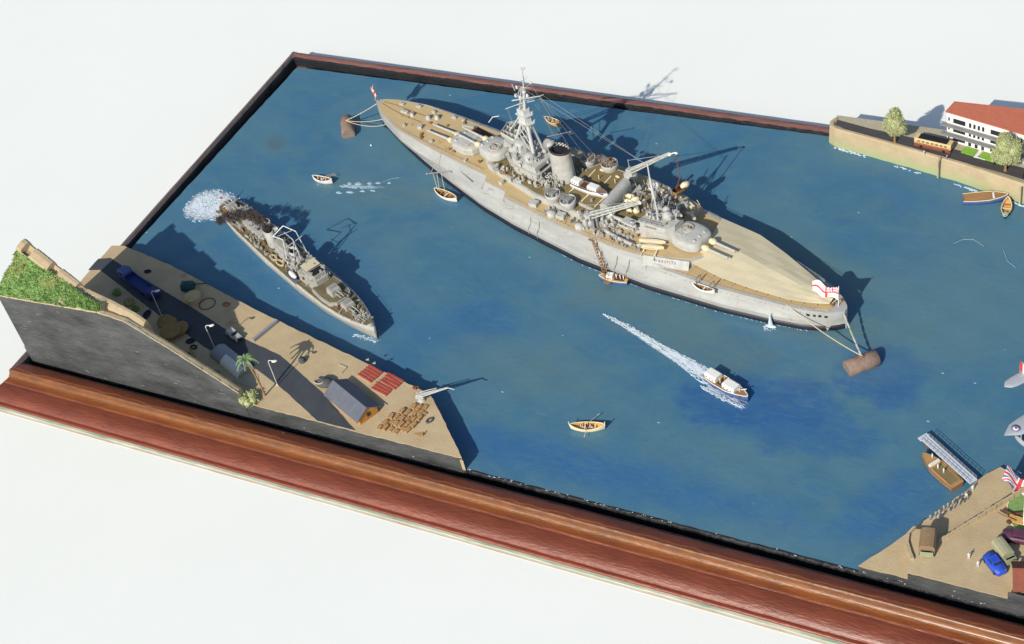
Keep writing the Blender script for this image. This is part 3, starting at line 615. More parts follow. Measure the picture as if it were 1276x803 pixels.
# four leaning brown drums
for k, (x, y, z, tx, ty, r0, lab) in enumerate(((5.88, 4.20, .05, .20, .15, .36, 'brown round disc at the back of the leaning cluster'), (6.22, 4.06, .13, .16, .18, .38, 'brown disc second from the back in the leaning cluster'), (6.90, 3.92, .14, .15, -.12, .42, 'brown disc on the right of the leaning cluster'), (6.66, 3.62, .24, .04, .05, .47, 'foremost brown disc facing up in the leaning cluster'))):
    o = MB().lathe([(r0-.03, -.03), (r0, .0), (r0, .05), (r0-.02, .06), (r0-.07, .052), (.03, .055)], n=30).build('disc_drum', M_brass, loc=(x, y, QZ+z)); o.rotation_euler = (tx, ty, 0)
    tag(o, lab, 'drum', 'brown discs leaning together')
def ring(loc, sx, sy, rz, label, hole=True, M=M_tyre):
    mb = MB(); mb.torus((0, 0, .02), .16, .05, 20, 8, sx, sy, rz)
    if not hole: mb.lathe([(.15, .0), (.15, .03), (.02, .035)], n=18, sx=sx, sy=sy, rz=rz)
    return tag(mb.build('dark_ring', M, loc=(loc[0], loc[1], QZ)), label, 'tyre')
ring((4.72, 4.38), 1.5, .85, 1.75, 'large dark oval hatch on the sand near the brown drums', False)
ring((7.72, 3.52), 1.05, .75, .5, 'small dark ring nearer the brown drums', False)
ring((8.08, 3.24), .85, .65, .2, 'small dark ring nearer the tin hut')
ring((3.02, 6.82), .85, .55, .3, 'small dark blob of rope on the sand behind the lorry', False)
ring((8.0, 5.95), .9, .65, .2, 'small brownish ring where shade and sun meet', True, M_brown)
ring((8.9, 5.05), 1.1, .4, .6, 'faint flat oval patch in the sun by the shade edge', False, M_cliff)
tag(MB().lathe([(.09, -.01), (.09, .1), (.06, .13)], n=10).build('mooring_bollard', M_stone, loc=(4.9, 7.05, QZ)), 'pale bollard on the wharf edge left of the teal gun', 'bollard')
# tin hut: half round with broken roof
nh = thing('nissen_hut', 'half round corrugated grey tin hut with a torn white roof patch', 'hut', (10.35, 2.92, QZ), math.atan2(-.41, 1))
def arch(mb, x0, x1, r, n=13, a0=0, a1=math.pi, zs=.72, ribs=0, t=.03):
    rs = []; N_ = max(1, ribs*2)
    for i in range(N_+1):
        x = x0+(x1-x0)*i/N_; rr = r+(.012 if i % 2 else 0); rs.append([(x, rr*math.cos(a0+(a1-a0)*k/n), rr*zs*math.sin(a0+(a1-a0)*k/n)) for k in range(n+1)]+[(x, (rr-t)*math.cos(a1+(a0-a1)*k/n), (rr-t)*zs*math.sin(a1+(a0-a1)*k/n)) for k in range(n+1)])
    mb.rings(rs, False)
mb = MB(); arch(mb, -1.15, -.35, .42, ribs=14); arch(mb, -.35, .95, .42, a0=0, a1=1.9, ribs=20); mb.build('roof', M_tin, nh)
mb = MB(); arch(mb, -.36, .98, .425, a0=1.55, a1=math.pi, ribs=12); mb.build('torn_panel', M_white, nh)
mb = MB(); mb.rings([[(x, .38*math.cos(a), .38*.72*math.sin(a)) for a in [math.pi*k/12 for k in range(13)]] for x in (-1.1, -1.06)], False); mb.rings([[(x, .38*math.cos(a), .38*.72*math.sin(a)) for a in [math.pi*k/12 for k in range(13)]] for x in (.86, .9)], False)
build_each(mb, 'end_wall', M_lgrey, nh)
tag(MB().prism(densify([(-.55, -.35), (.4, -.42), (.62, -.1), (.3, .3), (-.5, .28)], .15, .03), -.01, .02).build('rubble_patch', M_stone, loc=(11.5, 2.35, QZ)), 'pale rubble patch at the sunny end of the tin hut', 'rubble')
# long grey beam
bm_ = MB(); bm_.box((0, 0, .08), (1.35, .10, .14)); bm_.box((0, .09, .045), (1.30, .09, .08)); tag(bm_.build('timber_beam', M_tin, loc=(10.74, 4.95, QZ), rz=math.atan2(1.24, .36)), 'long weathered grey beam lying across the sunlit sand', 'beam')
# shed
sh = thing('quay_shed', 'blue grey roofed shed with an orange wooden end wall', 'shed', (16.72, 2.30, QZ), math.atan2(-.44, 1))
mb = MB(); mb.box((0, 0, .14), (2.22, .90, .30)); mb.add([(-1.11, -.46, .28), (-1.11, .46, .28), (-1.11, 0, .64), (-1.09, -.46, .28), (-1.09, .46, .28), (-1.09, 0, .66)], [(0, 1, 2), (3, 5, 4), (0, 3, 4, 1), (1, 4, 5, 2), (0, 2, 5, 3)]); mb.add([(1.11, -.46, .28), (1.11, .46, .28), (1.11, 0, .66), (1.09, -.46, .28), (1.09, .46, .28), (1.09, 0, .66)], [(0, 1, 2), (3, 5, 4), (0, 3, 4, 1), (1, 4, 5, 2), (0, 2, 5, 3)]); mb.build('wall', M_orange, sh)
mb = MB()
for s in (-1, 1): mb.add([(x, s*y, z) for x in (-1.17, 1.17) for y, z in ((.58, .25), (0, .66), (0, .695), (.60, .285))], [(0, 1, 5, 4), (1, 2, 6, 5), (2, 3, 7, 6), (3, 0, 4, 7), (0, 3, 2, 1), (4, 5, 6, 7)])
mb.build('roof', M_roofb, sh)
mb = MB(); mb.box((1.115, .02, .26), (.02, .17, .2)); mb.build('window', M_glass, sh)
tag(MB().ell((0, 0, .11), (.42, .27, .22), 11, 7, jit=.10, rnd=random.Random(8)).build('rock_heap', M_rock, loc=(14.95, 3.0, QZ), rz=.1), 'dark grey rock heap beside the shed corner', 'rock')
mb = MB(); mb.torus((0, 0, .04), .17, .035, 16, 6, 1.2, .8); tag(mb.build('rope_coil', M_stone, loc=(14.78, 2.86, QZ+.22)), 'pale coil on top of the dark rock heap', 'coil')
tag(MB().lathe([(.14, -.01), (.16, .1), (.10, .14), (.12, .2), (.03, .22)], n=12).build('capstan', M_rock, loc=(13.3, 3.86, QZ)), 'small dark capstan inside the palm shadow', 'capstan')
mb = MB(); mb.box((0, 0, .02), (.42, .04, .04)); mb.box((.21, -.2, .02), (.06, .38, .05)); tag(mb.build('kerb_piece', M_stone, loc=(15.15, 4.12, QZ), rz=-.15), 'thin pale kerb angle lying on the sand left of the red stacks', 'kerb')
for k, (x, y, lab) in enumerate(((16.0, 4.72, 'pale scrap post left one at wharf edge by the red stacks'), (16.38, 4.62, 'pale scrap post right one at wharf edge by the red stacks'))):
    mb = MB(); mb.box((0, 0, .03), (.12, .03, .05), rz=.3); mb.box((.05, .02, .05), (.02, .02, .14)); tag(mb.build('edge_post', M_rope, loc=(x, y, QZ)), lab, 'post', 'pale scraps on the wharf edge')
# red timber stacks (each stack of long red lengths on bearers)
def redstack(loc, rz, L_, n, label, gap=.15):
    t = thing('red_stack', label, 'timber stack', loc, rz, 'stacks of red lengths by the wharf edge')
    for k in range(n):
        mb = MB(); y = (k-(n-1)/2)*gap; mb.box((rnd.uniform(-.02, .02), y, .045), (L_, .075, .05), rz=rnd.uniform(-.02, .02)); mb.build('red_length', M_red, t)
    mb = MB(); mb.box((0, 0, .012), (L_*.92, n*gap*1.02, .022)); mb.build('bearer', M_sand, t); return t
redstack((16.52, 4.05, QZ), -.30, .82, 5, 'leftmost stack of five red lengths behind the shed')
redstack((17.62, 3.93, QZ), -.27, .90, 4, 'stack of red lengths nearest the wharf edge')
redstack((17.42, 3.42, QZ), -.24, .86, 3, 'small stack of red lengths nearest the crates')
# crates
r3 = random.Random(21); k = 0
for i in range(6):
    for j in range(5):
        if (i, j) in ((0, 4), (0, 3), (5, 4), (1, 4)): continue
        x = 18.45+i*.235+j*.085-.05; y = 1.52+j*.335+i*.02+ (.12 if i > 3 else 0)
        mb = MB(); hgt = r3.choice((.06, .09, .13)); mb.box((0, 0, hgt/2), (r3.uniform(.13, .2), r3.uniform(.2, .28), hgt)); mb.box((0, .04, hgt+.006), (.195, .05, .012)); o = mb.build('crate', M_crate, loc=(x+r3.uniform(-.04, .04), y+r3.uniform(-.05, .05), QZ), rz=r3.uniform(-.25, .25)-.18)
        row = ('front', 'second', 'third', 'fourth', 'rearmost')[j]; colm = ('leftmost', 'second from left', 'third from left', 'third from right', 'second from right', 'rightmost')[i]
        tag(o, 'brown wooden crate, %s row, %s in its row, on the wharf' % (row, colm), 'crate', 'brown crates laid out near the wharf tip')
# wharf crane
cr = thing('wharf_crane', 'small white grey crane with its jib over the water at the wharf tip', 'crane', (19.32, 3.36, QZ), .30)
MB().lathe([(.17, -.01), (.17, .05), (.12, .08), (.12, .20)], n=14).build('pedestal', M_lgrey, cr)
mb = MB(); mb.box((-.02, 0, .29), (.34, .24, .18), top=(.8, .8)); mb.build('cab', M_lgrey, cr)
mb = MB()
for s in (-1, 1):
    mb.tube((.05, s*.09, .28), (1.25, s*.02, .72), .022, .018, 6); mb.tube((-.05, s*.09, .36), (.75, s*.04, .66), .02, .015, 6)
for q in range(6): f = q/6; mb.tube((.05+1.2*f, -.09+.07*f, .28+.44*f), (.05+1.2*(f+.16), .09-.07*f, .28+.44*(f+.16)), .012, .012, 5)
mb.add([(.0, -.08, .30), (.0, .08, .30), (1.2, .018, .70), (1.2, -.018, .70), (.0, -.08, .33), (.0, .08, .33), (1.2, .018, .73), (1.2, -.018, .73)], [(0, 1, 2, 3), (4, 7, 6, 5), (0, 4, 5, 1), (1, 5, 6, 2), (2, 6, 7, 3), (3, 7, 4, 0)])
mb.tube((1.2, 0, .71), (1.5, -.06, .66), .025, .02, 6)
mb.build('jib', M_lgrey, cr)
tag(MB().torus((0, 0, .03), .13, .045, 16, 6, .7, 1.1).build('grey_ring', M_rock, loc=(20.17, 2.46, QZ), rz=-.4), 'dark ring with a pale centre near the wharf tip', 'ring')
MBx = MB(); MBx.prism([(-.25, -.05), (.1, -.12), (.25, .02), (.05, .1)], -.01, .02); MBx.box((.18, 0, .07), (.04, .14, .14)); tag(MBx.build('scrap_sheet', M_crate, loc=(20.1, 1.72, QZ)), 'small brown scrap sheet near the wharf tip', 'scrap')
tag(MB().box((0, 0, .05), (.16, .1, .12)).box((.12, .06, .05), (.08, .06, .1)).build('red_scrap', M_redbr, loc=(18.75, 3.85, QZ)), 'tiny red brown scraps at the wharf edge by the crane', 'scrap')

for _o in bpy.data.objects:      # everything above stands on the quay top
    if _o not in _before and _o.parent is None and _o.get('category') and _o.location.x < 23: _o.location.x += QS[0]; _o.location.y += QS[1]

# ------------------------------------------------------------------ battleship (bow at origin, +x aft, -y towards the front of the base)
BS = thing('battleship', 'large light grey battleship moored between two buoys, tan decks and pale quarterdeck awning', 'battleship', (8.236, 19.742, 0), R(-16.214))
HW = [(0, .02), (.35, .05), (1, .28), (2.6, .80), (4.3, 1.25), (6.2, 1.68), (8.8, 2.2), (11, 2.45), (15, 2.62), (18.4, 2.42), (22, 1.86), (24, 1.38), (25.3, .98), (26.2, .55), (26.6, .2), (26.72, .02)]
HD = [(0, .05), (.3, .30), (1, .66), (2.4, 1.12), (4, 1.45), (6.3, 1.70), (8.8, 1.92), (11, 2.15), (14, 2.32), (16.5, 2.26), (18.4, 1.98), (21.5, 1.70), (24, 1.20), (25.5, .86), (26.3, .52), (26.7, .18), (26.78, .04)]
TD = [(0, .03), (.3, .26), (1, .60), (2.4, 1.02), (4.0, 1.16), (5.2, 1.22), (8.6, 1.34), (8.75, 1.64), (10.1, 1.72), (10.3, 2.04), (14, 2.22), (16.5, 2.1), (17.6, 1.95), (18.3, 1.80)]
ZF = [(0, 1.58), (2.5, 1.47), (5, 1.38), (8, 1.33), (19, 1.30)]
QDZ = 1.02
def station(u, zt, td, quarter=False):
    hw, hd = interp(HW, u), interp(HD, u); rk = lambda z: (-.10*z/1.5+.10)*max(0, 1-u/1.5)
    if quarter: L6 = [(-.12, hw*.96), (.26, hw), (.48, hw*1.02), (.62, (hw+hd)/2*1.0), (.85, hd), (zt-.001, hd*.985)]
    else:
        zs = min(.98, zt-.1); L6 = [(-.12, hw*.96), (.26, hw), (.48, hw*1.015+.01), (.64, hw*.35+hd*.65), (zs, hd), (zt, td+.05 if td+.05 < hd else hd)]
    left = [(u+rk(z), -y, z) for z, y in L6]; right = [(u+rk(z), y, z) for z, y in reversed(L6)]
    return left+right
mb = MB(); us = [0, .1, .2, .35, .6]+[.9+.3*i for i in range(58)]; us = sorted(set(us+[8.6, 8.75, 10.1, 10.3, 18.3])); us = [u for u in us if u <= 18.3]
mb.rings([station(u, interp(ZF, u), interp(TD, u)) for u in us], True)
us2 = [18.3+.35*i for i in range(23)]+[26.2, 26.4, 26.55, 26.68, 26.76]
mb.rings([station(u, QDZ, 0, True) for u in us2], True)
hull = mb.build('hull', M_hull, BS)
try:
    hull.data.set_sharp_from_angle(angle=R(28))
except Exception: pass
mb = MB(); ua = sorted(set([0, .1, .2, .35, .6]+[.9+.4*i for i in range(64)]+[26.4, 26.6, 26.74]))
mb.rings([[(u-.012, -interp(HW, u)-.02, -.15), (u-.012, -interp(HW, u)-.02, .27), (u-.012, interp(HW, u)+.02, .27), (u-.012, interp(HW, u)+.02, -.15)] for u in ua if u < 26.75], True); mb.build('boot_topping', M_boot, BS)
def deck(us, yf, zf, name, M, th=.02, inset=0.0):
    mb = MB(); rs = []
    for u in us: y = max(.01, yf(u)-inset); z = zf(u); rs.append([(u, -y, z-th), (u, -y, z), (u, y, z), (u, y, z-th)])
    mb.rings(rs, False); return mb.build(name, M, BS)
deck([u for u in us if u >= .35], lambda u: interp(TD, u), lambda u: interp(ZF, u)+.014, 'forecastle_deck', M_deck)
deck([18.3+.35*i for i in range(23)]+[26.2], lambda u: interp(HD, u)*.985, lambda u: QDZ+.014, 'quarterdeck', M_deck, inset=.13)
# ledge plating and casemate guns on both sides
for s in (-1, 1):
    mb = MB()
    for u in (9.3, 11.0, 12.7, 14.3):
        y = interp(HD, u)-.10; mb.lathe([(.20, .92), (.20, 1.14), (.16, 1.18), (.02, 1.19)], c=(u, s*(y-.05), 0), n=12, sx=1.2, sy=.9)
    build_each(mb, 'casemate', M_hull, BS)
    for u in (9.3, 11.0, 12.7, 14.3):
        y = interp(HD, u)-.10; MB().tube((u, s*y, 1.08), (u-.42, s*(y+.42), 1.06), .035, .028, 8).build('casemate_gun', M_lgrey, BS)
# hull details: strakes, hawse pipes, scuttles, vertical fender pipes
mb = MB()
for u in (11.96, 12.5, 16.9, 17.5):
    y = interp(HD, u); mb.path([(u, -y-.01, 1.0), (u+.02, -interp(HW, u)-.05, .52), (u+.02, -interp(HW, u)-.05, .28)], .018, 5)
build_each(mb, 'side_pipe', M_hull, BS)
mb = MB()
for s in (-1, 1):
    for i in range(30):
        u = 19.0+i*.24; y = interp(HD, u)
        if i % 6 != 4: mb.ell((u, s*(y+.004), .86), (.017, .014, .017), 6, 4)
    for i in range(16):
        u = 1.4+i*.32; y = interp(HD, u); mb.ell((u, s*(y*.99), .95), (.016, .012, .016), 6, 4)
mb.build('scuttles', M_dark, BS)
mb = MB()
for i, (u, wd) in enumerate(((25.55, .13), (25.78, .10), (25.98, .12), (26.2, .12))):
    y = interp(HD, u); mb.box((u, -y-.012, .80), (wd, .03, .085), rz=math.atan2(.35, 1)*(1 if i < 2 else 1.6))
build_each(mb, 'stern_port', M_dark, BS)
MB().path([(6.9, -1.52, 1.13), (8.05, -1.83, 1.09)], .022, 5).build('stowed_boom', M_grey2, BS)
# guard rails: stanchions and wires
def railing(pts, z, h=.11, name='guard_rail', step=.33):
    mb = MB()
    for a, b in zip(pts, pts[1:]):
        L_ = math.dist(a, b); n = max(1, int(L_/step))
        for i in range(n): t = i/n; x, y = a[0]+(b[0]-a[0])*t, a[1]+(b[1]-a[1])*t; mb.tube((x, y, z), (x, y, z+h), .0075, .0075, 4)
        for f in (.55, 1): mb.tube((a[0], a[1], z+h*f), (b[0], b[1], z+h*f), .0055, .0055, 4)
    return mb.build(name, M_wire, BS)
for s in (-1, 1):
    railing([(u, s*interp(HD, u)*.97) for u in [18.6+.55*i for i in range(14)]], QDZ)
    railing([(u, s*(interp(TD, u)-.02)) for u in [.7+.5*i for i in range(16)]], 1.42)
    railing([(u, s*(interp(TD, u)-.03)) for u in [10.5+.6*i for i in range(13)]], 1.32)

# awning: pitched cloth over the quarterdeck, torn off corner forward on the far side
mb = MB(); rs = []
AZ = 1.20
for i in range(17):
    t = i/16; u = 20.0+6.15*t; yn = interp([(20.0, 1.12), (21.5, 1.22), (23, 1.10), (24.6, .86), (25.6, .52), (26.2, .20)], u)
    yf_ = interp([(19.6, 1.78), (21.5, 1.72), (23, 1.32), (24.6, .80), (25.6, .42), (26.2, .14)], u); sh = -.55*(1-t)**6
    rdg = .27*(1-t*.6); r_ = []
    for k in range(9):
        q = k/8; y = -yn+(yn+yf_)*q; pk = 1-abs(y-.12)/(yn+.2 if y < .12 else yf_); sag = -.012*math.sin(q*math.pi*4+i)
        r_.append((u+(sh if y > .1 else 0)*max(0, (y-.1)/1.6), y, AZ+rdg*max(0, pk)+sag*(0 if k in (0, 8) else 1)))
    rs.append(r_+[(x, y, z-.02) for x, y, z in reversed(r_)])
mb.rings(rs, False); mb.build('quarterdeck_awning', M_awn, BS)
mb = MB()
for i in range(12):
    u = 20.2+.5*i; yn = interp([(20.0, 1.12), (21.5, 1.22), (23, 1.10), (24.6, .86), (25.6, .52), (26.2, .20)], u); mb.tube((u, -yn+.02, QDZ), (u, -yn+.02, AZ), .012, .012, 5); mb.tube((u, -yn, AZ), (u, -interp(HD, u)*.97, QDZ+.1), .005, .005, 4)
mb.build('awning_stanchion', M_wire, BS)

def turret(u, y, z, rot, L_=1.6, W_=1.28, H=.38, elev=.02, glen=1.5, patch=False):
    t = bpy.data.objects.new('gun_turret', None)  # replaced by gun house mesh below
    bpy.data.objects.remove(t)
    mb = MB(); a = L_/2
    if patch:      # drum shaped house with a flat face
        out = []
        for k in range(30):
            t = 2*math.pi*k/30; x = a*math.copysign(abs(math.cos(t))**.85, math.cos(t)); y_ = W_*.5*math.copysign(abs(math.sin(t))**.8, math.sin(t)); out.append((max(x, -a*.86), y_))
    else:
        out = [(-a, -W_*.30), (-a, W_*.30), (-a*.55, W_*.48), (a*.35, W_*.5), (a*.85, W_*.36), (a, W_*.15), (a, -W_*.15), (a*.85, -W_*.36), (a*.35, -W_*.5), (-a*.55, -W_*.48)][::-1]
    mb.rings([[(x, y_, 0) for x, y_ in out], [(x*1.0, y_*1.0, H*.70) for x, y_ in out], [(x*.95, y_*.94, H*.90) for x, y_ in out], [(x*.80+.02, y_*.78, H*1.0) for x, y_ in out], [(x*.4+.05, y_*.4, H*1.05) for x, y_ in out]], patch)
    g = mb.build('gun_house', M_grey, BS, loc=(u, y, z), rz=rot)
    for s in (-1, 1):
        mb = MB(); mb.ell((-a-.10, s*.24, H*.42), (.20, .15, .14), 10, 6, jit=.08, rnd=random.Random(3)); mb.build('blast_bag', M_cream, g)
        mb = MB(); x0 = -a-.1; mb.tube((x0, s*.24, H*.42), (x0-glen*.45, s*.24, H*.42+elev*.45), .068, .058, 10); mb.tube((x0-glen*.45, s*.24, H*.42+elev*.45), (x0-glen, s*.24, H*.42+elev), .055, .045, 10); mb.tube((x0-glen, s*.24, H*.42+elev), (x0-glen-.05, s*.24, H*.42+elev), .058, .058, 10); mb.build('gun_barrel', M_lgrey, g)
    mb = MB()
    for s in (-1, 0, 1): mb.ell((-a*.55, s*.33, H*1.0), (.09, .07, .06), 8, 5)
    mb.box((a*.35, 0, H*1.08), (.22, .75, .06)); build_each(mb, 'roof_hood', M_grey, g)
    if patch:
        mb = MB(); mb.torus((a*.3, -.12, H*1.1), .26, .035, 18, 6); mb.build('roof_gun_ring', M_grey, g)
        mb = MB(); mb.lathe([(.22, 0), (.22, .03), (.02, .03)], c=(a*.3, -.12, H*1.05), n=14, sy=.8); mb.build('ring_floor', M_tan, g)
        mb = MB(); mb.ell((a*.3, -.12, H*1.16), (.09, .07, .08), 8, 5); mb.tube((a*.3, -.12, H*1.2), (a*.3-.25, -.12, H*1.35), .012, .01, 5); mb.tube((a*.3, -.07, H*1.2), (a*.3-.25, -.07, H*1.35), .012, .01, 5); mb.build('roof_gun', M_grey2, g)
    return g
def barbette(u, y, r, z0, z1): MB().lathe([(r, z0), (r, z1)], c=(u, y, 0), n=28).build('barbette', M_grey, BS)
barbette(6.35, -.16, .55, 1.2, 1.42); turret(6.4, -.20, 1.40, .02)
barbette(8.25, -.15, .62, 1.2, 1.78); turret(8.15, -.18, 1.76, -.07, L_=1.55, patch=True)
barbette(19.3, -.14, .66, 1.0, 1.45); turret(19.3, -.16, 1.44, math.pi-.03, L_=1.75, W_=1.45, glen=1.12, patch=True)

# forecastle fittings
mb = MB(); 
for x, y in ((3.25, .30), (3.62, .52)): mb.lathe([(.13, 0), (.13, .08), (.08, .10), (.11, .17), (.03, .19)], c=(x, y, 1.45), n=12)
mb.lathe([(.11, 0), (.11, .07), (.07, .09), (.1, .15), (.03, .17)], c=(2.4, .05, 1.47), n=12); build_each(mb, 'capstan', M_lgrey, BS)
mb = MB()
for (x, y, l, w_, h, r_) in ((1.35, .40, .28, .12, .08, .1), (2.2, .72, .30, .12, .09, .0), (1.9, .04, .42, .13, .10, .1), (3.4, -.42, .22, .18, .14, .3), (3.15, .78, .22, .1, .1, 0), (4.3, 1.0, .25, .1, .09, .1), (4.9, 1.02, .16, .1, .12, .1), (4.6, -.9, .18, .1, .1, -.1), (2.6, -.72, .2, .1, .09, -.3), (7.0, -1.1, .12, .12, .1, .3), (9.6, -1.45, .2, .16, .16, 0), (5.4, .9, .8, .10, .05, .28)): mb.box((x, y, interp(ZF, x)+.014+h/2), (l, w_, h), rz=r_)
build_each(mb, 'deck_locker', M_lgrey, BS)
MB().box((6.25, .82, 1.375), (1.15, .42, .03), rz=-.1).build('deck_hatch', M_dbrown, BS)
mb = MB()
for y in (-.16, .30):
    pts = [(.45, y*.3, 1.58), (1.2, y*.8, 1.545), (2.2, y, 1.50), (3.2, y+.08, 1.47)]
    for a, b in zip(pts, pts[1:]):
        n = int(math.dist(a, b)/.06)
        for i in range(n): t = i/n; mb.box(tuple(a[k]+(b[k]-a[k])*t for k in range(3)), (.045, .03, .02), rz=(.5 if i % 2 else -.5))
mb.build('anchor_chain', M_brown, BS)
mb = MB(); mb.path([(5.95, 1.62, 1.35), (6.05, 1.85, 1.55), (6.35, 2.0, 1.62)], .02, 6); mb.build('boat_davit', M_white, BS)
mb = MB()
for x, y in ((2.0, -.25), (2.9, -.5), (5.0, -.75), (5.6, -.95)): mb.tube((x, y, 1.4), (x+.02, y, 1.62), .014, .01, 5)
build_each(mb, 'deck_post', M_brown, BS)

# bridge island
def block(name, out, z0, z1, M=M_grey, top=1.0):
    return MB().prism(out, z0, z1, top).build(name, M, BS)
block('shelter_deck', [(8.3, -.95), (9.4, -1.15), (11.6, -1.5), (15.4, -1.55), (15.6, -1.1), (15.6, 1.2), (15.0, 1.55), (11.5, 1.5), (9.2, 1.15), (8.3, .95)], 1.32, 1.66)
block('shelter_deck_floor', [(8.5, -.85), (9.4, -1.05), (11.6, -1.4), (15.3, -1.45), (15.3, 1.4), (11.5, 1.4), (9.2, 1.05), (8.5, .85)], 1.65, 1.675, M_olive)
block('bridge_tower', [(9.3, -.38), (9.9, -.80), (11.35, -.86), (11.45, .45), (10.9, .72), (9.5, .55), (9.2, .15)], 1.67, 2.50, M_grey, .98)
block('bridge_wing', [(9.15, -.5), (9.9, -.95), (11.5, -.98), (11.6, .6), (9.6, .7), (9.1, .3)], 2.16, 2.21, M_lgrey)
mb = MB(); mb.box((11.43, -.42, 2.2), (.05, .5, .28)); mb.box((11.40, .2, 2.0), (.06, .28, .4)); mb.box((9.55, -.55, 2.32), (.4, .05, .1), rz=-.62); build_each(mb, 'bridge_window', M_glass, BS)
block('conning_tower', [(9.0, -.35), (9.5, -.5), (10.2, -.45), (10.4, 0), (10.1, .4), (9.3, .4), (8.95, .1)], 2.48, 2.86, M_grey, .92)
block('upper_bridge', [(8.7, -.1), (9.55, -.20), (9.9, .35), (9.75, .95), (8.8, .95), (8.45, .6)], 2.75, 2.82, M_grey)
mb = MB()
z = 2.86
for (x0, y0, x1, y1) in ((8.45, .6, 8.7, -.1), (8.7, -.1, 9.55, -.2), (9.55, -.2, 9.9, .35), (9.9, .35, 9.75, .95), (9.75, .95, 8.8, .95), (8.8, .95, 8.45, .6)):
    mb.add([(x0, y0, 2.8), (x1, y1, 2.8), (x1, y1, 3.0), (x0, y0, 3.0), (x0+.02, y0+.02, 2.8), (x1+.02, y1+.02, 2.8), (x1+.02, y1+.02, 3.0), (x0+.02, y0+.02, 3.0)], [(0, 1, 2, 3), (4, 7, 6, 5), (3, 2, 6, 7)])
for i in range(4): mb.box((8.75+i*.26, .42, 2.9), (.035, .95, .16), rz=.12)
for i in range(3): mb.box((9.1, .1+i*.32, 2.9), (1.0, .035, .16), rz=.0)
mb.build('bridge_screen', M_lgrey, BS)
mb = MB()
for i in range(3):
    for j in range(3): mb.box((8.88+i*.26, .02+j*.32+.15, 2.835), (.16, .2, .02))
build_each(mb, 'bridge_floor_panel', M_olive, BS)
# gun directors, drums, searchlights
mb = MB(); mb.lathe([(.30, 2.5), (.30, 2.95), (.22, 3.0), (.03, 3.02)], c=(9.95, -.12, 0), n=16); mb.lathe([(.24, 2.2), (.26, 2.75), (.16, 2.8), (.02, 2.82)], c=(10.7, -.45, 0), n=14); build_each(mb, 'director', M_grey, BS)
mb = MB(); mb.ell((11.1, .45, 2.75), (.30, .16, .42), 14, 8, rz=.4); mb.lathe([(.2, 1.7), (.16, 2.4)], c=(11.1, .45, 0), n=10); mb.build('searchlight_tower', M_grey2, BS)
mb = MB(); mb.ell((11.3, .52, 2.86), (.16, .12, .16), 10, 6); mb.ell((11.0, .2, 2.6), (.12, .1, .12), 10, 6); mb.ell((11.75, .35, 2.85), (.2, .14, .14), 10, 6); mb.ell((11.95, .2, 2.95), (.18, .12, .13), 10, 6); build_each(mb, 'searchlight', M_lgrey, BS)
# tripod mast with star fish and topmast
mast = MB(); top = (10.5, .0, 4.75)
mast.tube((9.5, .0, 2.8), top, .075, .06, 8); mast.tube((10.95, -.42, 1.7), top, .095, .07, 8); mast.tube((10.85, .50, 1.7), top, .08, .06, 8)
mast.tube(top, (10.72, .0, 6.1), .075, .05, 8); mast.tube((10.72, .0, 6.0), (10.90, -.02, 7.12), .038, .022, 6); mast.tube((10.3, .1, 4.7), (10.6, .0, 6.1), .03, .025, 6); mast.tube((10.3, -.15, 4.7), (10.6, .0, 6.1), .03, .025, 6); mast = mast.build('tripod_mast', M_mast, BS)
mb = MB()
for zz, h in ((4.15, .35), (4.6, .28)): mb.prism([(10.1, -.24), (10.7, -.28), (10.85, .1), (10.7, .3), (10.1, .25)], zz, zz+.04); mb.prism([(10.18, -.18), (10.6, -.2), (10.7, .08), (10.6, .2), (10.18, .18)], zz+.04, zz+h)
build_each(mb, 'mast_top_platform', M_mast, mast)
mb = MB()
for a, b in (((9.0, .55, 3.0), (10.4, 0, 5.0)), ((9.0, .2, 3.0), (10.3, 0, 4.6)), ((9.2, .75, 3.0), (10.4, 0.1, 4.7))): mb.tube(a, b, .045, .035, 5)
for i in range(7):
    f = i/7; mb.tube((9.0+1.4*f, .55-.55*f, 3.0+2*f), (9.0+1.3*f+.15, .2-.2*f, 3.0+1.6*f+.2), .024, .024, 4); mb.tube((9.5+1.0*f, 0, 2.8+1.95*f), (10.95-.45*f, -.42+.42*f, 1.7+3.05*f), .022, .022, 4)
mb.build('lattice_strut', M_mast, mast)
mb = MB()
for zz, l in ((5.5, .22), (6.1, .30), (6.55, .2)):
    for k in range(6): a = k*math.pi/3+.3; mb.tube((10.65+(zz-5.2)*.16, 0, zz), (10.65+(zz-5.2)*.16+l*math.cos(a), l*math.sin(a), zz+.05), .014, .010, 4)
mb.tube((9.3, .45, 4.6), (12.05, -.35, 6.35), .034, .024, 6); mb.tube((9.5, .5, 4.4), (11.4, -.15, 5.75), .03, .02, 5); mb.tube((10.2, -.8, 5.3), (11.0, .8, 5.3), .022, .016, 5)
mb.ell((10.7, 0, 5.85), (.10, .09, .07), 8, 5); mb.ell((11.25, -.02, 6.55), (.09, .05, .06), 8, 5); mb.tube((10.9, 0, 6.4), (11.25, -.02, 6.55), .014, .012, 4)
for k in range(4): a = k*math.pi/2; mb.tube((10.95, 0, 7.1), (10.95+.13*math.cos(a), .13*math.sin(a), 7.2), .010, .01, 4)
mb.torus((10.95, -.02, 7.18), .09, .012, 10, 4)
mb.build('yard', M_mast, mast)
mb = MB(); mb.tube((11.0, .5, 3.2), (11.75, 1.25, 3.25), .02, .014, 5); mb.ell((11.75, 1.25, 3.25), (.05, .04, .04), 6, 4); mb.build('signal_arm', M_grey2, BS)
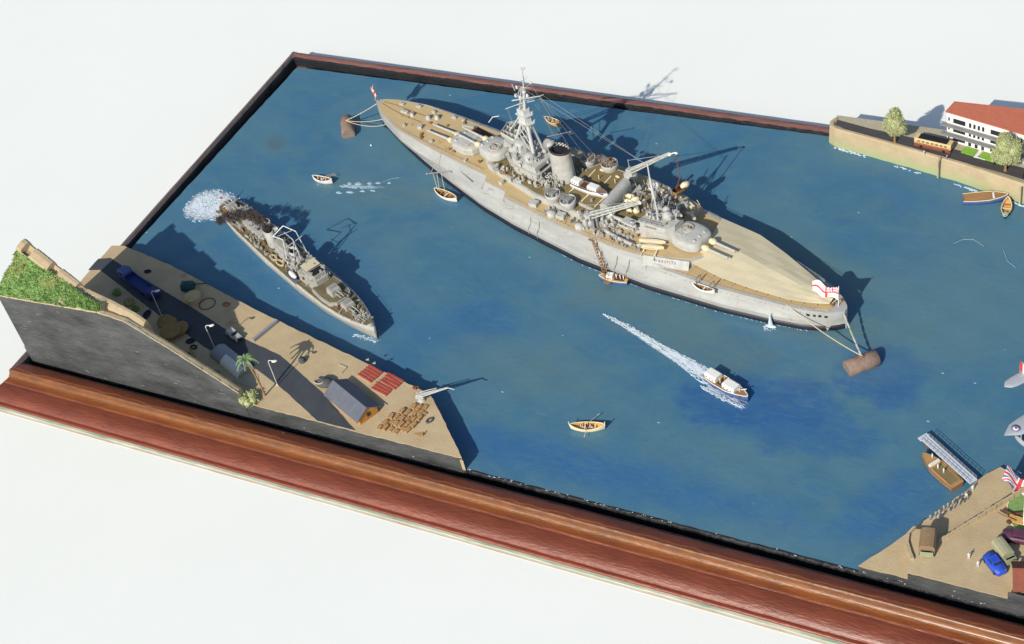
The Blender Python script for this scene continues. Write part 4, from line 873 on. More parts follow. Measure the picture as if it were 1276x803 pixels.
# near-side signal deck clutter (lockers, ladders, curled davits aft of the bridge)
mb = MB(); rr = random.Random(4)
for i in range(14):
    x = rr.uniform(11.5, 12.2); y = rr.uniform(-1.0, -.3); mb.box((x, y, 1.72+rr.uniform(0, .25)), (rr.uniform(.05, .18), rr.uniform(.05, .14), rr.uniform(.08, .4)), rz=rr.uniform(0, 3))
for i in range(18):
    x = rr.uniform(8.9, 10.8); y = -1.1+(x-9)*-.13+rr.uniform(-.1, .15); mb.box((x, y, 1.74), (rr.uniform(.06, .2), rr.uniform(.05, .12), rr.uniform(.06, .2)), rz=rr.uniform(0, 3))
for i in range(14):
    x = rr.uniform(10.0, 11.2); y = rr.uniform(-.7, .3); mb.box((x, y, 2.55), (rr.uniform(.05, .16), rr.uniform(.05, .12), rr.uniform(.1, .35)), rz=rr.uniform(0, 3))
build_each(mb, 'bridge_fitting', M_grey, BS)
mb = MB()
for (x, y, z) in ((11.75, -.55, 2.0), (11.95, -.75, 1.95), (12.1, -.45, 2.05), (11.6, -.85, 1.9)):
    mb.torus((x, y, z), .12, .03, 14, 6, 1, .7, rz=x*3)
    mb.path([(x, y, 1.68), (x, y, z+.1), (x+.1, y-.12, z+.22), (x+.22, y-.16, z+.15)], .02, 5)
build_each(mb, 'vent_cowl', M_lgrey, BS)
# funnel
mb = MB(); rs = []
for t in [i/10 for i in range(11)]:
    z = 1.67+1.78*t; cx = 12.28+.02*t; sx = .60-.10*t; sy = .44-.05*t; tilt = -.06*t
    rs.append([(cx+sx*math.cos(a), -.08+sy*math.sin(a), z+tilt*math.cos(a)) for a in [2*math.pi*k/28 for k in range(28)]])
inner = [[(12.30+.46*math.cos(a), -.08+.35*math.sin(a), z) for a in [2*math.pi*k/28 for k in range(28)]] for z in (3.46, 3.1)]
mb.rings(rs+inner, True); fn = mb.build('funnel', M_grey, BS)
mb = MB(); mb.rings([[(12.30+s*math.cos(a), -.08+(s-.11)*math.sin(a), z) for a in [2*math.pi*k/28 for k in range(28)]] for s, z in ((.525, 3.38), (.53, 3.48), (.48, 3.49), (.46, 3.2))], True, caps=False)
mb.lathe([(.47, 0), (.02, .02)], c=(12.30, -.08, 3.30), n=20, sy=.8)
mb.build('funnel_cap', M_funblk, fn)
mb = MB()
for i in range(5): mb.box((12.0+.15*i, -.08, 3.5), (.02, .70, .03))
mb.box((12.3, -.08, 3.505), (.95, .03, .03)); mb.build('cap_grille', M_dark, fn)
mb = MB(); mb.tube((11.72, -.2, 1.7), (11.80, -.2, 3.5), .04, .04, 7); mb.tube((11.72, .05, 1.7), (11.8, .05, 3.55), .05, .05, 7); mb.ell((11.78, -.05, 3.5), (.16, .24, .12), 10, 6); mb.build('steam_pipe', M_lgrey, fn)
# boat deck (olive linoleum) and white chocks
block('boat_deck', [(12.55, -1.0), (13.2, -1.05), (15.1, -1.12), (15.25, 1.25), (14.6, 1.6), (13.0, 1.45), (12.75, .9)], 1.675, 1.82, M_grey)
block('boat_deck_floor', [(12.6, -.95), (13.2, -1.0), (15.05, -1.06), (15.2, 1.2), (14.55, 1.5), (13.05, 1.38), (12.8, .85)], 1.82, 1.84, M_olive)
mb = MB()
for x in (13.15, 14.0, 14.75): mb.box((x, -.35, 1.86), (.05, 1.25, .05), rz=.05)
for x in (13.2, 14.1): mb.box((x, .72, 1.86), (.05, .55, .05), rz=.1); mb.box((x+.25, 1.1, 1.87), (.2, .06, .08))
for x, y in ((12.9, -.1), (13.7, .6), (14.5, .75)): mb.tube((x, y, 1.84), (x, y, 2.05), .022, .02, 6)
build_each(mb, 'boat_chock', M_cream2, BS)
def gun_tub(x, y, z0, z1, r, name='pompom_tub'):
    mb = MB(); mb.lathe([(r*.75, z0), (r, z1-.18), (r, z1), (r-.035, z1), (r-.035, z1-.12), (.02, z1-.12)], c=(x, y, 0), n=22); o = mb.build(name, M_grey, BS)
    mb = MB(); mb.box((x, y, z1-.04), (.22, .2, .16)); rr = random.Random(int(x*100))
    for i in range(4):
        for j in range(2): mb.tube((x-.08, y-.12+.08*i, z1-.02+.07*j), (x-.42, y-.12+.08*i, z1+.08+.09*j), .014, .011, 5)
    mb.box((x+.14, y, z1+.02), (.08, .34, .12)); mb.lathe([(.14, z1-.12), (.12, z1-.05)], c=(x, y, 0), n=10); mb.build('pompom', M_grey2, o)
    mb = MB()
    for k in range(5): a = rr.uniform(0, 6.28); mb.box((x+r*.62*math.cos(a), y+r*.62*math.sin(a), z1-.06), (.06, .09, .1), rz=a)
    build_each(mb, 'ammunition_locker', M_brown if x > 13 and y > 0 else M_lgrey, o)
gun_tub(12.70, -1.35, 1.65, 2.06, .35); gun_tub(13.62, -1.38, 1.65, 2.10, .36); gun_tub(12.55, 1.25, 1.65, 2.12, .34); gun_tub(13.65, 1.42, 1.65, 2.16, .38)
# transverse hangar with rounded roof
mb = MB(); rs = []
for k in range(2):
    y = (-1.05, .75)[k]; x0 = (15.42, 15.18)[k]
    rs.append([(x0+.24*math.cos(a), y, 1.7+.42+.28*math.sin(a)) for a in [math.pi*i/14 for i in range(15)]]+[(x0-.24, y, 1.68), (x0+.24, y, 1.68)])
mb.rings(rs, True); mb.build('hangar', M_grey, BS)
block('hangar_block', [(15.5, -1.0), (17.3, -.9), (17.4, .6), (16.5, 1.1), (15.45, .9)], 1.3, 1.72, M_grey)
block('catapult_deck', [(15.6, -.85), (17.2, -.8), (17.3, .5), (16.4, 1.0), (15.55, .8)], 1.72, 1.74, M_olive)
mb = MB(); rr = random.Random(12)
for (x, y, l, w_, h, a) in ((15.65, .35, .5, .26, .2, .5), (15.85, .05, .55, .24, .22, .3), (16.05, .25, .4, .2, .28, .9), (16.3, -.05, .35, .22, .2, .2), (16.15, -.35, .45, .24, .18, -.2), (15.8, -.2, .3, .2, .15, 1.2), (16.5, .3, .2, .2, .3, 0), (16.55, -.3, .3, .18, .3, .6)): mb.ell((x, y, 1.76+h/2), (l/2, w_/2, h/1.8), 9, 5, rz=a, jit=.22, rnd=rr)
build_each(mb, 'covered_float', M_cream2, BS)
# cranes
def ship_crane(x, y, zb, tip, name_r, hook=None):
    c = MB(); c.lathe([(.26, 1.3), (.24, zb-.3), (.30, zb-.25), (.30, zb), (.12, zb+.02)], c=(x, y, 0), n=16); c.box((x+.05, y, zb+.12), (.34, .28, .26)); base_ = c.build('boat_crane', M_grey, BS)
    tx, ty, tz = tip; d = Vector((tx-x, ty-y, 0)).normalized(); pz = Vector((-d.y, d.x, 0)); mb = MB()
    b0 = Vector((x, y, zb)); T0 = Vector(tip)
    for s in (-1, 1):
        for q in (0, 1): mb.tube(tuple(b0+pz*s*.11+Vector((0, 0, .20*q))), tuple(T0+pz*s*.055+Vector((0, 0, .07*q))), .036, .026, 6)
    nL = 9
    for i in range(nL):
        f, g2 = i/nL, (i+1)/nL
        A = b0.lerp(T0, f); B = b0.lerp(T0, g2); wa, wb = .11-.065*f, .11-.065*g2; ha, hb = .2-.14*f, .2-.14*g2
        s = 1 if i % 2 else -1
        mb.tube(tuple(A+pz*s*wa+Vector((0, 0, ha))), tuple(B-pz*s*wb+Vector((0, 0, hb))), .022, .022, 4); mb.tube(tuple(A+pz*wa), tuple(B+pz*wb+Vector((0, 0, hb))), .013, .013, 4); mb.tube(tuple(A-pz*wa+Vector((0, 0, ha))), tuple(B-pz*wb), .013, .013, 4); mb.box(tuple((A+B)/2+Vector((0, 0, hb*.95))), (.05, wb*2, .02), rz=math.atan2(d.y, d.x))
    pw, tw = .075, .04
    A4 = [b0+pz*pw+Vector((0, 0, .12)), b0-pz*pw+Vector((0, 0, .12)), T0-pz*tw+Vector((0, 0, .04)), T0+pz*tw+Vector((0, 0, .04))]
    mb.add([tuple(p) for p in A4]+[tuple(p-Vector((0, 0, .03))) for p in A4], [(0, 1, 2, 3), (7, 6, 5, 4), (0, 4, 5, 1), (1, 5, 6, 2), (2, 6, 7, 3), (3, 7, 4, 0)])
    mb.build('jib', M_lgrey, base_)
    mb = MB(); mb.ell(tip, (.10, .08, .08), 8, 5)
    if hook: mb.tube(tip, (tip[0]+.22, tip[1]+.12, tip[2]+.10), .03, .025, 6); mb.ell((tip[0]+.28, tip[1]+.12, tip[2]+.09), (.09, .06, .05), 8, 5)
    mb.build('jib_head', M_white, base_); mb = MB()
    mb.tube((x, y, zb+.25), (x-.02, y, zb+.75), .02, .015, 5); mb.tube((x-.02, y, zb+.7), tip, .010, .010, 4); mb.tube((x+.1, y, zb+.3), tip, .008, .008, 4); mb.build('topping_lift', M_wire, base_)
ship_crane(14.75, 1.50, 1.95, (16.95, 1.75, 3.68), 'far', True)
ship_crane(14.95, -1.62, 1.80, (17.05, -.55, 2.75), 'near')
mb = MB()
for i in range(9): a = 2*math.pi*i/9; mb.box((15.0+.36*math.cos(a), -1.55+.3*math.sin(a), 1.65), (.12, .1, .5), rz=a)
build_each(mb, 'crane_machinery', M_grey2, BS)
# aft superstructure
block('aft_control', [(17.25, -1.0), (18.45, -.78), (18.75, -.45), (18.75, .15), (18.2, .35), (17.3, .2)], 1.32, 2.12, M_grey, .96)
block('aft_control_roof', [(17.2, -1.04), (18.5, -.82), (18.75, -.45), (18.7, .2), (17.3, .25)], 2.12, 2.16, M_lgrey)
mb = MB()
for i in range(5): mb.box((17.35+i*.24, -.97+i*.048, 2.23), (.03, .03, .2))
for zz in (2.24, 2.32): mb.tube((17.25, -1.0, zz), (18.4, -.80, zz), .012, .012, 4)
mb.box((17.8, -.93, 1.98), (.5, .03, .05), rz=.18); mb.build('aft_rail', M_grey2, BS)
mb = MB(); mb.ell((18.25, -.25, 2.32), (.26, .22, .22), 12, 7); mb.ell((17.95, .05, 2.3), (.18, .16, .18), 10, 6); mb.box((18.45, .05, 2.3), (.3, .25, .28), top=(.8, .8)); build_each(mb, 'aft_director', M_grey, BS)
mb = MB(); mb.lathe([(.18, 0), (.20, .12), (.16, .125), (.15, .03), (.02, .03)], c=(18.62, .10, 2.16), n=16); mb.build('director_opening', M_dark, BS)
mb = MB(); mb.tube((17.2, .15, 1.5), (17.05, .25, 4.3), .05, .03, 7); mb.tube((17.7, -.25, 2.1), (17.08, .24, 3.6), .035, .03, 6); mb.tube((16.8, .75, 1.5), (17.05, .27, 3.6), .035, .03, 6)
mb.lathe([(.10, 0), (.24, .12), (.24, .22), (.19, .22), (.19, .1), (.02, .1)], c=(16.75, .75, 2.4), n=16); mb.tube((16.75, .75, 1.4), (16.75, .75, 2.45), .09, .08, 8); mb.tube((16.75, .75, 2.5), (16.6, .72, 3.15), .03, .022, 6); mb.build('mainmast', M_mast, BS)
mb = MB(); rr = random.Random(7)
for i in range(10):
    x, y = rr.uniform(16.9, 18.0), rr.uniform(-.2, .9); mb.tube((x, y, 1.5), (x+rr.uniform(-.3, .3), y+rr.uniform(-.2, .2), 2.5+rr.uniform(-.3, .4)), .022, .018, 5)
for i in range(24):
    x, y = rr.uniform(16.5, 18.2), rr.uniform(.3, 1.5); mb.box((x, y, 1.42+rr.uniform(0, .15)), (rr.uniform(.08, .3), rr.uniform(.06, .2), rr.uniform(.08, .35)), rz=rr.uniform(0, 3))
mb.build('aft_fitting', M_grey, BS)
mb = MB()
for (x, y, l, a) in ((16.9, 1.75, .8, -.15), (17.8, 1.6, .7, -.35), (16.2, 1.7, .5, -.05)): mb.box((x, y, 1.40), (l, .22, .14), rz=a)
mb.box((18.55, .95, 1.5), (.35, .12, .12), rz=-.5); mb.box((18.2, 1.15, 1.38), (.3, .14, .1), rz=.4); build_each(mb, 'upper_locker', M_cream2, BS)
# name board platform round X turret with lettering
plat = [(18.05, -1.80), (18.9, -1.62), (20.0, -1.16), (20.45, -.5), (20.4, .3), (20.0, .7), (18.4, .9), (17.9, .9)]
block('after_platform', plat, 1.0, 1.31, M_grey)
block('after_platform_floor', [(18.1, -1.70), (18.9, -1.52), (19.9, -1.08), (20.3, -.5), (20.25, .3), (19.9, .65), (18.4, .85), (18.0, .85)], 1.31, 1.33, M_deck)
nb = MB(); A = Vector((18.12, -1.90, 0)); B = Vector((20.02, -1.24, 0)); d = (B-A).normalized(); nrm = Vector((d.y, -d.x, 0)); sl = .24
pts = [A+Vector((0, 0, 1.02))+nrm*sl, B+Vector((0, 0, 1.02))+nrm*sl, B+Vector((0, 0, 1.34)), A+Vector((0, 0, 1.34))]
back = [p-nrm*.04 for p in pts]
nb.add([tuple(p) for p in pts+back], [(0, 1, 2, 3), (4, 7, 6, 5), (0, 4, 5, 1), (1, 5, 6, 2), (2, 6, 7, 3), (3, 7, 4, 0)]); nbo = nb.build('name_board', M_grey, BS)
up = (pts[3]-pts[0]).normalized(); fn_ = d.cross(up).normalized(); M4 = Matrix((( d.x, up.x, fn_.x, 0), (d.y, up.y, fn_.y, 0), (d.z, up.z, fn_.z, 0), (0, 0, 0, 1)))
def place(c): m_ = M4.copy(); m_.translation = c; return m_
cm = (pts[0]+pts[1]+pts[2]+pts[3])/4
text_on('W A R S P I T E', .15, M_dark, nbo, place(cm+up*.06-d*.05+fn_*.004))
# accommodation ladder
mb = MB(); a, b = Vector((15.6, -2.18, 1.25)), Vector((16.9, -3.02, .22))
for s in (-1, 1): mb.tube(tuple(a+Vector((s*.07, s*.05, 0))), tuple(b+Vector((s*.07, s*.05, 0))), .014, .014, 5); mb.tube(tuple(a+Vector((s*.07, s*.05, .14))), tuple(b+Vector((s*.07, s*.05, .14))), .009, .009, 4)
for i in range(14): c = a.lerp(b, i/13); mb.box(tuple(c), (.13, .08, .012), rz=-.57)
for i in range(6): c = a.lerp(b, i/5); mb.tube(tuple(c), tuple(c+Vector((0, 0, .14))), .008, .008, 4)
mb.build('accommodation_ladder', M_brown, BS)
mb = MB(); mb.box((16.95, -3.08, .2), (.3, .22, .03)); mb.box((15.55, -2.15, 1.28), (.3, .3, .03)); build_each(mb, 'ladder_platform', M_brown, BS)
# midships near deck clutter: derrick, lockers, grey stowed boat davit
mb = MB(); rr = random.Random(17)
for i in range(34):
    x = rr.uniform(12.6, 18.0); y = -rr.uniform(1.62, 1.95)+(.12 if x > 17 else 0); mb.box((x, y, 1.38), (rr.uniform(.05, .2), rr.uniform(.05, .12), rr.uniform(.05, .2)), rz=rr.uniform(0, 3))
mb.build('deck_fitting', M_lgrey, BS)
mb = MB()
for i in range(14): x = 15.0+rr.uniform(0, 2.4); mb.box((x, -1.75+rr.uniform(-.15, .2), 1.37), (.07, .06, .12), rz=rr.uniform(0, 3))
build_each(mb, 'deck_store', M_brown, BS)
mb = MB()
for x in (13.0, 14.6):
    mb.box((x-1.1, -1.82, 1.42), (.4, .3, .24), rz=.2); mb.lathe([(.2, 1.3), (.2, 1.55), (.03, 1.6)], c=(x+.05, -1.95, 0), n=12)
build_each(mb, 'twin_gun_shield', M_lgrey, BS)
mb = MB()
for x in (12.9, 13.3, 13.75): mb.tube((x, -1.75, 1.33), (x-.12, -2.15, 1.37), .01, .01, 4); mb.tube((x, -1.75, 1.34), (x+.18, -2.1, 1.37), .008, .008, 4)
mb.build('deck_seam', M_brown, BS)
mb = MB(); mb.rings([[(x, -1.55-.22*math.sin((x-15.6)*1.1)*.6-w_*.07, 1.36+z_) for w_, z_ in ((1, 0), (1, .1), (-1, .14), (-1, 0))] for x in [15.7+.15*i for i in range(12)]], True); mb.build('stowed_float', M_grey, BS)
# dense small fittings all through the midships structure
def greeble(name, M, seed, n, x0, x1, y0, y1, z0, z1, tubes=.35):
    rr = random.Random(seed); mb = MB()
    for _ in range(n):
        x, y, z = rr.uniform(x0, x1), rr.uniform(y0, y1), rr.uniform(z0, z1); q = rr.random()
        if q < tubes: mb.tube((x, y, z), (x+rr.uniform(-.12, .12), y+rr.uniform(-.12, .12), z+rr.uniform(.08, .35)), rr.uniform(.010, .022), None, 5)
        elif q < tubes+.15: mb.lathe([(rr.uniform(.04, .08), 0), (rr.uniform(.04, .07), .1), (.02, .14)], c=(x, y, z), n=8)
        elif q < tubes+.22: mb.torus((x, y, z+.05), rr.uniform(.05, .09), .014, 10, 4)
        else: mb.box((x, y, z+.05), (rr.uniform(.04, .16), rr.uniform(.03, .10), rr.uniform(.05, .18)), rz=rr.uniform(-.3, .3)+R(0))
    o = mb.build(name, M, BS); o['kind'] = 'stuff'; return o
for k, (nm, M_, n_, b_) in enumerate((('bridge_clutter', M_grey, 34, (9.2, 11.4, -.9, .7, 2.2, 2.6)), ('bridge_clutter', M_grey2, 22, (9.0, 11.4, -.8, .8, 2.3, 2.9)), ('funnel_clutter', M_lgrey, 50, (11.3, 12.7, -1.2, -.45, 1.7, 2.0)), ('funnel_clutter', M_grey2, 34, (11.3, 12.9, .3, 1.3, 1.7, 2.3)),
    ('shelter_clutter', M_grey, 24, (8.9, 11.2, -1.25, -.85, 1.68, 1.8)), ('shelter_clutter', M_brown, 16, (9.2, 12.2, -1.3, -.5, 1.68, 1.8)), ('crane_clutter', M_grey, 60, (14.2, 16.3, -1.6, -1.1, 1.4, 1.9)), ('crane_clutter', M_grey2, 36, (14.2, 17.2, -1.55, -.5, 1.35, 1.9)),
    ('waist_clutter', M_grey, 50, (15.6, 17.6, .3, 1.5, 1.4, 2.1)), ('waist_clutter', M_grey2, 44, (15.8, 18.2, -.5, 1.3, 1.5, 2.3)), ('waist_clutter', M_brown, 20, (16.0, 18.4, .6, 1.7, 1.33, 1.5)), ('waist_clutter', M_cream2, 14, (16.2, 18.4, .8, 1.8, 1.33, 1.5)), ('rail_clutter', M_grey2, 40, (12.4, 18.0, -1.95, -1.6, 1.33, 1.4)),
    ('aft_clutter', M_grey, 40, (17.3, 18.7, -.7, .2, 2.14, 2.35)), ('deck_clutter', M_brown, 26, (2.0, 8.2, -1.0, .95, 1.36, 1.42)), ('tub_clutter', M_brown, 22, (12.5, 14.0, 1.1, 1.6, 2.1, 2.25)), ('mast_clutter', M_mast, 16, (10.3, 10.8, -.2, .2, 4.1, 6.0)))):
    if nm == 'deck_clutter': greeble(nm, M_, 60+k, n_, *b_, tubes=.1)
    else: greeble(nm, M_, 60+k, n_, *b_)
# jack and ensign staffs
mb = MB(); mb.tube((.12, 0, 1.5), (-.02, .02, 2.45), .018, .012, 6); mb.build('jackstaff', M_brown, BS)
mb = MB(); mb.tube((26.4, 0, QDZ), (26.45, .02, 2.1), .02, .014, 6); mb.tube((26.1, -.1, QDZ), (26.42, 0, 1.5), .012, .01, 5); mb.build('ensign_staff', M_white, BS)
mb = MB(); rr = random.Random(2)
for i in range(8): mb.box((25.9+rr.uniform(0, .5), rr.uniform(-.3, .35), QDZ+.06), (.14, .05, .1), rz=rr.uniform(0, 3))
build_each(mb, 'stern_fairlead', M_brown, BS)
# rigging
mb = MB()
for a, b in (((12.0, -.33, 6.3), (13.0, .9, 2.3)), ((12.0, -.33, 6.3), (13.3, 1.2, 2.3)), ((10.4, .7, 5.3), (11.2, 1.1, 1.7)), ((10.4, .5, 5.3), (11.4, 1.2, 1.7)), ((10.75, 0, 6.0), (17.05, .25, 4.2)), ((11.0, .75, 5.3), (17.05, .3, 4.1)), ((11.0, -.02, 6.9), (12.9, .0, 3.6)), ((10.2, -.7, 5.3), (11.4, -1.1, 1.7))): mb.tube(a, b, .0045, .0045, 4)
mb.build('rigging', M_wire, BS)

# flags as waved cloth with each field set face by face
def flag(name, pts_fn, fieldfn, label, cat, loc, rz, nx=44, ny=26):
    vs = [pts_fn(i/nx, j/ny) for i in range(nx+1) for j in range(ny+1)]; fs = []; mi = []
    for i in range(nx):
        for j in range(ny): a = i*(ny+1)+j; fs.append((a, a+1, a+ny+2, a+ny+1)); mi.append(fieldfn((i+.5)/nx, (j+.5)/ny))
    off = len(vs); mb = MB(); mb.v = vs+[(x, y+.006, z+.004) for x, y, z in vs]; mb.f = fs+[tuple(k+off for k in f[::-1]) for f in fs]; mb.mi = mi+mi; mb.sm = [True]*len(mb.f)
    me = bpy.data.meshes.new(name); me.from_pydata(mb.v, [], mb.f)
    for q in (M_fwhite, M_fred, M_fblue): me.materials.append(q)
    me.polygons.foreach_set('use_smooth', mb.sm); me.polygons.foreach_set('material_index', mb.mi); me.update()
    o = bpy.data.objects.new(name, me); COL.objects.link(o); o.location = loc; o.rotation_euler = (0, 0, rz)
    if label: tag(o, label, cat)
    return o
def union(u, v, k=1.0):
    x, y = (u-.5)*2, (v-.5)*2
    if abs(x) < .11 or abs(y) < .18: return 1
    if abs(x) < .19 or abs(y) < .30: return 0
    d = abs(abs(x)-abs(y)); 
    if d < .10*k: return 1
    if d < .30*k: return 0
    return 2
def ensign(u, v):
    if u < .46 and v > .52: return union(u/.46, (v-.52)/.48)
    if abs(u-.46-.0) < .05 or abs(v-.5) < .07: return 1
    return 0
BM = Matrix.Translation((8.236, 19.742, 0)) @ Matrix.Rotation(R(-16.214), 4, 'Z')
def BW(x, y, z): return BM @ Vector((x, y, z))
# ensign: flies from the stern staff towards the bow side, hoist at u=0
p = BW(26.44, .02, 1.98)
def ens(u, v): return (-1.12*u, .22*u+.05*math.sin(u*9+v)*u*2-(1-v)*.10, -.52*(1-v)-.02+.06*math.sin(u*7+v*2)-.05*u)
flag('white_ensign', ens, ensign, 'white ensign with a red cross flying from the stern staff of the big battleship', 'flag', tuple(p), 0)
p = BW(-.02, .02, 2.42)
def jk(u, v): return (-.34*u+.05*math.sin(v*6), .26*u+.07*math.sin(u*8), -.80*(1-v)-.22*u+.05*math.sin(u*9))
flag('union_jack', jk, union, 'small furled red and white jack flying at the bow of the battleship', 'flag', tuple(p), 0, 26, 26)

# ------------------------------------------------------------------ buoys and moorings
def buoy(loc, rz, label, L_=1.05, r=.36, tilt=0):
    t = thing('mooring_buoy', label, 'buoy', loc, rz, 'rusty drum mooring buoys')
    mb = MB(); n = 24
    rs = [[(x, rr*math.cos(2*math.pi*k/n), .16+rr*math.sin(2*math.pi*k/n)) for k in range(n)] for x, rr in ((-L_/2, r*.9), (-L_/2+.02, r), (-.2, r), (.2, r), (L_/2-.02, r), (L_/2, r*.9))]
    mb.rings(rs, True); mb.build('drum', M_rust, t)
    mb = MB(); mb.torus((0, 0, .56), .07, .022, 12, 6); mb.lathe([(.09, .46), (.07, .56)], n=10); mb.box((0, 0, .52), (.3, .1, .03), rz=.5); mb.build('ring', M_brown, t); return t
b1 = buoy((6.55, 19.05, 0), math.atan2(18.55-19.6, 6.9-6.2), 'rusty drum buoy off the battleship bow', 1.30, .34)
b2 = copy_thing(b1, (35.1, 10.42, 0), math.atan2(.9, .9), 'rusty drum buoy off the battleship stern near the deep blue patch')
def hang(a, b, sag, n=14): a = Vector(a); b = Vector(b); return [tuple(a.lerp(b, i/n)-Vector((0, 0, sag*4*(i/n)*(1-i/n)))) for i in range(n+1)]
def rope(a, b, sag, r, M, label, name='mooring_rope', g=None, cat='rope'):
    mb = MB(); mb.path(hang(a, b, sag), r, 6); return tag(mb.build(name, M), label, cat, g)
bp = (6.55, 19.05, .58)
mb = MB(); pts = hang(BW(.05, -.05, 1.45), bp, .05, 26)
for i, (a, b) in enumerate(zip(pts, pts[1:])):
    mb.tube(a, b, .030 if i % 2 else .018, None, 6)
tag(mb.build('anchor_cable', M_lgrey), 'pale studded chain from the battleship stem to the bow buoy', 'chain')
rope(BW(.9, -.55, 1.15), bp, .12, .017, M_rope, 'upper slack rope from the battleship bow flank to the bow buoy')
rope(BW(1.15, -.68, 1.0), bp, .22, .017, M_rope, 'lower slack rope from the battleship bow flank to the bow buoy')
sb = (35.1, 10.42, .58)
rope(BW(24.6, -.98, 1.05), sb, .18, .022, M_rope, 'long pale rope from the battleship quarter to the stern buoy')
mb = MB(); pts = hang(BW(26.7, -.1, .9), sb, .06, 18)
for i, (a, b) in enumerate(zip(pts, pts[1:])): mb.tube(a, b, .045 if i % 3 else .026, None, 6, mi=1 if 5 < i < 9 else 0)
tag(mb.build('stern_chain', [M_lgrey, M_lime]), 'pale chain with a greenish link from the battleship stern to the buoy', 'chain')

# ------------------------------------------------------------------ small boats
def boat_shell(mb_out, mb_in, L_, B, D, zt, transom=False, sheer=.12, rake=.1, n=18, th=.03, floor=.25, mi=0):
    ro = []; ri = []; gun = []
    for i in range(n+1):
        t = i/n; x = -L_/2+L_*t
        w_ = (math.sin(math.pi*min(1, t*(.86 if transom else 1)+(0 if not transom else .0)))**.62)*B/2
        if transom: w_ = (min(1, (1-t)/.45)**.6)*B/2*(.86+.14*min(1, t/.3))
        w_ = max(.012, w_); z1 = zt+sheer*(2*t-1)**2
        ro.append([(x, -w_, z1), (x, -w_*.96, z1-D*.35), (x, -w_*.62, z1-D*.85), (x, 0, z1-D), (x, w_*.62, z1-D*.85), (x, w_*.96, z1-D*.35), (x, w_, z1)])
        wi = max(.006, w_-th); zi = z1-D*floor*2.0
        ri.append([(x, -wi, z1-.005), (x, -wi*.9, zi), (x, 0, zi-.02), (x, wi*.9, zi), (x, wi, z1-.005)])
        gun.append((x, w_, z1))
    mb_out.rings(ro, True, caps=False, closed=False)
    if transom: mb_out.add(ro[0], [tuple(range(7))])
    mb_in.rings(ri, False, caps=False, closed=False)
    if transom: mb_in.add([(p[0]+.015, p[1], p[2]) for p in ri[0]], [tuple(range(5))])
    return gun
def open_boat(name, label, cat, loc, rz, L_, B, Mh, Mi, Mg, thwarts=3, zt=.2, D=.26, transom=False, group=None, sheer=.1, oars=(), crew=(), posts=False):
    t = thing(name, label, cat, loc, rz, group); mo, mi_ = MB(), MB(); gun = boat_shell(mo, mi_, L_, B, D, zt, transom, sheer)
    mo.build('hull', Mh, t); mi_.build('hull_lining', Mi, t)
    mb = MB()
    for s in (-1, 1): mb.path([(x, s*(w_-.01), z+.004) for x, w_, z in gun], .022, 6)
    if posts:
        for x in (-L_/2, L_/2): mb.tube((x, 0, zt), (x+(.03 if x > 0 else -.03), 0, zt+sheer+.14), .025, .02, 6)
    mb.build('gunwale', Mg, t)
    for k in range(thwarts):
        x = -L_*.3+L_*.6*(k+.5)/thwarts; w_ = B*.46*(math.sin(math.pi*(x+L_/2)/L_)**.5); mb = MB(); mb.box((x, 0, zt-.045), (.06, w_*1.9, .018)); mb.build('thwart', Mg if k % 2 else M_brown, t)
    for (x, y, x2, y2) in oars: mb = MB(); mb.tube((x, y, zt+.06), (x2, y2, zt-.02), .013, .010, 5); mb.box((x2, y2, zt-.02), (.10, .04, .01), rz=math.atan2(y2-y, x2-x)); mb.build('oar', M_rope, t)
    return t
def small_figure(name, label, loc, rz=0, M_=M_fig, h=.30, group=None, sit=False, parent=None):
    """one continuous standing or sitting little painted figure"""
    mb = MB(); s = h/.30
    hip = .15*s if not sit else .03*s; fw = .03*s
    def ringe(x, y, z, a, b, n=8): return [(x+a*math.cos(2*math.pi*k/n), y+b*math.sin(2*math.pi*k/n), z) for k in range(n)]
    for sd in (-1, 1):
        if sit: mb.tube((0, sd*.018*s, hip), (.07*s, sd*.022*s, hip), .018*s, .015*s, 6); mb.tube((.07*s, sd*.022*s, hip), (.08*s, sd*.022*s, -.02), .014*s, .012*s, 6)
        else: mb.rings([ringe(.012*s, sd*.02*s, -.005, .02*s, .011*s), ringe(0, sd*.019*s, .02*s, .012*s, .011*s), ringe(0, sd*.018*s, hip*.55, .014*s, .012*s), ringe(0, sd*.016*s, hip, .018*s, .017*s)], True)
    mb.rings([ringe(0, 0, hip-.008, .022*s, .03*s), ringe(0, 0, hip+.04*s, .02*s, .027*s), ringe(0, 0, hip+.085*s, .024*s, .038*s), ringe(0, 0, hip+.102*s, .016*s, .026*s), ringe(0, 0, hip+.108*s, .009*s, .010*s), ringe(.003*s, 0, hip+.116*s, .011*s, .011*s), ringe(.004*s, 0, hip+.132*s, .018*s, .015*s), ringe(.003*s, 0, hip+.150*s, .012*s, .011*s)], True)
    for sd in (-1, 1): mb.tube((0, sd*.036*s, hip+.09*s), (.004*s, sd*.045*s, hip+.045*s), .010*s, .009*s, 5); mb.tube((.004*s, sd*.045*s, hip+.045*s), (.02*s, sd*.042*s, hip+.005*s), .009*s, .006*s, 5)
    o = mb.build(name, M_, parent=parent, loc=loc, rz=rz)
    if sit is None: pass
    if parent is None: tag(o, label, 'person', group)
    mb = MB(); mb.ell((.003*s, 0, hip+.145*s), (.021*s, .020*s, .012*s), 8, 5); mb.build('cap', M_fig if M_ is not M_fig else M_lgrey, parent=o)
    return o
def seated(boatloc, rz, dx, dy, dz, label, M_, h=.3, g=None):
    c, s = math.cos(rz), math.sin(rz); return small_figure('person', label, (boatloc[0]+dx*c-dy*s, boatloc[1]+dx*s+dy*c, boatloc[2]+dz), rz, M_, h, g, sit=True)

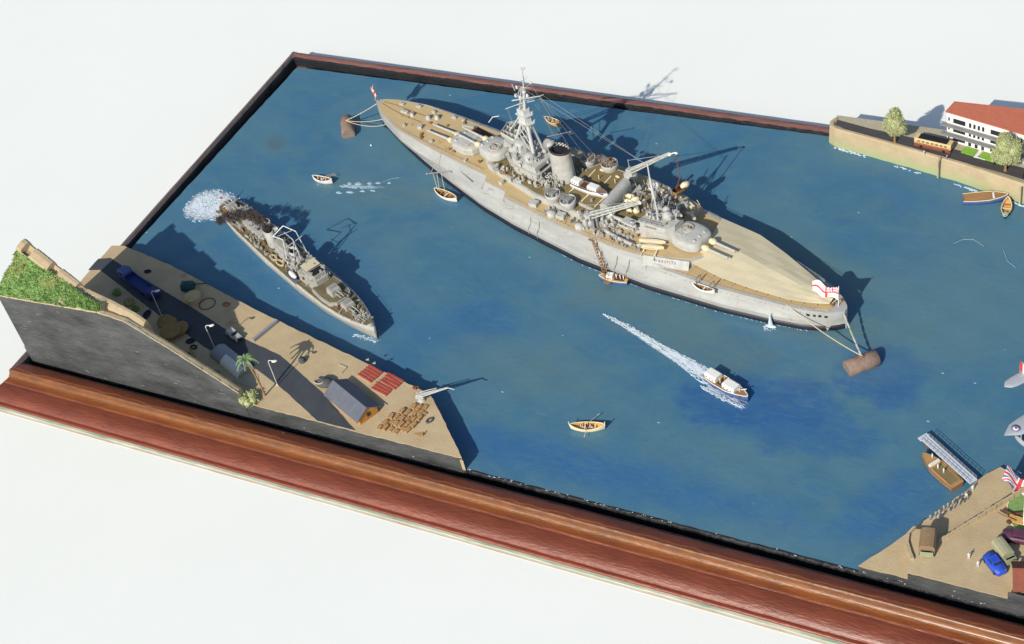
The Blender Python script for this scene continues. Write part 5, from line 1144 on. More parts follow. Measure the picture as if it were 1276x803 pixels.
# rowing boat bottom centre
rz = math.atan2(.36, 1.2)
open_boat('rowing_boat', 'yellow cream double ended rowing boat alone in the foreground water', 'boat', (26.15, 4.30, 0), rz, 1.36, .44, M_cream2, M_yell, M_cream, 4, posts=True, oars=((.05, .15, .35, .62), (.0, -.15, -.05, -.5)))
for k, (dx, dy, lab) in enumerate(((-.25, .0, 'sternmost seated rower in the yellow rowing boat'), (-.05, .04, 'middle seated rower in the yellow rowing boat'), (.12, -.02, 'foremost seated rower in the yellow rowing boat'))): seated((26.15, 4.30, 0), rz, dx, dy, .14, lab, M_fig if k != 1 else M_dbrown, .3)
# gig with oar puddles
rz = math.pi-.03
open_boat('pulling_gig', 'small white gig being rowed, leaving oar puddles behind it', 'boat', (7.42, 15.12, 0), rz, 1.12, .36, M_white, M_brown, M_white, 3, oars=((-.2, -.12, -.45, -.46), (-.05, -.12, -.3, -.5), (-.0, .12, .0, .4)))
for k, (dx, lab) in enumerate(((-.2, 'seated man at the stern of the small white gig'), (.05, 'seated man amidships in the small white gig'), (.25, 'seated man at the bow of the small white gig'))): seated((7.42, 15.12, 0), rz, dx, 0, .12, lab, M_fig, .3)
# cutter hanging under boat boom
cut = open_boat('ship_cutter', 'white open cutter moored under the battleship swinging boom', 'boat', (13.95, 15.55, 0), math.atan2(-.36, 1.3), 1.42, .44, M_white, M_brown, M_cream2, 3, sheer=.09)
mb = MB(); base_p = BW(6.5, -1.72, 1.02); tip = Vector((13.0, 15.85, 1.0))
tag(MB().tube(tuple(base_p), tuple(tip), .03, .022, 7).ell(tuple(tip), (.06, .06, .06), 8, 5).tube(tuple(base_p+Vector((.1, -.1, 0))), tuple(base_p+Vector((.1, .5, .12))), .02, .02, 5).build('boat_boom', M_tin), 'thin swinging boom sticking out from the battleship flank above the white cutter', 'boom')
for k, (f, dx, dy, lab) in enumerate(((.25, -.45, .1, 'left line from the swinging boom down to the white cutter'), (.42, -.35, .08, 'middle line from the swinging boom down to the white cutter'), (.6, .0, .0, 'right line from the swinging boom down to the white cutter'))):
    a = tip.lerp(base_p, f); rope(a, (13.95+dx, 15.55+dy, .26), 0, .012, M_rope, lab, 'boat_rope')
rope(tip.lerp(base_p, .15), BW(5.6, -1.35, 1.45), 0, .010, M_rope, 'guy line from the swinging boom back up to the forecastle edge', 'boat_rope')
# yellow boat far side with falls
open_boat('hanging_skiff', 'varnished yellow boat on the far side of the battleship mast', 'boat', (16.72, 21.55, .22), math.atan2(-.28, 1), 1.0, .36, M_yell, M_brown, M_cream, 4, zt=.16)
for k, (dx, lab) in enumerate(((-.3, 'person sitting at the near end of the yellow far side boat'), (-.05, 'person sitting in the middle of the yellow far side boat'), (.2, 'person sitting at the far end of the yellow far side boat'))): seated((16.72, 21.55, .22), math.atan2(-.28, 1), dx, 0, .1, lab, M_cream2 if k else M_fig, .26)
yt = BW(12.05, -.35, 6.35)
for k, (q, lab) in enumerate((((16.35, 21.68, .40), 'left long line from the yard end to the yellow boat'), ((16.62, 21.6, .40), 'right long line from the yard end to the yellow boat'))): rope(yt, q, 0, .010, M_wire, lab, 'boat_rope')
tag(MB().ell((0, 0, .03), (.14, .05, .04), 8, 5).build('floating_scrap', M_foam, loc=(17.75, 21.25, 0), rz=.9), 'tiny white fleck floating just right of the yellow boat', 'scrap')
# powered launches
def launch(name, label, loc, rz, L_, B, Mh, Md, cabins, Mc=M_white, well=None, zt=.22, group=None, stripe=None, D=.3):
    t = thing(name, label, 'launch', loc, rz, group); n = 18; ro = []
    for i in range(n+1):
        tt = i/n; x = -L_/2+L_*tt; w_ = max(.01, (min(1, (1-tt)/.42)**.62)*B/2*(.84+.16*min(1, tt/.25))); z1 = zt+.07*tt*tt
        ro.append([(x, -w_, z1), (x, -w_*.93, z1-.12), (x, -w_*.7, z1-D), (x, w_*.7, z1-D), (x, w_*.93, z1-.12), (x, w_, z1)])
    mb = MB(); mb.rings(ro, True); mb.build('hull', Mh, t)
    mb = MB(); mb.rings([[(r[0][0], r[0][1]*.93, r[0][2]-.02), (r[0][0], r[0][1]*.93, r[0][2]+.012), (r[0][0], -r[0][1]*.93, r[0][2]+.012), (r[0][0], -r[0][1]*.93, r[0][2]-.02)] for r in ro], False); mb.build('deck', Md, t)
    mb = MB()
    for s in (0, -1): mb.path([(r[s][0], r[s][1], r[s][2]+.008) for r in ro], .018, 5)
    mb.build('rubbing_strake', stripe or M_white, t)
    for x0, x1, h in cabins:
        mb = MB(); w_ = B*.37; rs = []
        for x, k in ((x0, .94), (x0+.04, 1), (x1-.04, 1), (x1, .92)): rs.append([(x, -w_*k, zt), (x, -w_*k, zt+h*.75), (x, -w_*k*.7, zt+h), (x, w_*k*.7, zt+h), (x, w_*k, zt+h*.75), (x, w_*k, zt)])
        mb.rings(rs, False); c = mb.build('cabin', Mc, t)
        mb = MB()
        for s in (-1, 1):
            for q in range(3): mb.box((x0+(x1-x0)*(q+.7)/3.4, s*w_*1.0, zt+h*.45), (.05, .012, .05))
        mb.build('window', M_glass, c)
    if well:
        for x0, x1 in well: MB().box(((x0+x1)/2, 0, zt+.012), (x1-x0, B*.62, .03)).build('cockpit', M_dbrown, t)
    return t
rz = math.atan2(7.44-8.20, 31.55-29.62)
SPL = (30.58, 7.80, 0)
launch('picket_launch', 'blue hulled launch with two white cabin tops trailing a long wake', SPL, rz, 2.12, .62, M_blue, M_brown, ((-.98, -.42, .24), (-.08, .52, .22)), well=((-.38, -.12), (.55, .85)), zt=.26)
c, s = math.cos(rz), math.sin(rz)
for k, (dx, dy, lab, M_) in enumerate(((-.28, -.08, 'man in the well of the fast blue launch, nearer the viewer', M_cream2), (-.2, .1, 'man in the well of the fast blue launch, farther side', M_yell), (.66, .0, 'man standing on the foredeck of the fast blue launch', M_fig))): small_figure('person', lab, (SPL[0]+dx*c-dy*s, SPL[1]+dx*s+dy*c, .28), rz, M_, .26)
mb = MB(); mb.tube((SPL[0]+.55*c, SPL[1]+.55*s, .34), (SPL[0]+.85*c+.05, SPL[1]+.85*s+.2, .40), .02, .02, 5); tag(mb.build('boat_hook', M_white), 'white pole lying crosswise on the launch foredeck', 'pole')
rz = math.atan2(.12, 1.35)
launch('picket_boat', 'brown decked launch with a white cabin at the battleship gangway', (23.8, 12.35, 0), math.pi+rz, 1.30, .46, M_blue, M_yell, ((.0, .28, .2),), well=((-.5, -.05),), zt=.2, stripe=M_cream2)
for k, (dx, lab) in enumerate(((.14, 'figure in white at the gangway end of the brown picket boat'), (.32, 'second figure in white in the brown picket boat'), (.47, 'third figure in white in the brown picket boat'))): small_figure('person', lab, (23.8+dx, 12.34, .22), 1, M_fig, .26)
small_figure('person', 'figure in brown on the lower part of the battleship ladder', tuple(BW(16.55, -2.76, .52)), 1, M_brown, .27); small_figure('person', 'pale figure on the middle of the battleship ladder', tuple(BW(16.15, -2.5, .84)), 1, M_cream2, .27); small_figure('person', 'brown figure near the head of the battleship ladder', tuple(BW(15.85, -2.3, 1.08)), 1, M_brown, .27)
# launch on the boat deck
pp = BW(13.98, -.30, 1.86)
launch('motor_launch', 'blue and white motor launch stowed on the battleship boat deck', tuple(pp), R(-16.2)+.03, 1.95, .50, M_white, M_brown, ((-.92, -.48, .2), (-.02, .48, .2)), well=((-.44, -.05), (.5, .82)), zt=.26, stripe=M_blue)
# cutters aft + boat at rail
for (x, y, lab) in ((18.05, -1.18, 'pale cream boat stowed inboard beside the aft tower'), (18.2, -1.48, 'pale cream boat stowed outboard beside the name board')):
    pp = BW(x, y, 1.42); t = thing('stowed_boat', lab, 'boat', tuple(pp), R(-16.2)+.42, 'covered cream boats beside the aft tower'); mo = MB(); mi_ = MB(); boat_shell(mo, mi_, 1.15, .27, .16, .14, False, .03); mo.build('hull', M_cream, t)
    mb = MB(); mb.rings([[(x_, -w_, .15), (x_, 0, .19), (x_, w_, .15)] for x_, w_ in [(-.56+1.12*i/12, .128*max(.05, math.sin(math.pi*i/12))**.5) for i in range(13)]], True, caps=False, closed=False); mb.build('boat_cover', M_cream2, t)
mb = MB()
for dx in (-.3, .3):
    a = BW(18.2+dx, -1.5, 1.33); mb.box((a.x, a.y, 1.38), (.05, .5, .1), rz=.1); mb.tube((a.x, a.y-.2, 1.4), (a.x, a.y-.5, 1.34), .02, .02, 5)
tag(mb.build('boat_cradle', M_cream2), 'pale timber cradle legs under the covered cream boats', 'cradle')
pp = BW(21.25, -1.95, .86); open_boat('davit_boat', 'white whaler slung outboard at the battleship quarterdeck rail', 'boat', tuple(pp), R(-16.2)+.10, 1.05, .30, M_white, M_brown, M_white, 3, zt=.18, D=.2)
mb = MB()
for x in (20.9, 21.6): a, b, c_ = BW(x, -1.62, 1.02), BW(x, -1.66, 1.38), BW(x, -1.95, 1.40); mb.path([tuple(a), tuple(b), tuple(c_), tuple(BW(x, -1.95, 1.12))], .018, 5)
tag(mb.build('davit_pair', M_brown), 'pair of thin davits holding the white whaler by the awning', 'davit')
pp = BW(18.6, 2.35, .12); t = thing('covered_launch', 'dark brown covered boat lying on the far side of the battleship', 'boat', tuple(pp), R(-16.2)-.30); mo = MB(); mi_ = MB(); boat_shell(mo, mi_, 1.35, .50, .3, .2, False, .03); mo.build('hull', M_grey2, t)
mb = MB(); mb.rings([[(x_, -w_, .21), (x_, -w_*.5, .31), (x_, w_*.5, .31), (x_, w_, .21)] for x_, w_ in [(-.66+1.32*i/14, .24*max(.05, math.sin(math.pi*i/14))**.5) for i in range(15)]], True, caps=False, closed=False); mb.build('boat_cover', M_grey2, t)
# boat hanging from the far crane
tip = BW(17.22, 1.85, 3.75)
hb = (tip.x+.05, tip.y-.02, 2.05)
t = thing('slung_boat', 'tan and white small boat hanging from the battleship crane hook', 'boat', (hb[0], hb[1], 1.75), 1.1)
mo = MB(); mi_ = MB(); boat_shell(mo, mi_, .95, .34, .28, .22, True, .05); mo.build('hull', M_crate, t); mi_.build('hull_lining', M_dbrown, t)
MB().ell((.22, 0, .2), (.24, .16, .14), 10, 6).build('boat_cover', M_cream2, t)
tag(MB().path([tuple(tip), (hb[0], hb[1], 2.45), (hb[0]-.14, hb[1]-.22, 2.0)], .02, 6).tube((hb[0], hb[1], 2.45), (hb[0]+.14, hb[1]+.25, 2.0), .012, .012, 5).build('crane_fall', M_redbr), 'reddish hoisting line from the raised crane down to the slung boat', 'rope')
# spotter seaplane on deck
pp = BW(16.5, -1.12, 1.78); sp_ = thing('spotter_seaplane', 'grey white spotter floatplane with a ringed roundel parked amidships on the battleship', 'seaplane', tuple(pp), R(-16.2)-.02)
mb = MB(); mb.rings([[(x, r_*math.cos(a), .16+r_*.8*math.sin(a)) for a in [2*math.pi*k/10 for k in range(10)]] for x, r_ in ((-.75, .03), (-.6, .06), (-.1, .11), (.35, .13), (.62, .12), (.70, .05))], True); mb.build('fuselage', M_lgrey, sp_)
mb = MB(); mb.box((.25, .0, .30), (.42, .34, .035)); mb.box((.48, 0, .31), (.34, .34, .03)); mb.build('folded_wing', M_lgrey, sp_)
mb = MB(); mb.box((-.68, 0, .2), (.14, .42, .02)); mb.box((-.70, 0, .28), (.14, .02, .17)); mb.build('tail', M_white, sp_)
for s in (-1, 1): mb = MB(); mb.ell((.1, s*.16, .0), (.4, .05, .05), 10, 6); mb.tube((.1, s*.16, 0), (.2, s*.08, .15), .012, .012, 4); mb.build('float', M_grey, sp_)
def roundel(par, x, y, z, r, rings_, nrm='z'):
    for k, (f, M_) in enumerate(rings_): MB().lathe([(r*f, 0), (r*f, .006), (.002, .006)], c=(x, y, z+.004*k), n=22).build('roundel', M_, par)
roundel(sp_, .5, 0, .328, .11, ((1, M_fblue), (.66, M_fwhite), (.33, M_fblue)))
mb = MB(); rr = random.Random(5)
for i in range(30): a = BW(16.1+rr.uniform(0, .9), -1.75+rr.uniform(0, .5), 1.35); mb.box((a.x, a.y, a.z), (rr.uniform(.05, .2), rr.uniform(.05, .12), rr.uniform(.06, .22)), rz=rr.uniform(0, 3))
o = mb.build('catapult_fitting', M_lgrey, None); o.parent = BS; o.matrix_parent_inverse = BM.inverted()

# ------------------------------------------------------------------ destroyer (bow at origin, +x aft, +y towards the viewer)
DA = math.atan2(12.2-6.4, 3.6-15.35)
DS = thing('destroyer', 'slim grey destroyer with olive decks and a low dark bridge, steaming towards the quay', 'destroyer', (15.38, 6.38, 0), DA)
DM = Matrix.Translation((15.38, 6.38, 0)) @ Matrix.Rotation(DA, 4, 'Z')
def DW(x, y, z): return DM @ Vector((x, y, z))
DHW = [(0, .02), (.5, .14), (1.5, .36), (3, .6), (5, .74), (8, .78), (11, .66), (12.4, .5), (12.9, .34), (13.1, .05)]
DHD = [(0, .04), (.3, .20), (.9, .40), (1.8, .60), (3, .74), (5, .80), (8, .80), (11, .72), (12.4, .58), (12.9, .42), (13.1, .15)]
DZ = [(0, .72), (2, .62), (5, .56), (5.05, .56), (5.3, .40), (13.2, .40)]
us = [0, .1, .3, .6]+[.9+.3*i for i in range(40)]+[12.8, 12.95, 13.08]
us = sorted(set([u for u in us if u <= 13.1]+[5.05, 5.3]))
mb = MB(); mb.rings([[(u-.15*z*max(0, 1-u), s*y, z) for s, lst in ((-1, 0), (1, 1)) for z, y in ([(-.1, interp(DHW, u)), (.2, interp(DHW, u)*1.01), (interp(DZ, u)*.7, interp(DHD, u)*.98), (interp(DZ, u)+.03, interp(DHD, u))] if not lst else [(interp(DZ, u)+.03, interp(DHD, u)), (interp(DZ, u)*.7, interp(DHD, u)*.98), (.2, interp(DHW, u)*1.01), (-.1, interp(DHW, u))])] for u in us], True)
mb.build('hull', M_dhull, DS)
mb = MB(); mb.rings([[(u, -max(.01, interp(DHD, u)-.05), interp(DZ, u)), (u, -max(.01, interp(DHD, u)-.05), interp(DZ, u)+.045), (u, max(.01, interp(DHD, u)-.05), interp(DZ, u)+.045), (u, max(.01, interp(DHD, u)-.05), interp(DZ, u))] for u in us if .2 <= u <= 12.96], False); mb.build('main_deck', M_dolive, DS)
EACH = ('deck_fitting', 'deckhouse', 'forecastle_fitting', 'bridge_fitting', 'torpedo_tubes', 'gun_tub', 'carley_raft', 'bridge', 'bridge_opening', 'stern_rail')
def D(name, fn, M=M_dgrey):
    mb = MB(); fn(mb)
    return build_each(mb, name.replace('torpedo_tubes', 'torpedo_tube'), M, DS) if name in EACH else mb.build(name, M, DS)
def dturret(x, y, z, rot=0):
    mb = MB(); mb.box((0, 0, .16), (.52, .50, .30), top=(.82, .86)); g = mb.build('gun_shield', M_dgrey, DS, loc=(x, y, z), rz=rot)
    for s in (-1, 1): mb = MB(); mb.tube((-.2, s*.08, .17), (-.72, s*.08, .21), .03, .022, 7); mb.build('gun_barrel', M_dgrey, g)
    mb = MB(); mb.box((.05, 0, .315), (.2, .3, .02)); mb.box((-.23, .12, .2), (.02, .1, .1)); mb.build('sight_hatch', M_grey2, g)
dturret(1.95, 0, .62); D('gun_platform', lambda m: m.prism([(2.35, -.30), (2.6, -.56), (3.3, -.62), (4.0, -.58), (4.0, .58), (3.3, .62), (2.6, .56), (2.35, .30)], .58, .84)); D('platform_floor', lambda m: m.prism([(2.41, -.27), (2.63, -.50), (3.3, -.56), (4.0, -.52), (4.0, .52), (3.3, .56), (2.63, .50), (2.41, .27)], .84, .855), M_dolive)
dturret(2.98, 0, .85)
D('bridge', lambda m: (m.prism([(3.9, -.30), (4.1, -.45), (5.2, -.5), (5.2, .5), (4.1, .45), (3.9, .30)], .6, 1.12), m.prism([(4.0, -.28), (4.2, -.4), (4.9, -.4), (4.9, .4), (4.2, .4), (4.0, .28)], 1.12, 1.34)))
D('bridge_awning', lambda m: m.box((4.75, 0, 1.42), (.55, .72, .02)), M_awn); D('bridge_opening', lambda m: (m.box((4.25, 0, 1.35), (.4, .55, .02)), m.box((5.22, .1, .9), (.03, .5, .25))), M_dark)
rr = random.Random(31)
D('bridge_fitting', lambda m: [m.box((4.1+rr.uniform(0, 1.6), rr.uniform(-.5, .5), .95+rr.uniform(0, .45)), (rr.uniform(.05, .2), rr.uniform(.05, .16), rr.uniform(.08, .25)), rz=rr.uniform(0, 3)) for _ in range(34)])
D('forecastle_fitting', lambda m: ([m.box((.45+rr.uniform(0, 1.0), rr.uniform(-.28, .28)*(1), .72), (rr.uniform(.06, .22), rr.uniform(.05, .12), rr.uniform(.04, .14)), rz=rr.uniform(0, 3)) for _ in range(14)], m.tube((.5, -.05, .78), (1.5, -.12, .72), .02, .02, 5), m.tube((.5, .05, .78), (1.5, .12, .72), .02, .02, 5)), M_dgrey)
def dfun(x, L_, W_, z1): 
    m = MB(); rs = [[(x+k*.12+(L_/2)*f*math.cos(a), (W_/2)*f*math.sin(a), z) for a in [2*math.pi*i/20 for i in range(20)]] for k, z, f in ((0, .5, 1.08), (.5, .9, 1), (1, z1, .97), (1, z1, .84), (.8, z1-.3, .8))]; m.rings(rs, True); o = m.build('funnel', M_grey, DS)
    m = MB(); m.lathe([(.5, 0), (.02, .01)], c=(x+.12, 0, z1-.12), n=16, sx=L_*.8, sy=W_*.8); m.build('funnel_throat', M_funblk, o)
dfun(6.1, .62, .42, 1.42); dfun(8.35, .66, .44, 1.32)
D('deckhouse', lambda m: (m.box((7.2, 0, .56), (1.0, .55, .32)), m.box((9.9, 0, .56), (1.7, .5, .32)), m.box((6.1, 0, .5), (.9, .7, .2))), M_grey)
D('searchlight_platform', lambda m: (m.box((7.25, .0, .80), (1.0, .5, .16), rz=-.05), [m.box((6.85+.16*i, 0, .89), (.05, .46, .03)) for i in range(6)]), M_lgrey)
D('torpedo_tubes', lambda m: [m.tube((8.9+.9*k+.0, -.15+.1*i, .58), (9.75+.9*k, -.15+.1*i+.05, .58), .05, .05, 8) for k in (0,) for i in range(4)], M_dgrey)
D('mid_platform', lambda m: (m.lathe([(.38, .42), (.38, .74), (.34, .74), (.34, .66), (.02, .66)], c=(5.75, -.30, 0), n=16)), M_brown)
D('tripod_mast', lambda m: (m.tube((5.5, 0, .9), (5.75, 0, 2.35), .03, .02, 6), m.tube((6.0, .28, .6), (5.75, 0, 2.2), .022, .018, 5), m.tube((6.0, -.28, .6), (5.75, 0, 2.2), .022, .018, 5), m.tube((5.75, -.45, 2.2), (5.75, .5, 2.1), .02, .016, 5), m.tube((5.75, 0, 2.3), (6.2, .1, 2.55), .018, .014, 5), m.tube((6.05, -.3, 2.5), (6.25, .45, 2.5), .014, .014, 5), m.tube((5.75, 0, 1.7), (6.3, .35, 1.9), .016, .012, 5), m.tube((5.75, .48, 2.1), (5.1, .5, 1.0), .007, .007, 4)), M_mast)
D('mainmast', lambda m: (m.tube((10.2, 0, .6), (10.3, 0, 1.7), .025, .015, 6), m.tube((10.27, -.3, 1.5), (10.27, .3, 1.5), .012, .012, 4)), M_mast)
D('aft_platform', lambda m: m.prism([(10.6, -.45), (11.7, -.4), (11.7, .4), (10.6, .45)], .42, .66), M_dgrey); D('aft_platform_floor', lambda m: m.prism([(10.66, -.4), (11.65, -.35), (11.65, .35), (10.66, .4)], .66, .675), M_dolive)
dturret(11.2, 0, .67, math.pi); dturret(12.15, 0, .44, math.pi)
D('stern_rail', lambda m: (m.tube((12.5, -.3, .6), (12.5, .3, .6), .03, .03, 6), m.tube((12.75, -.28, .55), (12.4, -.28, .55), .025, .025, 6), m.tube((12.95, 0, .42), (13.25, 0, 1.0), .02, .012, 5)), M_white)
D('ensign', lambda m: m.box((13.1, .05, .70), (.12, .02, .12), rz=.4), M_fred)
D('deck_fitting', lambda m: [m.box((rr.uniform(5.5, 12.6), s*rr.uniform(.42, .62), .50), (rr.uniform(.05, .3), rr.uniform(.04, .1), rr.uniform(.04, .14)), rz=rr.uniform(-.4, .4)) for s in (-1, 1) for _ in range(30)], M_dgrey)
D('deck_fitting', lambda m: [m.box((rr.uniform(5.5, 12.6), s*rr.uniform(.30, .6), .49), (rr.uniform(.05, .25), rr.uniform(.04, .12), rr.uniform(.04, .1)), rz=rr.uniform(-.4, .4)) for s in (-1, 1) for _ in range(22)], M_brown)
D('carley_raft', lambda m: (m.torus((6.9, .52, .60), .16, .05, 16, 6, 1.6, .75), m.torus((7.5, .5, .56), .14, .04, 16, 6, 1.6, .75)), M_tan)
D('gun_tub', lambda m: (m.lathe([(.26, .42), (.28, .78), (.25, .78), (.25, .62), (.02, .62)], c=(9.75, -.42, 0), n=16), m.lathe([(.22, .42), (.24, .72), (.21, .72), (.21, .6), (.02, .6)], c=(8.9, -.5, 0), n=16)), M_grey)
pw = DW(5.55, .62, .62); t = thing('white_motorboat', 'small white covered motor boat in davits on the destroyer near side', 'boat', tuple(pw), DA+math.pi-.05)
mo = MB(); mi_ = MB(); boat_shell(mo, mi_, .95, .3, .2, .14, False, .04); mo.build('hull', M_blue, t); MB().ell((0, 0, .16), (.34, .13, .1), 12, 6).build('boat_cover', M_white, t)
railpts = [u for u in [.6+.5*i for i in range(25)]]
def drail(m):
    for s in (-1, 1):
        for a, b in zip(railpts, railpts[1:]):
            za, zb = interp(DZ, a)+.03, interp(DZ, b)+.03; m.tube((a, s*interp(DHD, a)*.97, za), (a, s*interp(DHD, a)*.97, za+.1), .007, .007, 4); m.tube((a, s*interp(DHD, a)*.97, za+.1), (b, s*interp(DHD, b)*.97, zb+.1), .005, .005, 4)
D('guard_rail', drail, M_wire)
def dgreeble(name, M, seed, n, x0, x1, y0, y1, z0, z1):
    rr = random.Random(seed); mb = MB()
    for _ in range(n):
        x, y, z = rr.uniform(x0, x1), rr.uniform(y0, y1), rr.uniform(z0, z1); q = rr.random()
        if q < .3: mb.tube((x, y, z), (x+rr.uniform(-.1, .1), y+rr.uniform(-.1, .1), z+rr.uniform(.05, .25)), rr.uniform(.010, .018), None, 5)
        elif q < .4: mb.lathe([(rr.uniform(.03, .06), 0), (rr.uniform(.03, .05), .08), (.02, .11)], c=(x, y, z), n=8)
        else: mb.box((x, y, z+.03), (rr.uniform(.04, .18), rr.uniform(.03, .09), rr.uniform(.04, .13)), rz=rr.uniform(-.4, .4))
    o = mb.build(name, M, DS); o['kind'] = 'stuff'; return o
for k, (nm, M_, n_, b_) in enumerate((('bridge_clutter', M_dgrey, 70, (3.9, 6.2, -.62, .62, .62, 1.3)), ('bridge_clutter', M_brown, 26, (4.0, 6.6, -.62, .62, .6, .9)), ('bridge_clutter', M_grey2, 34, (4.4, 6.4, -.5, .5, .8, 1.45)), ('deck_clutter', M_dgrey, 22, (.5, 1.5, -.32, .32, .68, .72)), ('deck_clutter', M_brown, 44, (.7, 3.4, -.5, .5, .64, .68)),
    ('waist_clutter', M_dgrey, 90, (6.3, 12.6, -.62, .62, .44, .60)), ('waist_clutter', M_brown, 60, (6.3, 12.6, -.62, .62, .44, .55)), ('waist_clutter', M_grey2, 60, (6.3, 12.4, -.55, .55, .46, .9)), ('stern_clutter', M_redbr, 16, (12.2, 12.9, -.4, .4, .44, .5)))): dgreeble(nm, M_, 90+k, n_, *b_)
D('breakwater', lambda m: (m.box((1.95, -.28, .72), (.05, .55, .12), rz=-.35), m.box((1.95, .28, .72), (.05, .55, .12), rz=.35)))
D('signal_frame', lambda m: (m.tube((5.9, -.5, 1.0), (6.0, -.35, 2.4), .028, .02, 6), m.tube((6.3, .4, .8), (6.1, .3, 2.3), .028, .02, 6), m.tube((6.0, -.35, 2.4), (6.6, -.1, 2.55), .024, .02, 6), m.tube((6.6, -.1, 2.55), (6.9, .4, 2.1), .024, .02, 6), m.tube((6.9, .4, 2.1), (6.1, .3, 2.3), .024, .02, 6)), M_white)
D('funnel_casing', lambda m: (m.box((7.5, -.05, .78), (.95, .40, .5), top=(.9, .75)), [m.box((7.1+.16*i, -.05, 1.04), (.04, .34, .04)) for i in range(6)]), M_dgrey)
# wool smoke from the after funnel, lying over the near quarter
rr = random.Random(77); mb = MB()
path_ = [(8.45, 0, 1.45), (8.9, -.02, 1.6), (9.4, .08, 1.62), (9.9, .22, 1.55), (10.4, .42, 1.45), (10.8, .75, 1.32), (11.0, 1.1, 1.2)]
for (x, y, z), rad in zip(path_, (.20, .30, .28, .22, .26, .30, .22)):
    p = DW(x, y, z)
    for k in range(9): mb.ell((p.x+rr.uniform(-1, 1)*rad*.7, p.y+rr.uniform(-1, 1)*rad*.7, p.z+rr.uniform(-1, 1)*rad*.35), (rad*rr.uniform(.2, .42), rad*rr.uniform(.2, .42), rad*rr.uniform(.14, .3)), 9, 6, jit=.16, rnd=rr)
    for k in range(420):
        d = Vector((rr.gauss(0, 1), rr.gauss(0, 1), rr.gauss(0, .6))).normalized(); q = p+d*rad*rr.uniform(.5, 1.1); e = Vector((rr.gauss(0, 1), rr.gauss(0, 1), rr.gauss(0, .5))).normalized()*rr.uniform(.05, .16); mb.tube(tuple(q), tuple(q+e), .009, .003, 3)
o = tag(mb.build('smoke_plume', M_smoke), 'dark cotton wool smoke drifting aft from the destroyer funnel', 'smoke')

# ------------------------------------------------------------------ foam and wakes modelled as dabs of white paint
def dabs(name, label, pts, M, seed=1):
    rr = random.Random(seed); mb = MB()
    for (x, y, l, w_, a) in pts:
        n = 7; ring = []; r2 = []
        for k in range(n): t = 2*math.pi*k/n; j = rr.uniform(.75, 1.2); px, py = l*j*math.cos(t), w_*j*math.sin(t)+.25*l*math.sin(t*.5)*0; ring.append((x+px*math.cos(a)-py*math.sin(a), y+px*math.sin(a)+py*math.cos(a), -.02)); r2.append((x+.55*(px*math.cos(a)-py*math.sin(a)), y+.55*(px*math.sin(a)+py*math.cos(a)), .030))
        mb.rings([ring, r2], True)
    o = mb.build(name, M); struct(o, 'stuff'); tag(o, label, 'foam'); return o
rr = random.Random(40); pts = []
for _ in range(560):
    a = rr.uniform(0, 6.28); r_ = 1.05*rr.random()**.6; x = 2.70+1.28*r_*math.cos(a); y = 12.15+1.18*r_*math.sin(a)
    if r_ > .8 and rr.random() < .45: continue
    pts.append((x, y, rr.uniform(.06, .17), rr.uniform(.014, .034), rr.gauss(2.6, .5)))
for _ in range(90): x = 3.3+rr.uniform(-.2, 1.3); pts.append((x, 12.95-.25*(x-3.3)+rr.gauss(0, .12), rr.uniform(.04, .09), rr.uniform(.012, .022), rr.gauss(2.7, .5)))
dabs('stern_foam', 'churned white foam fan behind the destroyer stern', pts, M_foam, 3)
pts = []
for _ in range(70): t = rr.random(); p = DW(-.1+1.1*t, .10+.45*t+rr.gauss(0, .05), 0); pts.append((p.x, p.y, rr.uniform(.04, .10), rr.uniform(.012, .02), DA+.4+rr.gauss(0, .3)))
for _ in range(25): t = rr.random(); p = DW(-.12+.5*t, -.10-.25*t, 0); pts.append((p.x, p.y, rr.uniform(.04, .08), .015, DA-.4))
dabs('bow_wave', 'thin white bow wave curling off the destroyer stem', pts, M_foam, 4)
A, B = Vector((24.15, 10.40)), Vector((29.75, 8.12)); d = (B-A).normalized(); nn = Vector((-d.y, d.x)); pts = []
for _ in range(430):
    t = rr.random()**.75; w_ = .03+.30*t**1.3+.05*math.sin(t*9); off = (rr.choice((-1, 1))*w_*rr.uniform(.45, 1) if rr.random() < .6 else rr.uniform(-1, 1)*w_); p = A+(B-A)*t+nn*(off+.12*math.sin(t*3.1)); pts.append((p.x, p.y, rr.uniform(.06, .20)*(.5+.6*t), rr.uniform(.012, .030), math.atan2(d.y, d.x)+rr.gauss(0, .25)+.35*off))
c, s = math.cos(math.atan2(7.44-8.20, 31.55-29.62)), math.sin(math.atan2(7.44-8.20, 31.55-29.62))
for _ in range(130): dx = rr.uniform(-1.0, 1.08); dy = -.36-.10*rr.random()-.12*(1 if dx < .3 else 0)*rr.random()+(.14*max(0, dx-.6)); pts.append((SPL[0]+dx*c-dy*s, SPL[1]+dx*s+dy*c, rr.uniform(.05, .14), rr.uniform(.01, .022), rz*0+math.atan2(s, c)+rr.gauss(0, .15)))
dabs('launch_wake', 'long white tapering wake trailing behind the fast blue launch', pts, M_foam, 5)
pts = []
for (x, y, l, w_) in ((8.75, 15.35, .16, .12), (9.2, 15.45, .22, .14), (9.75, 15.60, .16, .13), (10.15, 15.72, .2, .10), (10.7, 15.86, .14, .10), (8.6, 14.62, .22, .10), (9.1, 14.78, .24, .10), (9.7, 15.0, .2, .08), (10.2, 15.14, .22, .08)):
    pts.append((x, y, l*1.0, w_*1.0, .1))
for _ in range(46): t = rr.random(); pts.append((8.4+1.8*t, 15.02+.32*t+rr.gauss(0, .035), rr.uniform(.04, .12), .014, .15))
dabs('oar_puddles', 'two rows of pale oar puddles trailing the white gig', pts, M_foam2, 6)
pts = []
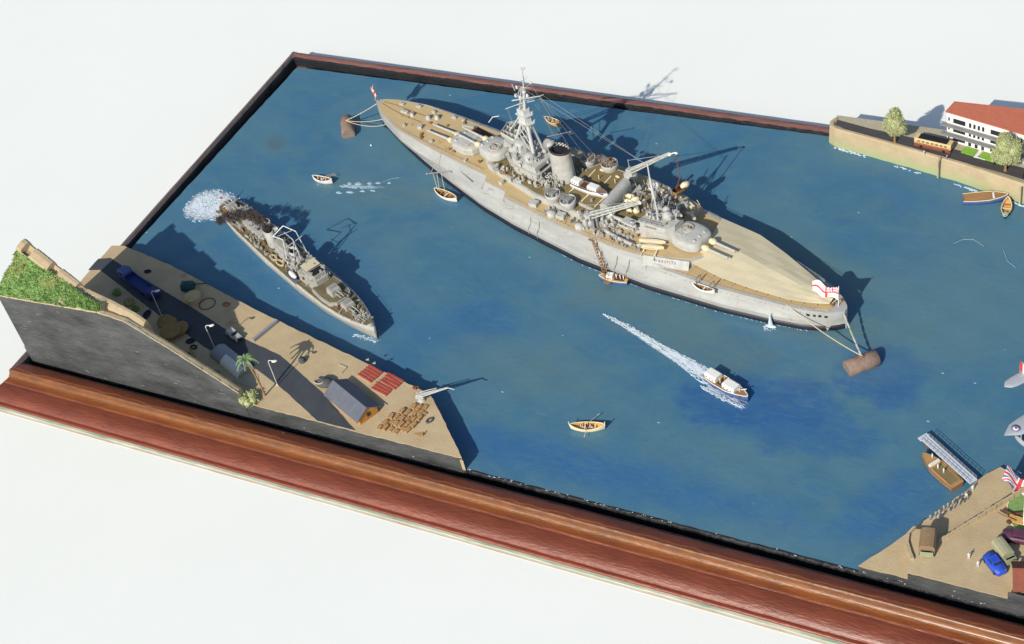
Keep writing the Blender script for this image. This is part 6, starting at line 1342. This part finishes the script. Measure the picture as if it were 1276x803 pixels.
for _ in range(150):
    t = rr.random(); x = 30.0+8.9*t; y = 23.16-.225*(x-30)-.10*rr.random()-.04
    if math.sin(x*2.3)+.4*math.sin(x*5.1) > -.2: pts.append((x, y, rr.uniform(.05, .15), rr.uniform(.012, .03), -.22+rr.gauss(0, .2)))
dabs('shore_foam', 'broken white surf line at the foot of the far sea wall', pts, M_foam, 8)
pts = [(41.3+.8*t+rr.gauss(0, .04), 6.86-.16*t+rr.gauss(0, .08), rr.uniform(.04, .1), .018, -.1) for t in [i/40 for i in range(41)]]
dabs('surf_line', 'short white surf line off the flagged point at the right', pts, M_foam, 9)
pts = [(31.0+rr.gauss(0, .12), 11.45+rr.gauss(0, .09), rr.uniform(.03, .08), .02, rr.uniform(0, 3)) for _ in range(22)]
dabs('splash_foam', 'small ring of foam round the tiny white sail by the hull', pts, M_foam, 10)
pts = []
for _ in range(60): t = rr.uniform(14, 25.8); p = BW(t, -interp(HW, t)-.06, 0); pts.append((p.x, p.y, rr.uniform(.03, .10), .012, R(-16)))
for _ in range(0): p = BW(rr.uniform(25.2, 26.6), -interp(HW, 26)-.25+rr.uniform(-.3, .2), 0); pts.append((p.x, p.y, .05, .014, 0))
dabs('hull_ripple', 'pale ripples along the near waterline of the battleship', pts, M_foam2, 11)
t = thing('toy_sail', 'tiny white pointed sail standing on the water below the battleship hull', 'sail', (31.02, 11.55, 0))
mb = MB(); mb.lathe([(.16, -.02), (.10, .12), (.05, .45), (.012, .72)], n=8, sx=1, sy=.55, rz=.5); mb.build('sail', M_foam, t); MB().ell((0, 0, .02), (.26, .10, .05), 10, 5).build('float', M_foam, t)
def film(name, label, loc, rz, L_, wfun, nx=60, ny=14, base=0.0):
    vs = []; fs = []; th = []
    for i in range(nx+1):
        t = i/nx; w_, k = wfun(t)
        for j in range(ny+1):
            v = j/ny*2-1; vs.append((L_*t, w_*v, .022)); th.append(max(0, (1-abs(v)**2.5))*k*min(1, 6*t+.1)*min(1, (1-t)*8+.15)+base)
    for i in range(nx):
        for j in range(ny): a = i*(ny+1)+j; fs.append((a, a+ny+1, a+ny+2, a+1))
    mb = MB().add(vs, fs, True); o = mb.build(name, M_film, loc=loc, rz=rz); at = o.data.attributes.new('thick', 'FLOAT', 'POINT'); at.data.foreach_set('value', th); struct(o, 'stuff'); tag(o, label, 'foam'); return o
film('wake_film', 'thin milky paint film of the launch wake', (24.1, 10.45, 0), math.atan2(-2.28, 5.6), 6.1, lambda t: (.07+.34*t**1.1, .42+.22*t))
film('foam_film', 'thin milky paint film under the destroyer stern foam', (1.35, 12.15, 0), 0, 2.6, lambda t: (1.35*math.sin(math.pi*min(.96, .12+t*.8))**.7, .55))
film('bow_film', 'thin milky paint film beside the fast launch hull', (29.4, 7.95, 0), math.atan2(-.76, 1.93), 2.4, lambda t: (.30, .28))
film('gig_film', 'faint milky streak behind the white gig', (8.2, 15.05, 0), .17, 2.5, lambda t: (.16, .36-.15*t))
# stray painted threads on the water
for pts_, lab in ((((10.35, 15.80), (10.7, 16.15), (11.0, 16.3)), 'thin straight pale hair at the end of the gig wake'), (((36.6, 18.1), (36.9, 18.45), (37.3, 18.55), (37.8, 18.25)), 'thin wavy pale hair on the water below the blue barge'), (((38.6, 18.2), (38.9, 17.6), (39.3, 17.3)), 'thin pale hair near the right edge of the water')):
    tag(MB().path([(x, y, .03) for x, y in pts_], .012, 4).build('stray_hair', M_foam2), lab, 'hair')
tag(MB().ell((0, 0, .03), (.10, .05, .04), 8, 5).build('floating_scrap', M_foam, loc=(8.35, 18.2, 0), rz=-.8), 'tiny white fleck on the water between the left rail and bow buoy', 'scrap')

# ------------------------------------------------------------------ far esplanade
EZ = .86
es = thing('sea_wall', 'curved ended sand coloured sea wall with a greenish foot on the far shore', 'sea wall', (0, 0, 0))
mb = MB(); rs = []
wl = [(29.62, 24.05), (29.50, 23.75), (29.62, 23.35), (29.95, 23.12), (32.3, 22.68), (36.0, 21.93), (38.8, 21.20), (44, 19.9), (49, 18.5)]
wd = []
for a, b in zip(wl, wl[1:]):
    n = max(1, int(math.dist(a, b)/.3))
    for i in range(n): t = i/n; wd.append((a[0]+(b[0]-a[0])*t, a[1]+(b[1]-a[1])*t))
wd.append(wl[-1])
rr = random.Random(14)
for i, (x, y) in enumerate(wd):
    q = wd[min(i+1, len(wd)-1)]; p = wd[max(i-1, 0)]; dx, dy = q[0]-p[0], q[1]-p[1]; l = math.hypot(dx, dy); nx_, ny_ = -dy/l, dx/l; j = rr.uniform(-.02, .02)
    if nx_ * 0 + ny_ < 0 and i > 3: nx_, ny_ = -nx_, -ny_
    rs.append([(x+nx_*o_, y+ny_*o_, z) for o_, z in ((j, -.1), (.02+j, .25), (.05, .60), (.08, .88+j*.3), (.14, .94), (.26, .935), (.30, .80), (.3, -.1))])
mb.rings(rs, False); wall_ = mb.build('wall', M_cliff, es)
# green stain along the foot is part of the wall paint
n, L = ND(M_cliff)
M_seaw = M_cliff.copy(); M_seaw.name = 'sea_wall_paint'; n, L = ND(M_seaw); b_ = n['Principled BSDF']; src = b_.inputs['Base Color'].links[0].from_socket
tc = n.new('ShaderNodeTexCoord'); sx = n.new('ShaderNodeSeparateXYZ'); L.new(tc.outputs['Object'], sx.inputs[0]); nz = n.new('ShaderNodeTexNoise'); nz.inputs['Scale'].default_value = 2.5; nz.inputs['Detail'].default_value = 6; L.new(tc.outputs['Object'], nz.inputs['Vector'])
ad = n.new('ShaderNodeMath'); ad.operation = 'MULTIPLY_ADD'; L.new(nz.outputs[0], ad.inputs[0]); ad.inputs[1].default_value = -.9; L.new(sx.outputs[2], ad.inputs[2]); mr = n.new('ShaderNodeMapRange'); mr.inputs[1].default_value = .12; mr.inputs[2].default_value = -.35; L.new(ad.outputs[0], mr.inputs[0])
mx = n.new('ShaderNodeMix'); mx.data_type = 'RGBA'; L.new(mr.outputs[0], mx.inputs[0]); L.new(src, mx.inputs[6]); mx.inputs[7].default_value = (.34, .38, .20, 1); L.new(mx.outputs[2], b_.inputs['Base Color'])
wall_.data.materials[0] = M_seaw
for (x, y) in ((34.9, 21.98), (38.55, 21.1)): MB().box((x, y+.02, .52), (.07, .09, .9), rz=-.22).build('buttress', M_stone, es)
struct(MB().prism([(29.75, 23.9), (29.8, 23.4), (30.1, 23.25), (32.3, 22.85), (36.0, 22.1), (38.8, 21.4), (44, 20.1), (49, 18.7), (49, 24.30), (29.75, 24.28)], -.1, EZ).build('esplanade_pavement', M_stone))
struct(MB().prism([(29.85, 23.60), (30.82, 23.22), (31.6, 22.98), (34.1, 22.66), (35.4, 22.40), (37.64, 21.95), (38.6, 21.72), (44, 20.4), (49, 19.1), (49, 19.9), (44, 21.2), (38.5, 22.45), (37.3, 22.68), (35.2, 23.08), (33.5, 23.42), (31.4, 23.66), (29.85, 23.95)], EZ+.002, EZ+.012).build('road', M_road2))
# bus
ba = math.atan2(-.20, 1.57); t = thing('touring_bus', 'cream and dark red bus with a black roof on the far esplanade road', 'bus', (34.45, 22.98, EZ+.012), ba)
mb = MB(); mb.box((0, 0, .12), (1.62, .42, .16)); mb.build('lower_body', M_busr, t)
mb = MB(); mb.rings([[(x, -w_, .20), (x, -w_, .36), (x, -w_*.85, .46), (x, w_*.85, .46), (x, w_, .36), (x, w_, .20)] for x, w_ in ((-.83, .17), (-.78, .205), (.74, .205), (.82, .17))], False); mb.build('upper_body', M_busy, t)
MB().box((.0, 0, .468), (1.28, .33, .03)).build('roof', M_dark, t)
for s in (-1, 1): MB().box((0, s*.207, .235), (1.5, .01, .035)).build('trim', M_busr, t)
for i in range(7): MB().box((-.60+i*.20, -.208, .345), (.12, .012, .06)).build('window', M_dbrown, t)
MB().box((.825, 0, .33), (.012, .26, .08)).build('windscreen', M_glass, t)
wheel_parts(t, (-.5, .52), .19, .07)
for k, (x, y, lab) in enumerate(((34.2, 22.35, 'small pale figure below the middle of the bus by the sea wall'), (35.2, 22.25, 'small dark figure by the front of the bus'))): small_figure('person', lab, (x, y, EZ), 0, M_fig if k == 0 else M_figg, .30)
for k, (x, y, lab) in enumerate(((34.92, 22.02, 'pale post topping the sea wall below the bus'), (37.15, 22.42, 'thin post left of the second tree trunk'), (38.5, 21.85, 'dark post beside the far road at the right edge'))): tag(MB().tube((0, 0, -.02), (0, 0, .26), .03, .025, 6).ell((0, 0, .27), (.04, .04, .04), 8, 5).build('wall_post', M_stone if k == 0 else M_dark, loc=(x, y, EZ)), lab, 'post')
# white building: wedge shaped block cut by the board edge
bl = thing('white_building', 'long three storey white building with a sloping red tiled roof on the far shore', 'building', (34.83, 23.62, EZ), math.atan2(-.2325, .9726))
bc, bs = .9726, -.2325
def back_y(x): # local y of the board edge line y=24.25
    return (24.22-23.62-x*bs)/bc
LB = 12.5; HB = 1.50
out = [(0, 0), (LB, 0), (LB, back_y(LB)), (back_y(0)*bs*-1*0+.02, back_y(0.02))]
MB().prism(out, 0, HB).build('wall', M_wall, bl)
def rz_(y): return HB+.03+.30*y/3
mb = MB(); o_ = [(-.05, -.07), (LB, -.07), (LB, back_y(LB)+.02), (.0, back_y(0)+.02)]
mb.rings([[(x, y, rz_(y)) for x, y in o_], [(x, y, rz_(y)+.05) for x, y in o_]], False); mb.build('roof', M_redroof, bl)
rr = random.Random(2)
rowz = (.22, .68, 1.15)
for r_, zc in enumerate(rowz):
    x = .30; mb = None
    for per in range(7):
        x0 = .30+per*1.72
        if not (r_ == 0 and per == 0): pass
        f = MB(); f.box((x0+.28, -.005, zc), (.56, .02, .23)); f.build('window', M_glass, bl)
        if r_ > 0 or per > 0:
            for q in range(4): MB().box((x0+.78+q*.20, -.005, zc), (.10, .02, .23)).build('window', M_glass, bl)
    MB().box((.10, -.005, zc+.02), (.07, .02, .17)).build('window', M_glass, bl)
for q in range(3): MB().box((1.08+q*.3, -.005, .16), (.13, .02, .24)).build('door', M_glass, bl)
for zc in (.46, .93):
    MB().box((LB/2-.1, -.12, zc), (LB+.2, .26, .035)).build('balcony', M_grey2, bl)
    mb = MB()
    for i in range(70): mb.box((-.1+i*.18, -.235, zc+.05), (.012, .012, .07))
    mb.box((LB/2, -.235, zc+.09), (LB+.2, .014, .014)); mb.build('balcony_rail', M_grey2, bl)
for k, (x0, x1) in enumerate(((.95, 1.52), (1.78, 2.75))):
    p = [(x0, -.52), (x1, -.52), (x1, -.10), (x0, -.10)]; w2 = lambda x, y: (34.83+x*bc-y*bs, 23.62+x*bs+y*bc)
    o = MB().prism([(w2(*q)[0]-34.83, w2(*q)[1]-23.62) for q in p], .0, .05).build('lawn', M_lawn, loc=(34.83, 23.62, EZ)); struct(o)
tag(MB().box((0, 0, .012), (.16, .62, .03), rz=-.23).box((.12, -.3, .012), (.5, .05, .05), rz=-.23).build('garden_path', M_white, loc=(36.35, 23.0, EZ)), 'white path between the two bright lawns of the white building', 'path')
# barge and skiff by the wall
launch('harbour_barge', 'long blue barge with a brown slatted deck and white cross thwart by the sea wall', (37.15, 21.05, 0), math.atan2(.56, 1.62), 1.82, .58, M_blue, M_brown, ((.28, .36, .07),), Mc=M_white, zt=.24, stripe=M_cream)
t_ = MB()
for i in range(5): t_.box((-.32, -.17+i*.085, .27), (1.05, .02, .02))
t_.build('barge_slat', M_crate, None); 
_o = bpy.data.objects['barge_slat']; _p = bpy.data.objects['harbour_barge']; _o.parent = _p
open_boat('small_skiff', 'small yellow edged skiff with a jade green stern moored end on to the barge', 'boat', (38.12, 20.62, 0), math.atan2(1.25, -.16), 1.15, .42, M_rock, M_yell, M_cream, 3)
MB().ell((-.42, 0, .2), (.17, .13, .05), 10, 5).build('stern_cover', M_jade, bpy.data.objects['small_skiff'])

# ------------------------------------------------------------------ right hand headland with vehicles
LZ, PZ = .25, .58
rq = thing('landing_quay', 'sand coloured two level landing with black painted sides at the lower right', 'quay', (0, 0, 0))
rnd = random.Random(15)
low = densify([(37.85, 1.07), (41.4, 1.07), (48, 1.07), (48, 6.2), (45, 6.3), (42.2, 6.42), (41.25, 6.78), (40.85, 6.28), (40.45, 5.42), (39.4, 3.65), (38.65, 2.3)], .25, .02, rnd)
MB().prism(low, -.5, LZ-.02).build('quay_side', M_black, rq); MB().prism(low, LZ-.04, LZ).build('lower_ground', M_sand, rq)
hi = densify([(39.55, 1.068), (48, 1.068), (48, 6.1), (43.2, 5.92), (42.35, 5.62), (40.15, 2.62), (39.95, 2.75), (39.62, 3.02), (39.32, 2.95), (39.12, 2.5), (39.25, 1.95)], .2, .015, rnd)
MB().prism(hi, .1, PZ-.02).build('plateau_side', M_cliff, rq); MB().prism(hi, PZ-.03, PZ).build('plateau_top', M_sand, rq)
mb = MB(); mb.box((43.77, 1.062, .18), (8.42, .012, .74)); mb.build('black_face', M_black, rq)
mb = MB(); cw = [(39.57, 1.62), (39.40, 1.88), (39.20, 2.25), (39.14, 2.62), (39.26, 2.95)]
mb.rings([[(x-.05, y-.02, PZ-.02), (x-.05, y-.02, PZ+.12), (x+.05, y+.02, PZ+.12), (x+.05, y+.02, PZ-.02)] for x, y in cw], False); mb.build('curved_parapet', M_cliff, rq)
mb = MB()
for i in range(40):
    t = i/39; x = 40.2+2.15*t; y = 2.70+2.95*t; mb.box((x+rnd.uniform(-.015, .015), y+rnd.uniform(-.015, .015), PZ+.02+.11*t), (.11, .07, .06+.22*t), rz=.94)
mb.build('edge_kerb', M_cliff, rq)
# vehicles
def truck(name, label, loc, rz, L_, W_, Mcab, Mcan, hc=.40, cabfrac=.24):
    t = thing(name, label, 'truck', loc, rz); xb = -L_/2; xc = L_/2-L_*cabfrac
    mb = MB(); rs = []
    for x, k in ((xb, .97), (xb+.03, 1), (xc-.03, 1), (xc, .97)):
        w_ = W_/2*k; rs.append([(x, -w_, .14), (x, -w_, .12+hc*.68), (x, -w_*.78, .12+hc*.93), (x, -w_*.3, .12+hc), (x, w_*.3, .12+hc), (x, w_*.78, .12+hc*.93), (x, w_, .12+hc*.68), (x, w_, .14)])
    mb.rings(rs, False); mb.build('canvas_cover', Mcan, t)
    mb = MB(); mb.box(((xc+L_/2)/2, 0, .22), (L_*cabfrac-.01, W_*.86, .22), top=(.85, .9)); mb.box((0, 0, .11), (L_*.98, W_*.8, .05)); mb.build('cab', Mcab, t)
    mb = MB(); mb.box((L_/2-L_*cabfrac*.45, 0, .29), (.06, W_*.7, .08)); mb.build('window', M_glass, t)
    wheel_parts(t, (-L_*.28, L_*.33), W_*.42, .08); return t
truck('canvas_truck', 'brown canvas covered truck standing alone inside the curved parapet', (39.90, 2.28, PZ), math.atan2(-.72, .05)+.12, .92, .54, M_truckg, M_canvas, .42, .12)
truck('olive_truck', 'pale olive canvas topped truck parked between the purple and blue cars', (42.36, 2.72, PZ), math.atan2(-.60, .62), .92, .46, M_truckg, M_canvas2, .36)
def car(name, label, loc, rz, L_, W_, M_, cat='car', bonnet='front'):
    t = thing(name, label, cat, loc, rz); mb = MB(); rs = []
    for x, w_, z in ((-.5, .72, .20), (-.46, .86, .25), (-.2, 1, .27), (.2, 1, .27), (.44, .84, .24), (.5, .66, .17)): w_ = w_*W_/2; rs.append([(x*L_, -w_, .06), (x*L_, -w_, z*.75), (x*L_, -w_*.8, z), (x*L_, w_*.8, z), (x*L_, w_, z*.75), (x*L_, w_, .06)])
    mb.rings(rs, True); mb.build('body', M_, t)
    mb = MB(); mb.box((-.05*L_, 0, .31), (L_*.42, W_*.74, .13), top=(.72, .8)); mb.build('roof', M_, t)
    mb = MB(); mb.box((.16*L_, 0, .31), (.02, W_*.55, .07), ry=-.5); mb.box((-.05*L_, 0, .305), (L_*.28, W_*.72, .06)); mb.build('window', M_glass, t)
    for s in (-1, 1): MB().ell((.44*L_, s*W_*.26, .2), (.03, .03, .03), 8, 5).build('headlight', M_lgrey, t)
    wheel_parts(t, (-L_*.3, L_*.3), W_*.42, .07); return t
car('blue_car', 'bright blue rounded car beside the olive topped truck', (42.18, 2.22, PZ), math.atan2(-.52, .55), .92, .48, M_cblue)
car('purple_car', 'dark purple saloon car parked at the rim of the green lawn', (42.72, 3.55, PZ), math.atan2(.18, 1)-.1, 1.25, .48, M_purple)
gl = MB().prism([(43.2+1.22*math.cos(a), 4.95+1.22*math.sin(a)) for a in [2*math.pi*i/40 for i in range(40)]], PZ, PZ+.03).build('lawn', M_lawn2); struct(gl)
mb = MB(); mb.torus((0, 0, 0), 1.25, .025, 50, 6); tag(mb.build('lawn_kerb', M_cream2, loc=(43.2, 4.95, PZ+.02)), 'pale round kerb rimming the green lawn by the purple car', 'kerb')
tag(MB().tube((0, 0, -.02), (0, 0, 2.4), .032, .026, 8).lathe([(.09, 0), (.09, .05), (.04, .06)], n=12).build('flagpole', M_white, loc=(42.64, 4.25, PZ)), 'white flagpole standing on the green lawn at the right edge', 'flagpole')
fg = thing('field_gun', 'brown wooden wheeled field gun on the green lawn', 'gun', (42.22, 4.25, PZ+.03), 2.9)
MB().tube((-.2, .05, .14), (.5, .05, .17), .04, .025, 8).build('barrel', M_brown, fg); MB().box((-.15, -.05, .09), (.5, .26, .08), rz=.15).build('carriage', M_yell, fg)
for s in (-1, 1): mb = MB(); mb.tube((0, s*.17-.02, .09), (0, s*.17+.02, .09), .09, .09, 14); mb.build('wheel', M_dbrown, fg)
for k, (x, y, a, lab) in enumerate(((42.38, 4.55, .4, 'dark brown log standing by the white flagpole'), (42.08, 4.5, 2.8, 'brown log lying at the lawn rim behind the field gun'))): tag(MB().tube((-.22, 0, .07), (.22, 0, .09), .06, .05, 8).build('timber_log', M_dbrown, loc=(x, y, PZ+.03), rz=a), lab, 'log')
def uj(u, v): return (1.12*u, -.54*(1-v)-.25*u+.03*math.sin(u*9), .55-.42*u-.0*v+.09*math.sin(u*8+v*2)+.12*v)
flag('union_flag', uj, lambda u, v: union(u, v, .9), 'union flag draped near the point at the right edge', 'flag', (41.62, 6.18, LZ+.12), -.12, 48, 26)
tag(MB().box((0, 0, .10), (.42, .34, .22), top=(.9, .8)).box((0, 0, .24), (.36, .12, .08)).build('white_box', M_cream2, loc=(42.15, 5.52, LZ)), 'white box under the union flag', 'box')
for k, (x, y, lab) in enumerate(((41.3, 2.25, 'white standing figure, left of two on the open plateau'), (41.66, 2.02, 'white standing figure, right of two on the open plateau'), (40.62, 5.42, 'white figure at the shore end of the pontoon'), (40.5, 5.02, 'white figure between the pontoon and the sailors'))): small_figure('person', lab, (x, y, PZ if k < 2 else LZ), 2.0, M_fig, .32)
rr = random.Random(66); n_ = 0
for i in range(9):
    for j in range(2):
        t = i/8; x = 39.62+.82*t+j*.13+rr.uniform(-.03, .03); y = 3.72+1.36*t-j*.10+rr.uniform(-.04, .04)
        if (i, j) in ((3, 1), (0, 1)): continue
        small_figure('person', '%s sailor along the shore edge, counting from the truck, %s row' % (('first', 'second', 'third', 'fourth', 'fifth', 'sixth', 'seventh', 'eighth', 'ninth')[i], ('water side', 'land side')[j]), (x, y, LZ), rr.uniform(0, 6), M_figg if rr.random() < .7 else M_figb, .28, 'sailors lined up along the shore')
# pontoon
pt = thing('pontoon_bridge', 'pale grey railed pontoon gangway reaching out from the landing', 'pontoon', (39.50, 6.52, 0), math.atan2(5.75-7.22, 40.52-38.42))
MB().box((0, 0, .33), (2.62, .32, .05)).build('deck', M_jetty, pt)
mb = MB()
for s in (-1, 1):
    for i in range(14): mb.tube((-1.28+i*.197, s*.15, .35), (-1.28+i*.197, s*.15, .52), .009, .009, 4)
    mb.tube((-1.28, s*.15, .52), (1.28, s*.15, .52), .010, .010, 4); mb.tube((-1.28, s*.15, .44), (1.28, s*.15, .44), .008, .008, 4)
mb.build('railing', M_tin, pt)
for x in (-1.15, -.3, .6): MB().lathe([(.14, -.1), (.15, .02), (.15, .25), (.13, .31)], c=(x, 0, 0), n=12).build('float', M_rock, pt)
MB().box((-1.38, .0, .31), (.18, .4, .04)).build('end_ramp', M_jetty, pt)
rz = math.atan2(6.62-5.62, 38.55-40.02)
rl = launch('harbour_launch', 'brown decked open launch with a white screen moored beside the grey pontoon', (39.30, 6.05, 0), rz, 1.86, .66, M_brown, M_crate, (), zt=.24, stripe=M_brown)
MB().box((-.28, 0, .262), (1.05, .42, .03)).build('cockpit_floor', M_olive, rl); mb = MB(); mb.box((.30, 0, .32), (.10, .46, .13), top=(.7, .95)); mb.build('wind_screen', M_white, rl)
mb = MB()
for s in (-1, 1): mb.box((-.28, s*.22, .27), (1.05, .03, .05))
mb.box((-.81, 0, .27), (.03, .44, .05)); mb.build('coaming', M_crate, rl)
c, s = math.cos(rz), math.sin(rz)
for dx, dy, lab in ((.55, -.12, 'white figure on the foredeck of the brown launch'), (.05, .05, 'white figure just behind the screen of the brown launch'), (-.22, .02, 'white figure amidships in the brown launch')): small_figure('person', lab, (39.30+dx*c-dy*s, 6.05+dx*s+dy*c, .27), 1, M_fig, .26)
# red brown roof of the corner house and its black base
hs = thing('corner_house', 'house with a red brown roof on a black base at the lower right edge', 'house', (43.6, 1.9, PZ), .28)
MB().box((.3, 0, .22), (1.9, 1.0, .46)).build('wall', M_cliff, hs); mb = MB()
for s_ in (-1, 1): mb.add([(x, s_*y, z) for x in (-.78, 1.4) for y, z in ((.60, .36), (0, .80), (0, .85), (.62, .41))], [(0, 1, 5, 4), (1, 2, 6, 5), (2, 3, 7, 6), (3, 0, 4, 7), (0, 3, 2, 1), (4, 5, 6, 7)])
mb.build('roof', M_redbr, hs); MB().box((44.9, 1.055, .42), (4.05, .02, 1.05)).build('black_step', M_black, rq)

# ------------------------------------------------------------------ flying boat at the right edge (tail and wing tip in view)
ax = Vector((41.08-40.57, 10.94-10.28, 0)).normalized(); fw = Vector((ax.y, -ax.x, 0)); ra = math.atan2(fw.y, fw.x)
fb = thing('flying_boat', 'grey flying boat with a striped fin and ringed roundels at the right edge', 'seaplane', (41.15, 10.90, 0), ra)
mb = MB(); mb.rings([[(x, w_*math.cos(a), zc+h*math.sin(a)) for a in [2*math.pi*k/14 for k in range(14)]] for x, w_, h, zc in ((-.25, .05, .08, .62), (.3, .14, .16, .55), (1.2, .24, .28, .44), (2.4, .30, .38, .36), (3.6, .30, .40, .34), (4.3, .2, .28, .36), (4.6, .05, .08, .36))], True); mb.build('hull', M_plane, fb)
def wing(x, y0, y1, z, ch0, ch1, name):
    mb = MB(); rs = []
    for k in range(13):
        t = k/12; y = y0+(y1-y0)*t; e = (max(0, 1-(2*abs(t-.5))**4))**.5; ch = max(.03, ch0*e); rs.append([(x+ch*.5*math.cos(a)-0.0, y, z+.05*math.sin(a)*(1 if e > .3 else .4)) for a in [2*math.pi*i/12 for i in range(12)]])
    mb.rings(rs, True); return mb.build(name, M_plane, fb)
wing(-.02, -.95, .95, .74, .52, 0, 'tailplane')
W1 = wing(2.05, -2.62, 2.62, 1.05, .86, 0, 'wing')
mb = MB(); 
fin = [(-.32, .70), (.35, .70), (.28, 1.02), (.05, 1.28), (-.22, 1.28), (-.34, 1.0)]
MB().rings([[(x, y, z) for x, z in fin] for y in (-.02, .02)], False).build('fin', M_plane, fb)
for k, (x0, M_) in enumerate(((-.30, M_fred), (-.14, M_fwhite), (.02, M_fblue))): MB().box((x0+.06, 0, 1.02), (.15, .055, .46)).build('fin_stripe', M_, fb)
for sgn in (-1, 1): roundel(fb, 2.05, sgn*2.12, 1.098, .17, ((1, M_fblue), (.62, M_fwhite), (.28, M_fred)))
for sgn in (-1, 1): MB().ell((2.1, sgn*1.9, .3), (.35, .08, .12), 10, 6).tube((2.1, sgn*1.9, .35), (2.1, sgn*1.9, 1.0), .02, .02, 5).build('wing_float', M_plane, fb)
